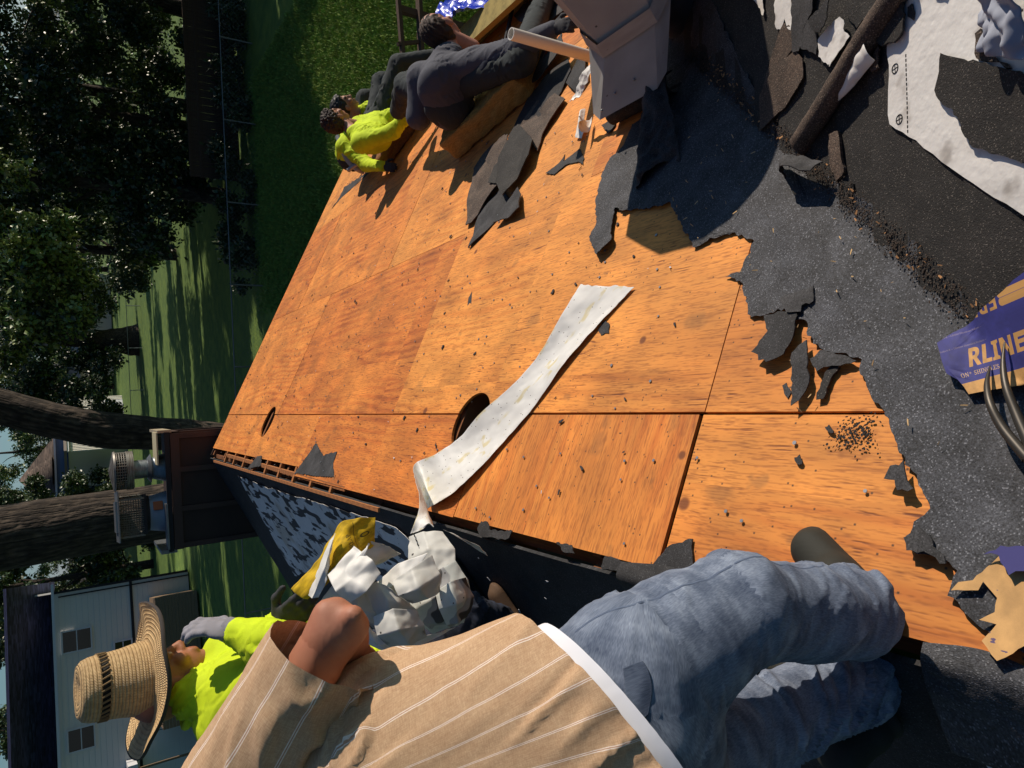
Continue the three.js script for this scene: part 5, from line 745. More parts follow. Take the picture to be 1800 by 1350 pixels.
seed = 95; scatter('shade_flecks', fleck, M.trimWhite, 150, () => { const s = rr(0.12, 1.6), z = -rr(0.35, 3.0), k = rr(0.004, 0.016); const q = new THREE.Quaternion().setFromUnitVectors(V(0, 1, 0), V(-SA, CA, 0)).multiply(new THREE.Quaternion().setFromAxisAngle(V(0, 1, 0), rnd() * 6.28)); return new THREE.Matrix4().compose(LP(s, z, 0.018), q, V(k, k * 0.6, k * rr(0.4, 1.2))); }, 'white paper flecks on the shaded black felt', 'debris');
seed = 97; scatter('dry_leaves', fleck, mat({ color: 0xb9895a }), 130, () => { const t = rnd() ** 1.6, x = lerp(1.25, 0.05, t) + rr(-0.06, 0.06), z = -0.62 - x + rr(-0.03, 0.09), k = rr(0.003, 0.011); const p = MP(x, z, 0.035); return new THREE.Matrix4().compose(p, new THREE.Quaternion().setFromEuler(new THREE.Euler(rr(-0.5, 0.5), rr(0, 6), rr(-0.5, 0.5))), V(k, k * 0.6, k * rr(0.3, 0.8))); }, 'dry leaf bits and seeds gathered along the valley', 'leaves');
seed = 99; scatter('loose_grit', new THREE.IcosahedronGeometry(0.0022, 0), M.shingleBrown, 2600, () => { const x = rr(-0.1, 1.4), z = -0.62 - x + 0.06 * (rnd() + rnd() - 1) + 0.03; return new THREE.Matrix4().compose(MP(x, z, 0.03), new THREE.Quaternion(), V(rr(0.6, 1.6), 1, 1)); }, 'loose brown grit lying along the valley', 'grit');

seed = 103; scatter('tar_residue', new THREE.IcosahedronGeometry(0.0035, 0), M.felt2, 240, i => { const c = [[0.457,-0.934], [0.449,-0.965], [0.477,-0.914], [0.439,-0.907], [0.095,-1.206], [0.224,-0.699]][i % 6], k = 0.045; const s = c[0] + k * (rnd() + rnd() - 1), z = c[1] + k * (rnd() + rnd() - 1); return onSlope(s, z, 0.012, [rr(0.3, 1.3), rr(0.15, 0.4), rr(0.3, 1.3)]); }, 'black tar crumbs stuck in patches on the near plywood', 'debris');

seed = 107; scatter('wood_slivers', fleck, mat({ color: 0xc8a878 }), 60, () => { const t = rnd(), x = lerp(0.0, 1.0, t) + rr(-0.25, 0.1), z = -0.66 - x - rr(0.0, 0.5), k = rr(0.004, 0.011); return new THREE.Matrix4().compose(MP(x, z, 0.036), new THREE.Quaternion().setFromEuler(new THREE.Euler(rr(-0.3, 0.3), rr(0, 6), 0.46 + rr(-0.3, 0.3))), V(k * 1.4, k * 0.6, k * 0.45)); }, 'pale wood slivers and seeds lying on the grey felt', 'debris');

// ---------- bodies: distance fields of tapered limbs, meshed with surface nets ----------
const arr = v => v.isVector3 ? v.toArray() : v;
const cap = (a, b, ra, rb = ra, flat = null, fold = null) => ({ a: arr(a), b: arr(b), ra, rb, flat, fold }); // flat: [axis, ratio] squashes along axis
function ell(c, r, X, Y, Z) { return { c: arr(c), r, X: X.clone(), Y: Y.clone(), Z: Z.clone() }; }
function primDist(p, x, y, z) {
  if (p.c) { const dx = x - p.c[0], dy = y - p.c[1], dz = z - p.c[2], u = dx * p.X.x + dy * p.X.y + dz * p.X.z, v = dx * p.Y.x + dy * p.Y.y + dz * p.Y.z, w = dx * p.Z.x + dy * p.Z.y + dz * p.Z.z, r = p.r; const k0 = Math.hypot(u / r[0], v / r[1], w / r[2]), k1 = Math.hypot(u / (r[0] * r[0]), v / (r[1] * r[1]), w / (r[2] * r[2])); return k1 < 1e-9 ? -Math.min(...r) : k0 * (k0 - 1) / k1; }
  const a = p.a, b = p.b, bx = b[0] - a[0], by = b[1] - a[1], bz = b[2] - a[2], px = x - a[0], py = y - a[1], pz = z - a[2], L = bx * bx + by * by + bz * bz; const t = L > 0 ? clamp((px * bx + py * by + pz * bz) / L, 0, 1) : 0; let qx = px - t * bx, qy = py - t * by, qz = pz - t * bz;
  if (p.flat) { const n = p.flat[0], k = 1 / p.flat[1] - 1, d = qx * n[0] + qy * n[1] + qz * n[2]; qx += n[0] * d * k; qy += n[1] * d * k; qz += n[2] * d * k; return (Math.hypot(qx, qy, qz) - lerp(p.ra, p.rb, t)) * p.flat[1] * 1.15; }
  return Math.hypot(qx, qy, qz) - lerp(p.ra, p.rb, t);
}
function nets(prims, cell, k = 0.03, disp = null) {
  const lo = [1e9, 1e9, 1e9], hi = [-1e9, -1e9, -1e9], bb = prims.map(p => { const l = [], h = []; for (let i = 0; i < 3; i++) { if (p.c) { const m = Math.max(...p.r); l.push(p.c[i] - m); h.push(p.c[i] + m); } else { const m = Math.max(p.ra, p.rb); l.push(Math.min(p.a[i], p.b[i]) - m); h.push(Math.max(p.a[i], p.b[i]) + m); } lo[i] = Math.min(lo[i], l[i]); hi[i] = Math.max(hi[i], h[i]); } return [l, h]; });
  const pad = k + cell * 3, o = lo.map(v => v - pad), N = [0, 1, 2].map(i => Math.ceil((hi[i] + pad - o[i]) / cell) + 1), [nx, ny, nz] = N, F = new Float32Array(nx * ny * nz).fill(1);
  prims.forEach((p, pi) => { const [l, h] = bb[pi], s = [0, 1, 2].map(i => Math.max(0, Math.floor((l[i] - pad - o[i]) / cell))), e = [0, 1, 2].map(i => Math.min(N[i] - 1, Math.ceil((h[i] + pad - o[i]) / cell))); for (let z = s[2]; z <= e[2]; z++) for (let y = s[1]; y <= e[1]; y++) for (let x = s[0]; x <= e[0]; x++) { const d = primDist(p, o[0] + x * cell, o[1] + y * cell, o[2] + z * cell), i = (z * ny + y) * nx + x, a = F[i], hh = Math.max(k - Math.abs(a - d), 0) / k; F[i] = Math.min(a, d) - hh * hh * k * 0.25; } });
  const id = new Int32Array(nx * ny * nz).fill(-1), pos = [], idx = []; const off = [0, 1, nx, nx + 1, nx * ny, nx * ny + 1, nx * ny + nx, nx * ny + nx + 1], ED = [[0, 1], [2, 3], [4, 5], [6, 7], [0, 2], [1, 3], [4, 6], [5, 7], [0, 4], [1, 5], [2, 6], [3, 7]];
  for (let z = 0; z < nz - 1; z++) for (let y = 0; y < ny - 1; y++) for (let x = 0; x < nx - 1; x++) { const b = (z * ny + y) * nx + x; let m = 0; for (let c = 0; c < 8; c++) if (F[b + off[c]] < 0) m |= 1 << c; if (m === 0 || m === 255) continue; let sx = 0, sy = 0, sz = 0, n = 0; for (const [p, q] of ED) { const fp = F[b + off[p]], fq = F[b + off[q]]; if ((fp < 0) === (fq < 0)) continue; const t = fp / (fp - fq); sx += (p & 1) + t * ((q & 1) - (p & 1)); sy += ((p >> 1) & 1) + t * (((q >> 1) & 1) - ((p >> 1) & 1)); sz += (p >> 2) + t * ((q >> 2) - (p >> 2)); n++; } id[b] = pos.length / 3; pos.push(o[0] + (x + sx / n) * cell, o[1] + (y + sy / n) * cell, o[2] + (z + sz / n) * cell); }
  const quad = (a, b, c, d, f) => { if (a < 0 || b < 0 || c < 0 || d < 0) return; if (f) idx.push(a, b, c, a, c, d); else idx.push(a, c, b, a, d, c); };
  for (let z = 1; z < nz - 1; z++) for (let y = 1; y < ny - 1; y++) for (let x = 1; x < nx - 1; x++) { const b = (z * ny + y) * nx + x, s = F[b] < 0; if (s !== F[b + 1] < 0) quad(id[b], id[b - nx], id[b - nx - nx * ny], id[b - nx * ny], !s); if (s !== F[b + nx] < 0) quad(id[b], id[b - nx * ny], id[b - 1 - nx * ny], id[b - 1], !s); if (s !== F[b + nx * ny] < 0) quad(id[b], id[b - 1], id[b - 1 - nx], id[b - nx], !s); }
  const g = new THREE.BufferGeometry(); g.setAttribute('position', new THREE.Float32BufferAttribute(pos, 3)); g.setIndex(idx); g.computeVertexNormals();
  if (disp) { const P = g.attributes.position, n = g.attributes.normal; for (let i = 0; i < P.count; i++) { const d = disp(P.getX(i), P.getY(i), P.getZ(i), n.getX(i), n.getY(i), n.getZ(i)); P.setXYZ(i, P.getX(i) + n.getX(i) * d, P.getY(i) + n.getY(i) * d, P.getZ(i) + n.getZ(i) * d); } g.computeVertexNormals(); }
  return g;
}
// clothing: the same field with folds along and across each limb; every triangle takes its cloth direction from the limb it covers
function garment(prims, cell, k, amp = 0.006, sd = 0) {
  const fr = prims.map(p => { if (p.c) return null; const A = V(p.a), d = V(p.b).sub(A), L = d.length() || 1e-6; d.divideScalar(L); const e = Math.abs(d.y) < 0.9 ? V(0, 1, 0) : V(0, 0, 1); const n = p.flat ? V(p.flat[0]) : d.clone().cross(e).normalize(); const m = d.clone().cross(n).normalize(); return { A, d, L, n, m }; });
  const near = (x, y, z) => { let bi = 0, bd = 1e9; prims.forEach((p, i) => { if (!fr[i]) return; const d = primDist(p, x, y, z); if (d < bd) { bd = d; bi = i; } }); return bi; };
  const local = (i, x, y, z) => { const f = fr[i], q = V(x, y, z).sub(f.A), t = q.dot(f.d); return [t, Math.atan2(q.dot(f.m), q.dot(f.n)), t / f.L]; };
  const g = nets(prims, cell, k, (x, y, z) => {
    const i = near(x, y, z), p = prims[i], [t, ph, tt] = local(i, x, y, z), fo = p.fold || [10, 1.6, 1, 0.6]; // [rings per metre, lobes, strength, twist]
    const w = t * fo[0] + 0.9 * n3(x * 7, y * 7, z * 7 + sd), q = ph * fo[1] + t * fo[3] * 12;
    const nz = n3(w, Math.cos(q) * 1.3, Math.sin(q) * 1.3 + sd), nb = n3(w * 0.6 + 7, Math.cos(q) * 0.8, Math.sin(q) * 0.8 + sd + 4), mask = smooth(-0.12, 0.3, n3(x * 4.5, y * 4.5, z * 4.5 + sd * 3));
    const valley = Math.exp(-nz * nz * 60), lip = Math.exp(-((nz - 0.22) ** 2) * 50), r2 = n3(x * 34, y * 34, z * 34);
    return amp * fo[2] * ((0.25 + 0.95 * mask) * (-1.25 * valley + 0.8 * lip) + 0.55 * nb + 0.12 * r2);
  });
  const P = g.attributes.position, Nn = g.attributes.normal, ix = g.index.array, pos = new Float32Array(ix.length * 3), nor = new Float32Array(ix.length * 3), uv = new Float32Array(ix.length * 2), own = new Uint8Array(ix.length / 3);
  for (let t = 0; t < ix.length; t += 3) {
    const c = [0, 0, 0]; for (let j = 0; j < 3; j++) { c[0] += P.getX(ix[t + j]) / 3; c[1] += P.getY(ix[t + j]) / 3; c[2] += P.getZ(ix[t + j]) / 3; }
    const i = near(...c), p = prims[i], r = p.ur || (p.ra + p.rb) / 2, [, pc] = local(i, ...c); own[t / 3] = i;
    for (let j = 0; j < 3; j++) { const v = ix[t + j], x = P.getX(v), y = P.getY(v), z = P.getZ(v), o = t + j; pos.set([x, y, z], o * 3); nor.set([Nn.getX(v), Nn.getY(v), Nn.getZ(v)], o * 3); let [tt, ph] = local(i, x, y, z); if (ph - pc > Math.PI) ph -= 2 * Math.PI; if (ph - pc < -Math.PI) ph += 2 * Math.PI; uv[o * 2] = ph * r; uv[o * 2 + 1] = tt; }
  }
  const q = new THREE.BufferGeometry(); q.setAttribute('position', new THREE.BufferAttribute(pos, 3)); q.setAttribute('normal', new THREE.BufferAttribute(nor, 3)); q.setAttribute('uv', new THREE.BufferAttribute(uv, 2)); q.userData.own = own; return q;
}
// open end of a garment: cloth of the given limbs that lies past a plane is cut off
function trim(g, o, n, which, inside) {
  const P = g.attributes.position, U = g.attributes.uv, Nn = g.attributes.normal, k = [], u = [], nn = [], own = [];
  for (let t = 0; t < P.count; t += 3) {
    const mine = (!which || which.includes(g.userData.own[t / 3])) && (!inside || inside(V(P.getX(t), P.getY(t), P.getZ(t)))); const d = [0, 1, 2].map(j => V(P.getX(t + j), P.getY(t + j), P.getZ(t + j)).sub(o).dot(n)); if (mine && Math.min(...d) > 0) continue;
    for (let j = 0; j < 3; j++) { const q = V(P.getX(t + j), P.getY(t + j), P.getZ(t + j)); if (mine && d[j] > 0) q.addScaledVector(n, -d[j]); k.push(q.x, q.y, q.z); u.push(U.getX(t + j), U.getY(t + j)); nn.push(Nn.getX(t + j), Nn.getY(t + j), Nn.getZ(t + j)); } own.push(g.userData.own[t / 3]);
  }
  const r = new THREE.BufferGeometry(); r.setAttribute('position', new THREE.Float32BufferAttribute(k, 3)); r.setAttribute('normal', new THREE.Float32BufferAttribute(nn, 3)); r.setAttribute('uv', new THREE.Float32BufferAttribute(u, 2)); r.userData.own = own; return r;
}
function frame(f, up = [0, 1, 0]) { const Z = V(f).normalize(), X = V(up).cross(Z).normalize(), Y = Z.clone().cross(X); return { X, Y, Z }; }
const paint = (g, fn) => { const p = g.attributes.position, c = new Float32Array(p.count * 3); for (let i = 0; i < p.count; i++) c.set(fn(p.getX(i), p.getY(i), p.getZ(i)), i * 3); g.setAttribute('color', new THREE.BufferAttribute(c, 3)); return g; };
function headGeo(c, f, up, skin, s = 1, cell = 0.0045) {
  const { X, Y, Z } = frame(f, up), at = (x, y, z) => V(c).addScaledVector(X, x * s).addScaledVector(Y, y * s).addScaledVector(Z, z * s);
  const E = (x, y, z, a, b, d) => ell(at(x, y, z), [a * s, b * s, d * s], X, Y, Z), Cc = (a, b, r, r2) => cap(at(...a), at(...b), r * s, (r2 ?? r) * s);
  const pr = [E(0, 0.03, -0.012, 0.077, 0.098, 0.097), E(0, -0.045, 0.03, 0.058, 0.066, 0.062), E(0, -0.1, 0.058, 0.028, 0.022, 0.024), Cc([-0.034, 0.028, 0.076], [0.034, 0.028, 0.076], 0.015), Cc([0, 0.02, 0.086], [0, -0.03, 0.108], 0.009, 0.0135), E(0.014, -0.033, 0.094, 0.009, 0.008, 0.011), E(-0.014, -0.033, 0.094, 0.009, 0.008, 0.011), Cc([-0.02, -0.06, 0.086], [0.02, -0.06, 0.086], 0.0075), Cc([-0.017, -0.072, 0.084], [0.017, -0.072, 0.084], 0.0085), E(0.045, -0.022, 0.062, 0.025, 0.022, 0.022), E(-0.045, -0.022, 0.062, 0.025, 0.022, 0.022), E(0.079, -0.005, -0.008, 0.011, 0.033, 0.021), E(-0.079, -0.005, -0.008, 0.011, 0.033, 0.021), Cc([0, -0.06, -0.02], [0, -0.19, -0.03], 0.052, 0.06), E(0.031, 0.008, 0.083, 0.013, 0.008, 0.008), E(-0.031, 0.008, 0.083, 0.013, 0.008, 0.008)];
  const g = nets(pr, cell, 0.014 * s);
  const loc = (x, y, z) => { const q = V(x, y, z).sub(V(c)); return [q.dot(X) / s, q.dot(Y) / s, q.dot(Z) / s]; };
  return paint(g, (x, y, z) => { const [u, v, w] = loc(x, y, z); let k = skin.map(q => q * (1 + 0.16 * n3(x * 40, y * 40, z * 40))); const ed = Math.hypot((Math.abs(u) - 0.031) / 0.012, (v - 0.008) / 0.007); if (w > 0.07 && ed < 1) k = Math.hypot(Math.abs(u) - 0.031, v - 0.008) < 0.005 ? [0.02, 0.012, 0.01] : [0.5, 0.46, 0.42]; if (w > 0.06 && Math.abs(v - 0.03) < 0.006 && Math.abs(Math.abs(u) - 0.032) < 0.02) k = [0.03, 0.02, 0.015]; if (w > 0.08 && v < -0.053 && v > -0.08 && Math.abs(u) < 0.024) k = [skin[0] * 0.85, skin[1] * 0.62, skin[2] * 0.62]; return k; });
}
function handPrims(w, d, n, thumb, curl = 0.35, s = 1) { // wrist, direction, palm normal, thumb side sign
  const Dv = V(d).normalize(), S = Dv.clone().cross(V(n)).normalize().multiplyScalar(thumb), Nn = S.clone().cross(Dv).normalize(); if (Nn.dot(V(n)) < 0) Nn.negate(); const W = V(w), out = [];
  out.push(ell(W.clone().addScaledVector(Dv, 0.048 * s), [0.04 * s, 0.052 * s, 0.017 * s], S, Dv, Nn), cap(W.clone().addScaledVector(Dv, -0.05 * s), W.clone().addScaledVector(Dv, 0.03 * s), 0.027 * s, 0.026 * s));
  [[0.029, 0.072], [0.0095, 0.08], [-0.01, 0.075], [-0.029, 0.058]].forEach(([o, L], i) => { let p = W.clone().addScaledVector(Dv, 0.088 * s - Math.abs(o) * 0.2).addScaledVector(S, o * s), a = curl * 0.5 + i * 0.08 * curl; for (let k = 0; k < 3; k++) { const l = L * s * [0.45, 0.32, 0.23][k], q = p.clone().addScaledVector(Dv, l * Math.cos(a)).addScaledVector(Nn, l * Math.sin(a)); out.push(cap(p, q, (0.0096 - k * 0.0006) * s, (0.009 - k * 0.0008) * s)); p = q; a += curl; } });
  let p = W.clone().addScaledVector(Dv, 0.025 * s).addScaledVector(S, 0.028 * s), q = p.clone().addScaledVector(S, 0.03 * s).addScaledVector(Dv, 0.03 * s).addScaledVector(Nn, 0.012 * s); out.push(cap(p, q, 0.014 * s, 0.0115 * s)); out.push(cap(q, q.clone().addScaledVector(Dv, 0.034 * s).addScaledVector(S, 0.008 * s).addScaledVector(Nn, 0.014 * s), 0.011 * s, 0.0088 * s));
  return out;
}
const skinMat = new THREE.MeshPhysicalMaterial({ vertexColors: true, roughness: 0.62, sheen: 0.2, side: THREE.DoubleSide });
const skinGeo = (prims, cell, k, skin) => paint(nets(prims, cell, k), (x, y, z) => skin.map((q, i) => q * (1 + 0.16 * n3(x * 26, y * 26, z * 26) + (0.12 * n3(x * 110, y * 110, z * 110) + 0.1 * n3(x * 230, y * 230, z * 230)) * (i ? 1 : 0.5))));
const bodyMerge = list => mergeGeometries(list.map(g => { g.deleteAttribute('uv'); return g; }));
// fabrics
const weave = tex(256, 256, (x, y) => 128 + 50 * ((x >> 1) % 2 ^ (y >> 1) % 2 ? 1 : -1) * 0.6 + 60 * (vn(x / 3, y / 3, 4, 85, 85) - 0.5), false);
const stripeTex = tex(512, 512, (x, y) => { // 0.115 m across, two double white lines on tan linen
  const slub = 0.55 * vn(x / 2, y / 26, 3, 256, 20) + 0.45 * vn(x / 26, y / 2, 5, 20, 256), p = fb(x / 128, y / 128, 9, 3, 4, 4); let c = mix3([166, 130, 98], [206, 176, 142], clamp(slub * 1.1 + 0.4 * (p - 0.45), 0, 1)); const s = x % 256; const w = (s > 118 && s < 126) || (s > 132 && s < 140); if (w) c = mix3(c, [238, 230, 222], 0.62 + 0.35 * vn(x / 3, y / 9, 8, 170, 57)); else if (s >= 126 && s <= 132) c = mix3(c, [180, 130, 110], 0.5); return c; });
M.linen = mat({ map: rep(stripeTex, 1 / 0.115, 1 / 0.115), bumpMap: rep(weave, 30, 30), bumpScale: 0.0006, roughness: 0.95 });
const denimTex = tex(512, 512, (x, y) => { const tw = ((x + y) % 4) / 4, p = fb(x / 64, y / 64, 3, 5, 8, 8), q = fb(x / 170, y / 40, 8, 3, 3, 13), w = vn(x / 1.5, y / 7, 13, 341, 73); return mix3([50, 62, 84], [158, 169, 186], clamp(0.16 + 0.7 * (p - 0.45) + 0.3 * (w - 0.4) + 0.14 * tw + 0.75 * (q - 0.42) + 0.25, 0, 1)); });
M.denim = mat({ map: rep(denimTex, 3.4, 3.4), bumpMap: rep(weave, 34, 34), bumpScale: 0.0005, roughness: 0.95 });
M.denimDark = mat({ map: rep(denimTex, 3.4, 3.4), color: 0x596070, roughness: 0.95 });
const limeTex = tex(256, 256, (x, y) => { const p = fb(x / 64, y / 64, 5, 4, 4, 4), k = 0.94 + 0.2 * (p - 0.45); return [202 * k, 226 * k, 18 * k]; });
M.lime = mat({ map: rep(limeTex, 4, 4), bumpMap: rep(weave, 40, 40), bumpScale: 0.0004, roughness: 0.85 });
M.darkShirt = mat({ color: 0x494b54, bumpMap: rep(weave, 40, 40), bumpScale: 0.0004, roughness: 0.9 });
M.darkPants = mat({ color: 0x2b3234, roughness: 0.9 });
M.glove = mat({ color: 0x85848c, bumpMap: rep(weave, 60, 60), bumpScale: 0.0008, roughness: 0.9 });
M.gloveDark = mat({ color: 0x303136, roughness: 0.85 });
M.shoe = mat({ color: 0x24241d, roughness: 0.8, bumpMap: rep(fineBump, 8, 8), bumpScale: 0.001 });
M.shoeTan = mat({ color: 0x5a4430, roughness: 0.8 });
M.hairDark = mat({ color: 0x14100e, roughness: 0.55 }); M.hairBrown = mat({ color: 0x2e1c10, roughness: 0.75 }); M.hairCurl = mat({ color: 0x2a1a12, roughness: 0.7 });
M.tee = mat({ color: 0xd8dae2, roughness: 0.9 });
function shoe(heel, toe, up, r = 0.045) { const h = V(heel), t = V(toe), d = t.clone().sub(h).normalize(), u = V(up); const at = (k, y) => h.clone().lerp(t, k).addScaledVector(u, y).toArray(); const fl = [arr(u), 0.75]; return [cap(at(0.13, 0.045), at(0.5, 0.05), 0.042, 0.046), cap(at(0.45, 0.038), at(0.86, 0.03), 0.047, 0.043, fl), cap(at(0.16, 0.07), at(0.22, 0.13), 0.044, 0.05), cap(at(0.1, 0.014), at(0.9, 0.014), 0.043, 0.046, [arr(u), 0.35])]; }
// ----- the person in the striped shirt -----
{
  const pelvis = V([-0.494,5.821,-0.782]), chest = V([-0.562,6.12,-0.936]), neck = V([-0.639,6.254,-1.018]), hipR = V([-0.425,5.803,-0.781]), hipL = V([-0.62,5.747,-0.807]), kneeR = V([-0.364,5.613,-0.74]), ankR = V([-0.452,5.257,-0.748]), kneeL = V([-0.624,5.47,-0.829]), ankL = V([-0.645,5.119,-0.84]), shR = V([-0.519,6.296,-1.032]), elR = V([-0.33,6.189,-0.978]), wrR = V([-0.443,6.105,-1.205]), shL = V([-0.808,6.205,-1.072]), elL = V([-0.913,5.995,-0.996]), wrL = V([-1.033,5.776,-1.094]);
  const p = thing('person', 'person in a tan striped shirt and blue jeans seen from behind', 'person', ankR.toArray());
  const skin = [0.36, 0.145, 0.085], back = V([-0.347,6.228,-0.663]).sub(V([-0.495,6.112,-0.947])).normalize(); const fl = [back.toArray(), 0.72];
  const fwd = V(0.75, -0.25, -0.6);
  const hc = neck.clone().add(V(-0.1, 0.15, -0.02));
  const body = bodyMerge([
    skinGeo([cap(pelvis, chest, 0.11, 0.115, fl), cap(chest, neck, 0.11, 0.06, fl), cap(shL, shR, 0.05, 0.05), cap(hipR, kneeR, 0.07, 0.05), cap(kneeR, ankR, 0.05, 0.035), cap(hipL, kneeL, 0.07, 0.05), cap(kneeL, ankL, 0.05, 0.035), cap(shR, elR, 0.045, 0.038), cap(shL, elL, 0.05, 0.042), cap(elL, wrL, 0.042, 0.028), cap(pelvis, hipR, 0.1, 0.08), cap(pelvis, hipL, 0.1, 0.08), cap(neck, hc, 0.058, 0.055)], 0.014, 0.03, skin),
    skinGeo([cap(shR, elR, 0.047, 0.034), cap(elR, elR.clone().lerp(wrR, 0.3), 0.034, 0.043), cap(elR.clone().lerp(wrR, 0.35), wrR, 0.046, 0.03), cap(V([-0.301,6.171,-0.941]), V([-0.322,6.162,-0.96]), 0.014, 0.018), cap(V([-0.296,6.198,-0.977]), V([-0.295,6.185,-0.975]), 0.013, 0.013)], 0.005, 0.022, skin),
    skinGeo(handPrims(wrR, V([-0.515,6.033,-1.29]).sub(wrR), V(-0.3, 0.2, 1), 1, 0.4), 0.004, 0.008, skin), skinGeo(handPrims(wrL, V(0, -1, -0.3), V(1, 0, 0), 1, 0.4), 0.006, 0.008, skin), headGeo(hc, fwd, V(0.1, 1, -0.2), skin, 1, 0.006)]);
  part('body', body, skinMat, p);
  part('hair', nets([ell(hc.clone().add(V(0, 0.04, 0.02)), [0.083, 0.1, 0.1], V(1, 0, 0), V(0, 1, 0), V(0, 0, 1))], 0.008, 0.01), M.hairDark, p);
  // shirt: torso and right sleeve as one garment
  const ax = pelvis.clone().sub(chest).normalize(), hem = V([-0.495,5.889,-0.802]).addScaledVector(ax, -0.02);
  const T = [cap(hem.clone().addScaledVector(ax, 0.16), chest, 0.197, 0.172, fl, [3.2, 1.7, 0.75, 0.4]), cap(chest, neck, 0.168, 0.085, fl, [6, 2, 1, 0.5]), cap(shR.clone().lerp(shL, 0.12), shR.clone().lerp(shL, 0.6), 0.085, 0.095, null, [5, 1, 0.7, 0.2]), cap(shL, shL.clone().lerp(elL, 0.7), 0.08, 0.075)];
  const SL = [cap(shR.clone().lerp(elR, -0.15), shR.clone().lerp(elR, 0.9), 0.09, 0.081, null, [6, 1.3, 1.0, 0.7])];
  T.forEach((q, i) => { q.ur = i < 2 ? 0.165 : 0.086; }); SL[0].ur = 0.086;
  const cuffN = elR.clone().sub(shR).normalize(), cuffO = shR.clone().lerp(elR, 0.86), H1 = V([-0.308,5.962,-0.787]), H2 = V([-0.527,5.854,-0.72]), hemN = H2.clone().sub(H1).cross(back).normalize(); if (hemN.dot(ax) < 0) hemN.negate();
  const sg = trim(garment(T, 0.0085, 0.05, 0.0058, 3), H1, hemN, [0]);
  part('sleeve', trim(garment(SL, 0.0075, 0.02, 0.006, 6), cuffO, cuffN), M.linen, p);
  part('shirt', sg, M.linen, p);
  let tg = garment([cap(hem.clone().addScaledVector(ax, 0.17), hem.clone().lerp(chest, 0.12), 0.181, 0.15, fl, [3, 2, 0.5, 0.2])], 0.009, 0.03, 0.003, 5); tg = trim(tg, H1.clone().addScaledVector(hemN, 0.024), hemN); part('undershirt', tg, M.tee, p);
  const mid = (a, b, t, off) => a.clone().lerp(b, t).add(off || V(0, 0, 0));
  const J = [cap(hem.clone().addScaledVector(ax, -0.02), pelvis, 0.138, 0.145, [fl[0], 0.68], [4, 2, 0.5, 0.2]), cap(pelvis, hipR, 0.112, 0.107, null, [4, 1.5, 0.7, 0.4]), cap(pelvis, hipL, 0.118, 0.112, null, [4, 1.5, 0.7, 0.4]), cap(hipR, mid(hipR, kneeR, 0.5), 0.103, 0.094, null, [4, 1.2, 0.7, 1.2]), cap(mid(hipR, kneeR, 0.5), kneeR, 0.097, 0.083, null, [6, 1.1, 0.8, 0.8]), cap(kneeR, mid(kneeR, ankR, 0.55), 0.084, 0.078, null, [6, 1.0, 1.0, 1.0]), cap(mid(kneeR, ankR, 0.55), mid(kneeR, ankR, 0.93), 0.078, 0.082, null, [9, 0.9, 1.2, 0.6]), cap(hipL, mid(hipL, kneeL, 0.5), 0.106, 0.084, null, [5, 1.2, 1, 1.2]), cap(mid(hipL, kneeL, 0.5), kneeL, 0.084, 0.075, null, [8, 1, 1, 0.8]), cap(kneeL, mid(kneeL, ankL, 0.95), 0.075, 0.078, null, [7, 1, 1.1, 1])];
  const jn = part('jeans', garment(J, 0.0075, 0.03, 0.0075, 9), M.denim, p);
  // side seam and back pocket stitched on the jeans
  const fieldJ = o => { let d = 1; for (const pr of J) { const e = primDist(pr, o.x, o.y, o.z), k = 0.035, hh = Math.max(k - Math.abs(d - e), 0) / k; d = Math.min(d, e) - hh * hh * k * 0.25; } return d; };
  const gradJ = o => { const e = 0.004; return V(fieldJ(o.clone().add(V(e, 0, 0))) - fieldJ(o.clone().add(V(-e, 0, 0))), fieldJ(o.clone().add(V(0, e, 0))) - fieldJ(o.clone().add(V(0, -e, 0))), fieldJ(o.clone().add(V(0, 0, e))) - fieldJ(o.clone().add(V(0, 0, -e)))).normalize(); };
  const JP = jn.geometry.attributes.position, JN = jn.geometry.attributes.normal; jn.updateMatrixWorld(true); const inv = jn.matrixWorld; const JV = []; for (let i = 0; i < JP.count; i += 3) JV.push([V(JP.getX(i), JP.getY(i), JP.getZ(i)), V(JN.getX(i), JN.getY(i), JN.getZ(i))]);
  const onJ = (q, h = 0.002) => { const o = q.clone(); for (let i = 0; i < 12; i++) o.addScaledVector(gradJ(o), -fieldJ(o) * 0.9); let bd = 1e9, e = null; for (const q2 of JV) { const dd = q2[0].distanceToSquared(o); if (dd < bd) { bd = dd; e = q2; } } const n = e[1]; return o.addScaledVector(n, e[0].clone().sub(o).dot(n) + h); }; // nearest point of the cloth
  const stitch = mat({ color: 0xa8a497, roughness: 1 }), seamM = mat({ map: rep(denimTex, 5, 5), color: 0xcfd6e0 });
  const drape = (pts, h, n = 60) => new THREE.CatmullRomCurve3(new THREE.CatmullRomCurve3(pts.map(q => V(q))).getPoints(n).map(q => onJ(q, h)));
  const line = (pts, r, m, nm, par) => part(nm, new THREE.TubeGeometry(drape(pts, 0.0024), 140, r, 6), m, par);
  line([[-0.354,5.89,-0.801],[-0.338,5.857,-0.779],[-0.322,5.821,-0.756],[-0.312,5.758,-0.738],[-0.31,5.685,-0.726],[-0.314,5.584,-0.721],[-0.31,5.486,-0.716],[-0.322,5.401,-0.72]], 0.0034, seamM, 'side_seam', jn);
  line([[-0.352,5.89,-0.801],[-0.335,5.856,-0.779],[-0.32,5.816,-0.752]], 0.0012, stitch, 'stitch', jn);
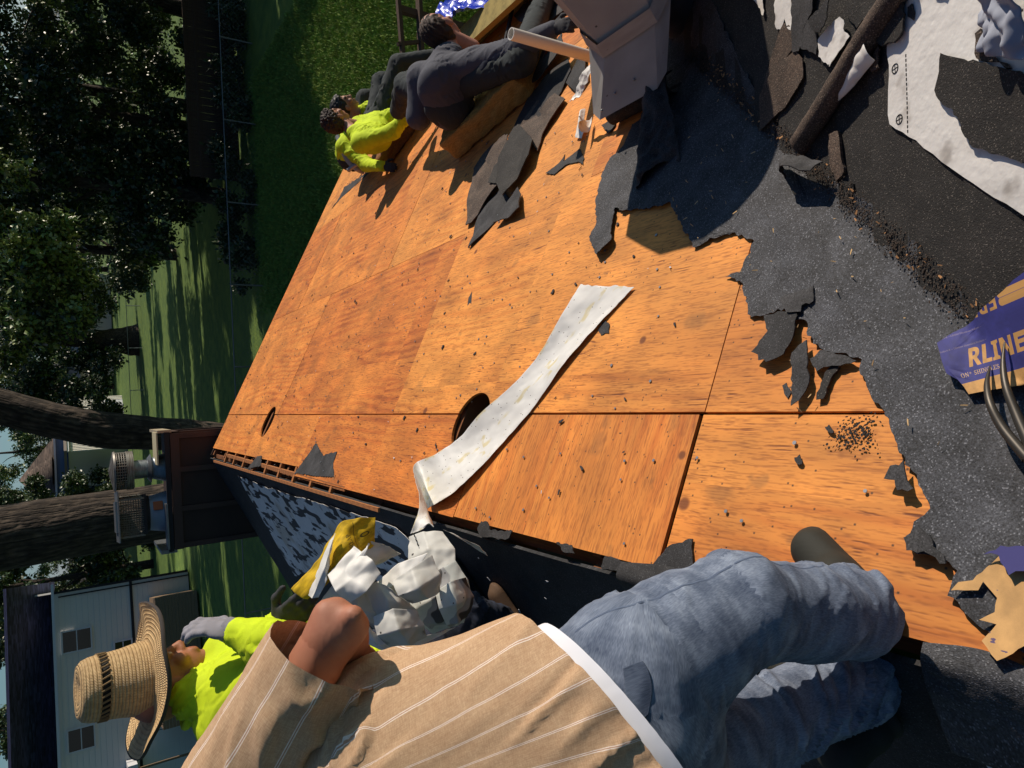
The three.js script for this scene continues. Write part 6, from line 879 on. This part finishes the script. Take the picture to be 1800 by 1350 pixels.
  const pk = part('back_pocket', (() => { const rows = [[[-0.337,5.944,-0.657],[-0.331,5.924,-0.644],[-0.325,5.903,-0.63]], [[-0.365,5.941,-0.655],[-0.359,5.918,-0.64],[-0.353,5.892,-0.623]], [[-0.393,5.937,-0.653],[-0.391,5.913,-0.637],[-0.386,5.891,-0.623]], [[-0.429,5.926,-0.646],[-0.43,5.913,-0.638],[-0.422,5.899,-0.629]]].map(r => r.map(q => onJ(V(q)).toArray())); return cloth(rows, { nu: 24, nv: 20, t: 0.008, crease: 0.001 }); })(), mat({ map: rep(denimTex, 3.4, 3.4), bumpMap: rep(weave, 34, 34), bumpScale: 0.0005, color: 0xc8cdd4, roughness: 0.95 }), jn);
  for (const pts of [[[-0.338,5.943,-0.656],[-0.332,5.924,-0.644],[-0.327,5.903,-0.63]], [[-0.345,5.94,-0.654],[-0.341,5.923,-0.643],[-0.337,5.902,-0.629]], [[-0.327,5.903,-0.63],[-0.354,5.891,-0.622],[-0.386,5.89,-0.623],[-0.421,5.899,-0.629],[-0.429,5.913,-0.638],[-0.428,5.925,-0.646]], [[-0.335,5.924,-0.644],[-0.366,5.922,-0.643],[-0.398,5.916,-0.639],[-0.41,5.911,-0.636],[-0.388,5.904,-0.631],[-0.396,5.9,-0.629],[-0.416,5.905,-0.632]]]) { const c = drape(pts, 0.0092, 40); part('stitch', new THREE.TubeGeometry(c, 90, 0.0013, 5), stitch, pk); }
  const heel = RP(...[0.029,-0.756], 0.008), toe = RP(...[0.187,-0.993], 0.008), nu = V(SA, CA, 0);
  part('shoe', nets(shoe(heel, toe, nu), 0.006, 0.02), M.shoe, p);
  const hl = LP(0.20, -0.80, 0.01), tl = LP(0.14, -1.07, 0.01); part('shoe', nets(shoe(hl, tl, V(-SA, CA, 0)), 0.007, 0.02), M.shoe, p);
}
// ----- the person in the straw hat -----
{
  const hatUp = V(0.06, 1, 0.12).normalize(), hc = V([-0.794,6.322,-2.353]).addScaledVector(hatUp, -0.062).add(V(-0.028, 0, 0.01)), neck = V([-0.865,6.199,-2.286]), chest = V([-0.838,6.016,-2.179]), pelvis = V([-0.875,5.645,-2.104]), shR = V([-0.909,6.133,-2.136]), elR = V([-0.691,5.983,-1.94]), wrR = V([-0.636,6.116,-2.074]), shL = V([-0.8,6.075,-2.384]), elL = V([-0.738,5.921,-2.199]), wrL = V([-0.642,5.99,-2.1]), hipR = V([-0.882,5.643,-2.043]), hipL = V([-0.862,5.609,-2.14]), ftR = LP(0.44, -2.42), ftL = LP(0.36, -2.72), kneeR = hipR.clone().lerp(ftR, 0.5).add(V(0.1, 0.02, -0.02)), kneeL = hipL.clone().lerp(ftL, 0.5).add(V(0.1, 0.02, -0.03)), ankR = ftR.clone().add(V(0, 0.1, 0)), ankL = ftL.clone().add(V(0, 0.1, 0));
  const p = thing('person', 'person in a wide straw hat and lime shirt raising a gloved hand', 'person', ftR.toArray()), skin = [0.33, 0.135, 0.07], fwd = V(0.93, -0.06, -0.28), fl = [fwd.clone().normalize().toArray(), 0.66];
  part('body', bodyMerge([headGeo(hc, fwd, hatUp, skin, 0.97, 0.0045), skinGeo([cap(neck, chest, 0.06, 0.11, fl), cap(chest, pelvis, 0.11, 0.11, fl), cap(shR, shL, 0.05, 0.05), cap(shR, elR, 0.045, 0.04), cap(elR, wrR, 0.04, 0.028), cap(shL, elL, 0.045, 0.04), cap(elL, wrL, 0.04, 0.028), cap(hipR, kneeR, 0.07, 0.05), cap(kneeR, ankR, 0.05, 0.036), cap(hipL, kneeL, 0.07, 0.05), cap(kneeL, ankL, 0.05, 0.036), cap(pelvis, hipR, 0.09), cap(pelvis, hipL, 0.09), cap(hc.clone().add(V(0, -0.05, 0)), neck, 0.052, 0.058)], 0.014, 0.03, skin)]), skinMat, p);
  part('shirt', garment([cap(neck.clone().lerp(chest, 0.3), chest, 0.13, 0.182, fl, [6, 2, 1, 0.6]), cap(chest, pelvis.clone().lerp(chest, 0.05), 0.182, 0.158, fl, [7, 2, 1.1, 0.6]), cap(shR, shL, 0.085, 0.085, null, [4, 1, 0.5, 0.2]), cap(shR, elR, 0.085, 0.07, null, [10, 1.2, 1, 0.5]), cap(elR, elR.clone().lerp(wrR, 0.5), 0.07, 0.06, null, [22, 0.8, 1.5, 0.2]), cap(elR.clone().lerp(wrR, 0.5), wrR.clone().lerp(elR, 0.03), 0.06, 0.043, null, [24, 0.8, 1.2, 0.2]), cap(shL, elL, 0.08, 0.066, null, [10, 1.2, 1, 0.5]), cap(elL, wrL, 0.066, 0.042, null, [18, 0.8, 1.1, 0.3])], 0.009, 0.035, 0.0055, 13), M.lime, p);
  // folded collar and a small black mark on the chest
  const cf = frame(V(0, 1, 0).addScaledVector(fwd, 0.25), [1, 0, 0]); { const t = new THREE.TorusGeometry(0.074, 0.013, 8, 40); t.applyMatrix4(new THREE.Matrix4().makeBasis(cf.X, cf.Y, cf.Z)); t.translate(neck.x + 0.0, neck.y + 0.018, neck.z); part('collar', t, M.lime, p); }
  part('jeans', garment([cap(pelvis.clone().lerp(chest, 0.15), pelvis, 0.14, 0.15, fl), cap(pelvis, hipR, 0.13, 0.12), cap(pelvis, hipL, 0.13, 0.12), cap(hipR, kneeR, 0.115, 0.085, null, [8, 1.4, 1, 0.5]), cap(kneeR, ankR, 0.085, 0.075, null, [13, 1.2, 1.3, 0.4]), cap(hipL, kneeL, 0.115, 0.085, null, [8, 1.4, 1, 0.5]), cap(kneeL, ankL, 0.085, 0.075, null, [13, 1.2, 1.3, 0.4])], 0.011, 0.03, 0.008, 17), M.denimDark, p);
  const up = V(-SA, CA, 0); part('shoe', nets(shoe(ftR.clone().add(V(-0.09, -0.04, 0.05)), ftR.clone().add(V(0.15, 0.08, -0.06)), up), 0.008, 0.02), M.shoeTan, p); part('shoe', nets(shoe(ftL.clone().add(V(-0.09, -0.04, 0.05)), ftL.clone().add(V(0.15, 0.08, -0.06)), up), 0.008, 0.02), M.shoe, p);
  const gl = part('glove', nets(handPrims(wrR, V([-0.605,6.212,-2.124]).sub(wrR), V([-0.732,6.191,-2.148]).sub(V([-0.625,6.192,-2.112])), -1, 0.5, 1.0), 0.0038, 0.009), M.glove, p);
  const cuff = rod(wrR.clone().addScaledVector(wrR.clone().sub(elR).normalize(), -0.03), wrR.clone().addScaledVector(wrR.clone().sub(elR).normalize(), 0.035), 0.039, 0.034, 24, true); part('cuff', cuff, M.glove, gl);
  part('glove', nets(handPrims(wrL, V([-0.549,5.947,-1.915]).sub(wrL), V(0.2, -0.5, -0.6), 1, 0.5, 1.1), 0.005, 0.009), M.gloveDark, p);
  // straw hat
  const hb = V([-0.794,6.322,-2.353]), hf = frame(hatUp, [0, 0, 1]), hm = new THREE.Matrix4().makeBasis(hf.X, hf.Z, hf.Y.clone().negate()).setPosition(hb);
  const straw = tex(512, 256, (x, y) => { const u = x / 512 * 128, v = y / 256 * 22, row = Math.floor(v), q = (u + (row % 2 ? 0.5 : 0)) % 1, dv = v - row, ang = row % 2 ? dv : 1 - dv, e = Math.abs(((q + ang * 0.5) % 1) - 0.5) * 2, k = 0.55 + 0.45 * smooth(0.05, 0.5, e) * smooth(0, 0.15, dv) * smooth(1, 0.85, dv), p = vn(u * 0.6, v, 4, 77, 22); return mix3([140, 106, 66], [236, 206, 156], clamp(k * 0.9 + 0.3 * (p - 0.5), 0, 1)); });
  const strawB = tex(512, 256, (x, y) => { const u = x / 512 * 128, v = y / 256 * 22, row = Math.floor(v), q = (u + (row % 2 ? 0.5 : 0)) % 1, dv = v - row, ang = row % 2 ? dv : 1 - dv, e = Math.abs(((q + ang * 0.5) % 1) - 0.5) * 2; return 255 * smooth(0.0, 0.6, e) * smooth(0, 0.25, dv) * smooth(1, 0.75, dv); }, false);
  const lathe = (pts, n = 96, warp) => { const g = new THREE.LatheGeometry(pts.map(q => new THREE.Vector2(...q)), n); const P = g.attributes.position; for (let i = 0; i < P.count; i++) { const x = P.getX(i), y = P.getY(i), z = P.getZ(i), r = Math.hypot(x, z), a = Math.atan2(z, x); const [dy, dr] = warp(r, a, y); P.setXYZ(i, x * (1 + dr), y + dy, z * (1 + dr)); } g.computeVertexNormals(); g.applyMatrix4(hm); return g; };
  const warpB = (r, a) => { const k = smooth(0.1, 0.21, r); return [k * (0.014 * Math.cos(2 * a + 0.4) + 0.006 * Math.sin(5 * a) + 0.02 * Math.cos(a + 0.3)) + 0.0025 * n3(r * 60, a * 3, 2), 0.02 * Math.cos(2 * a) * k]; };
  const hat = new THREE.Group(); hat.name = 'straw_hat'; p.add(hat);
  const sm = (a, b) => mat({ map: rep(straw, a, b), bumpMap: rep(strawB, a, b), bumpScale: 0.004, roughness: 0.65, color: 0xf4efe6 });
  const br = []; for (let i = 0; i <= 16; i++) { const t = i / 16; br.push([lerp(0.1, 0.212, t), -0.012 * t + 0.02 * t * t - 0.006 * Math.sin(t * 3.1)]); }
  part('brim', lathe(br, 120, warpB), sm(1, 0.45), hat);
  part('brim_lining', lathe(br.map(([r, y]) => [r * 0.995, y - 0.006]), 120, warpB), mat({ color: 0xb09416, roughness: 0.8 }), hat);
  part('brim_edge', lathe([[0.209, 0.006], [0.215, 0.0095], [0.214, -0.002], [0.209, -0.004]], 120, warpB), mat({ color: 0x3a3634, roughness: 0.9 }), hat);
  const cw = (r, a, y) => [y > 0.13 ? -0.022 * Math.exp(-((r * Math.cos(a + 0.2)) ** 2) / 0.0012) * smooth(0.075, 0.02, Math.abs(r * Math.sin(a + 0.2))) : 0, 0.03 * Math.cos(2 * a + 0.3) + 0.012 * n3(a * 2, y * 20, 3)];
  part('crown_band', lathe([[0.102, -0.002], [0.1, 0.03], [0.093, 0.07], [0.089, 0.108]], 96, cw), sm(1, 0.6), hat);
  part('crown_top', lathe([[0.0885, 0.128], [0.086, 0.15], [0.08, 0.168], [0.066, 0.18], [0.04, 0.185], [0.001, 0.184]], 96, cw), sm(1, 0.5), hat);
  for (let i = 0; i < 34; i++) { const a = i / 34 * 6.283, r0 = 0.0893, q = (t, y) => { const aa = a + t * 0.11, [dy, dr] = cw(r0, aa, y); return V(r0 * (1 + dr) * Math.cos(aa), y, r0 * (1 + dr) * Math.sin(aa)).applyMatrix4(hm); }; part('straw_lattice', rod(q(0, 0.106), q(1, 0.13), 0.0034, 0.003, 5), sm(1, 1), hat); }
  part('inner_band', lathe([[0.084, 0.09], [0.082, 0.14]], 48, cw), M.hairDark, hat);
}
// ----- the person in the dark shirt, seated with the back turned -----
{
  const pel = RP(2.70, -4.15, 0.28), hc = V([2.485,4.236,-4.126]), neck = V([2.333,4.206,-4.084]), chest = V([2.092,4.259,-4.074]), shL = V([2.201,4.332,-4.263]), shR = V([2.15,4.157,-3.816]), elL = V([1.967,4.33,-4.36]), wrL = V([2.208,4.093,-4.49]), elR = V([2.076,4.101,-3.422]), wrR = V([2.112,4.009,-3.183]), hipR = pel.clone().add(V(0.14, -0.02, 0.06)), hipL = pel.clone().add(V(0.14, -0.02, -0.12)), kneeR = V([2.006,4.089,-3.416]), ankR = RP(3.55, -3.75, 0.1), kneeL = V([2.372,4.219,-4.748]), ankL = V([2.367,4.09,-5.202]);
  const p = thing('person', 'person in a dark grey shirt with tied back hair sitting on yellow foam', 'person', pel.toArray()), skin = [0.42, 0.2, 0.14], fwd = V(0.72, -0.2, -0.35), fl = [V(0.75, 0.1, -0.5).normalize().toArray(), 0.7];
  part('body', bodyMerge([headGeo(hc, fwd, V(0.15, 1, 0), skin, 1.2, 0.007), skinGeo([cap(neck, chest, 0.07, 0.12, fl), cap(chest, pel, 0.13, 0.14, fl), cap(shR, shL, 0.06), cap(shR, elR, 0.05, 0.042), cap(elR, wrR, 0.042, 0.03), cap(shL, elL, 0.05, 0.042), cap(elL, wrL, 0.042, 0.03), cap(hipR, kneeR, 0.08, 0.055), cap(kneeR, ankR, 0.055, 0.04), cap(hipL, kneeL, 0.08, 0.055), cap(kneeL, ankL, 0.055, 0.04), cap(pel, hipR, 0.1), cap(pel, hipL, 0.1), cap(hc.clone().add(V(0, -0.05, 0)), neck, 0.055, 0.062)], 0.018, 0.04, skin)]), skinMat, p);
  part('shirt', garment([cap(neck.clone().lerp(chest, 0.3), chest, 0.13, 0.182, fl, [6, 2, 0.9, 0.5]), cap(chest, pel, 0.182, 0.165, fl, [5, 2, 1, 0.6]), cap(shR, shL, 0.1, 0.1, null, [4, 1, 0.6, 0.2]), cap(shR, elR, 0.098, 0.075, null, [9, 1.3, 1.2, 0.5]), cap(elR, wrR, 0.075, 0.048, null, [11, 1, 1.2, 0.4]), cap(shL, elL, 0.098, 0.078, null, [9, 1.3, 1.2, 0.5]), cap(elL, wrL, 0.075, 0.05, null, [11, 1, 1.2, 0.4])], 0.012, 0.04, 0.004, 23), M.darkShirt, p);
  part('trousers', garment([cap(pel.clone().add(V(0, 0.06, 0)), pel, 0.14, 0.145, fl), cap(pel, hipR, 0.13, 0.115), cap(pel, hipL, 0.13, 0.12), cap(hipR, kneeR, 0.108, 0.085, null, [8, 1.3, 1.2, 0.6]), cap(kneeR, ankR, 0.09, 0.07, null, [10, 1.2, 1.2, 0.4]), cap(hipL, kneeL, 0.125, 0.09, null, [8, 1.3, 1, 0.5]), cap(kneeL, ankL, 0.09, 0.07, null, [10, 1.2, 1.1, 0.4])], 0.013, 0.04, 0.005, 27), M.darkPants, p);
  const hf = frame(fwd, V(0.15, 1, 0)); const hat2 = (x, y, z) => hc.clone().addScaledVector(hf.X, x).addScaledVector(hf.Y, y).addScaledVector(hf.Z, z);
  part('hair', nets([ell(hat2(0, 0.045, -0.03), [0.098, 0.112, 0.112], hf.X, hf.Y, hf.Z), ell(hat2(0, 0.0, -0.07), [0.085, 0.1, 0.07], hf.X, hf.Y, hf.Z), ell(hat2(0, -0.02, -0.13), [0.032, 0.032, 0.032], hf.X, hf.Y, hf.Z), cap(hat2(0, -0.03, -0.14), hat2(0.01, -0.1, -0.15), 0.024, 0.012), cap(hat2(0.01, -0.03, -0.14), hat2(-0.03, 0.01, -0.18), 0.014, 0.006)], 0.006, 0.02, (x, y, z) => { const q = V(x, y, z).sub(hc); return 0.004 * Math.sin(q.dot(hf.X) * 260 + 3 * n3(x * 20, y * 20, z * 20)) + 0.003 * n3(x * 60, y * 60, z * 60); }), M.hairBrown, p);
  part('hair_tie', new THREE.TorusGeometry(0.022, 0.008, 8, 20).applyMatrix4(new THREE.Matrix4().makeBasis(hf.X, hf.Y, hf.Z).setPosition(hat2(0, -0.015, -0.112))), M.trimWhite, p);
  part('glove', nets(handPrims(wrR, V([2.087,3.993,-3.053]).sub(wrR), V(0, -1, 0), 1, 0.5, 1.1), 0.007, 0.01), M.gloveDark, p);
  part('glove', nets(handPrims(wrL, V(0.7, -0.4, -0.5), V(0, -1, 0), 1, 0.5, 1.1), 0.008, 0.01), M.gloveDark, p);
  part('boot', nets(shoe(ankR.clone().add(V(-0.05, -0.1, 0.04)), ankR.clone().add(V(0.2, -0.19, -0.05)), V(SA, CA, 0)), 0.01, 0.02), M.shoe, p); part('boot', nets(shoe(ankL.clone().add(V(-0.05, -0.09, 0.04)), ankL.clone().add(V(0.18, -0.16, -0.08)), V(SA, CA, 0)), 0.01, 0.02), M.shoe, p);
  const pk = V([2.08,4.11,-3.571]); part('knee_pad', nets([cap(pk, V([2.076,4.137,-3.684]), 0.085, 0.08)], 0.012, 0.02, (x, y, z) => 0.006 * n3(x * 20, y * 20, z * 20)), M.denimDark, p);
}
// ----- two people in lime shirts at the far rake -----
function limePerson(name, label, o) {
  const p = thing(name, label, 'person', arr(o.pel)), { pel, hc, neck, chest, shN, elN, wrN, shF, elF, wrF, fwd, skin } = o, fl = [V(fwd).normalize().toArray(), 0.68], kn = [o.kneeN, o.kneeF], an = [o.ankN, o.ankF], hip = [pel.clone().add(V(0.08, -0.02, 0.1)), pel.clone().add(V(0.08, -0.02, -0.1))];
  part('body', bodyMerge([headGeo(hc, fwd, V(0.1, 1, 0), skin, 1.05, 0.008), skinGeo([cap(neck, chest, 0.06, 0.11, fl), cap(chest, pel, 0.11, 0.12, fl), cap(shN, shF, 0.05), cap(shN, elN, 0.046, 0.04), cap(elN, wrN, 0.042, 0.03), cap(shF, elF, 0.046, 0.04), cap(elF, wrF, 0.042, 0.03), cap(hip[0], kn[0], 0.075, 0.052), cap(kn[0], an[0], 0.052, 0.04), cap(hip[1], kn[1], 0.075, 0.052), cap(kn[1], an[1], 0.052, 0.04), cap(pel, hip[0], 0.1), cap(pel, hip[1], 0.1), cap(hc.clone().add(V(0, -0.05, 0)), neck, 0.05, 0.06)], 0.018, 0.035, skin)]), skinMat, p);
  part('shirt', garment([cap(neck.clone().lerp(chest, 0.25), chest, 0.11, 0.158, fl, [8, 2, 1, 0.6]), cap(chest, pel, 0.158, 0.165, fl, [9, 2, 1.3, 0.4]), cap(shN, shF, 0.082, 0.082, null, [4, 1, 0.5, 0.2]), cap(shN, elN, 0.08, 0.064, null, [12, 1, 1.2, 0.4]), cap(elN, wrN.clone().lerp(elN, o.cutN || 0), 0.064, 0.046, null, [20, 0.8, 1.4, 0.2]), cap(shF, elF, 0.08, 0.064, null, [12, 1, 1.2, 0.4]), cap(elF, wrF.clone().lerp(elF, o.cutF || 0), 0.064, 0.046, null, [18, 0.8, 1.2, 0.2])], 0.012, 0.04, 0.0055, o.sd), M.lime, p);
  part('trousers', garment([cap(pel, pel.clone().add(V(0, -0.02, 0)), 0.15, 0.15), cap(hip[0], kn[0], 0.115, 0.085, null, [8, 1.3, 1.2, 0.6]), cap(kn[0], an[0], 0.085, 0.065), cap(hip[1], kn[1], 0.115, 0.085), cap(kn[1], an[1], 0.085, 0.065)], 0.014, 0.04, 0.009, o.sd + 3), M.darkPants, p);
  for (const [w, e] of [[wrN, elN], [wrF, elF]]) part('glove', nets(handPrims(w, w.clone().sub(e), V(0, -1, 0), 1, 0.4, 1.12), 0.008, 0.01), M.gloveDark, p);
  for (const a of an) part('boot', nets(shoe(a.clone().add(V(-0.06, -0.09, 0)), a.clone().add(V(0.19, -0.17, 0)), V(SA, CA, 0)), 0.012, 0.02), M.shoe, p);
  const hf = frame(fwd, V(0.1, 1, 0)), at = (x, y, z) => hc.clone().addScaledVector(hf.X, x).addScaledVector(hf.Y, y).addScaledVector(hf.Z, z);
  const curly = o.curly; part('hair', nets([ell(at(0, 0.055, -0.02), [0.092, 0.095, 0.1], hf.X, hf.Y, hf.Z), ell(at(0, 0.01, -0.06), [0.085, 0.08, 0.06], hf.X, hf.Y, hf.Z), ell(at(0, 0.1, 0.05), [0.06, 0.03, 0.04], hf.X, hf.Y, hf.Z)], 0.006, 0.025, (x, y, z) => curly ? 0.016 * n3(x * 55, y * 55, z * 55) + 0.008 * n3(x * 110, y * 110, z * 110) : 0.008 * n3(x * 30, y * 60, z * 60)), curly ? M.hairCurl : M.hairDark, p);
  return p;
}
{
  const pel = RP(3.4, -6.1, 0.3);
  limePerson('person', 'curly haired person in lime shirt sitting on the brown foam pad', { pel, hc: V([2.566,4.303,-6.078]), neck: V([2.446,4.183,-5.978]), chest: V([2.354,4.058,-5.849]), shN: V([2.283,4.191,-5.806]), elN: V([2.331,3.991,-5.555]), wrN: V([2.498,3.868,-5.354]), shF: V([2.574,4.063,-6.136]), elF: V([2.608,3.84,-5.871]), wrF: V([2.695,3.754,-5.575]), fwd: V(0.9, 0.02, -0.2), skin: [0.34, 0.15, 0.09], kneeN: RP(3.85, -5.8, 0.42), kneeF: RP(3.85, -6.2, 0.42), ankN: RP(4.15, -5.7, 0.12), ankF: RP(4.15, -6.2, 0.12), curly: true, sd: 31 });
  const pe = RP(3.4, -7.0, 0.25);
  const e = limePerson('person', 'black haired person in lime vest behind the curly haired one', { pel: pe, hc: V([2.955,4.007,-6.632]), neck: V([2.818,3.956,-6.66]), chest: V([2.639,3.893,-6.741]), shN: V([2.554,4.027,-6.65]), elN: V([2.325,3.885,-6.441]), wrN: V([2.198,3.859,-6.068]), shF: V([2.954,3.816,-6.806]), elF: V([2.94,3.791,-6.551]), wrF: V([2.915,3.735,-6.276]), fwd: V(0.85, -0.1, 0.35), skin: [0.36, 0.18, 0.11], kneeN: RP(3.95, -6.8, 0.4), kneeF: RP(3.95, -7.2, 0.4), ankN: RP(4.2, -6.75, 0.12), ankF: RP(4.2, -7.2, 0.12), curly: false, cutF: 0.9, sd: 41 });
  const silver = mat({ color: 0x9a9a98, roughness: 0.35, metalness: 0.3 });
  const band = [[2.661,4.08,-6.683],[2.521,4.057,-6.635],[2.398,4.009,-6.605],[2.321,3.933,-6.58],[2.302,3.862,-6.582]].map(q => V(q)); part('reflective_band', new THREE.TubeGeometry(new THREE.CatmullRomCurve3(band), 30, 0.03, 8), silver, e);
  const band2 = [[2.312,4.007,-6.64],[2.348,3.956,-6.547],[2.354,3.879,-6.497]].map(q => V(q)); part('reflective_band', new THREE.TubeGeometry(new THREE.CatmullRomCurve3(band2), 20, 0.022, 8), silver, e);
}

renderer.render(scene, camera);
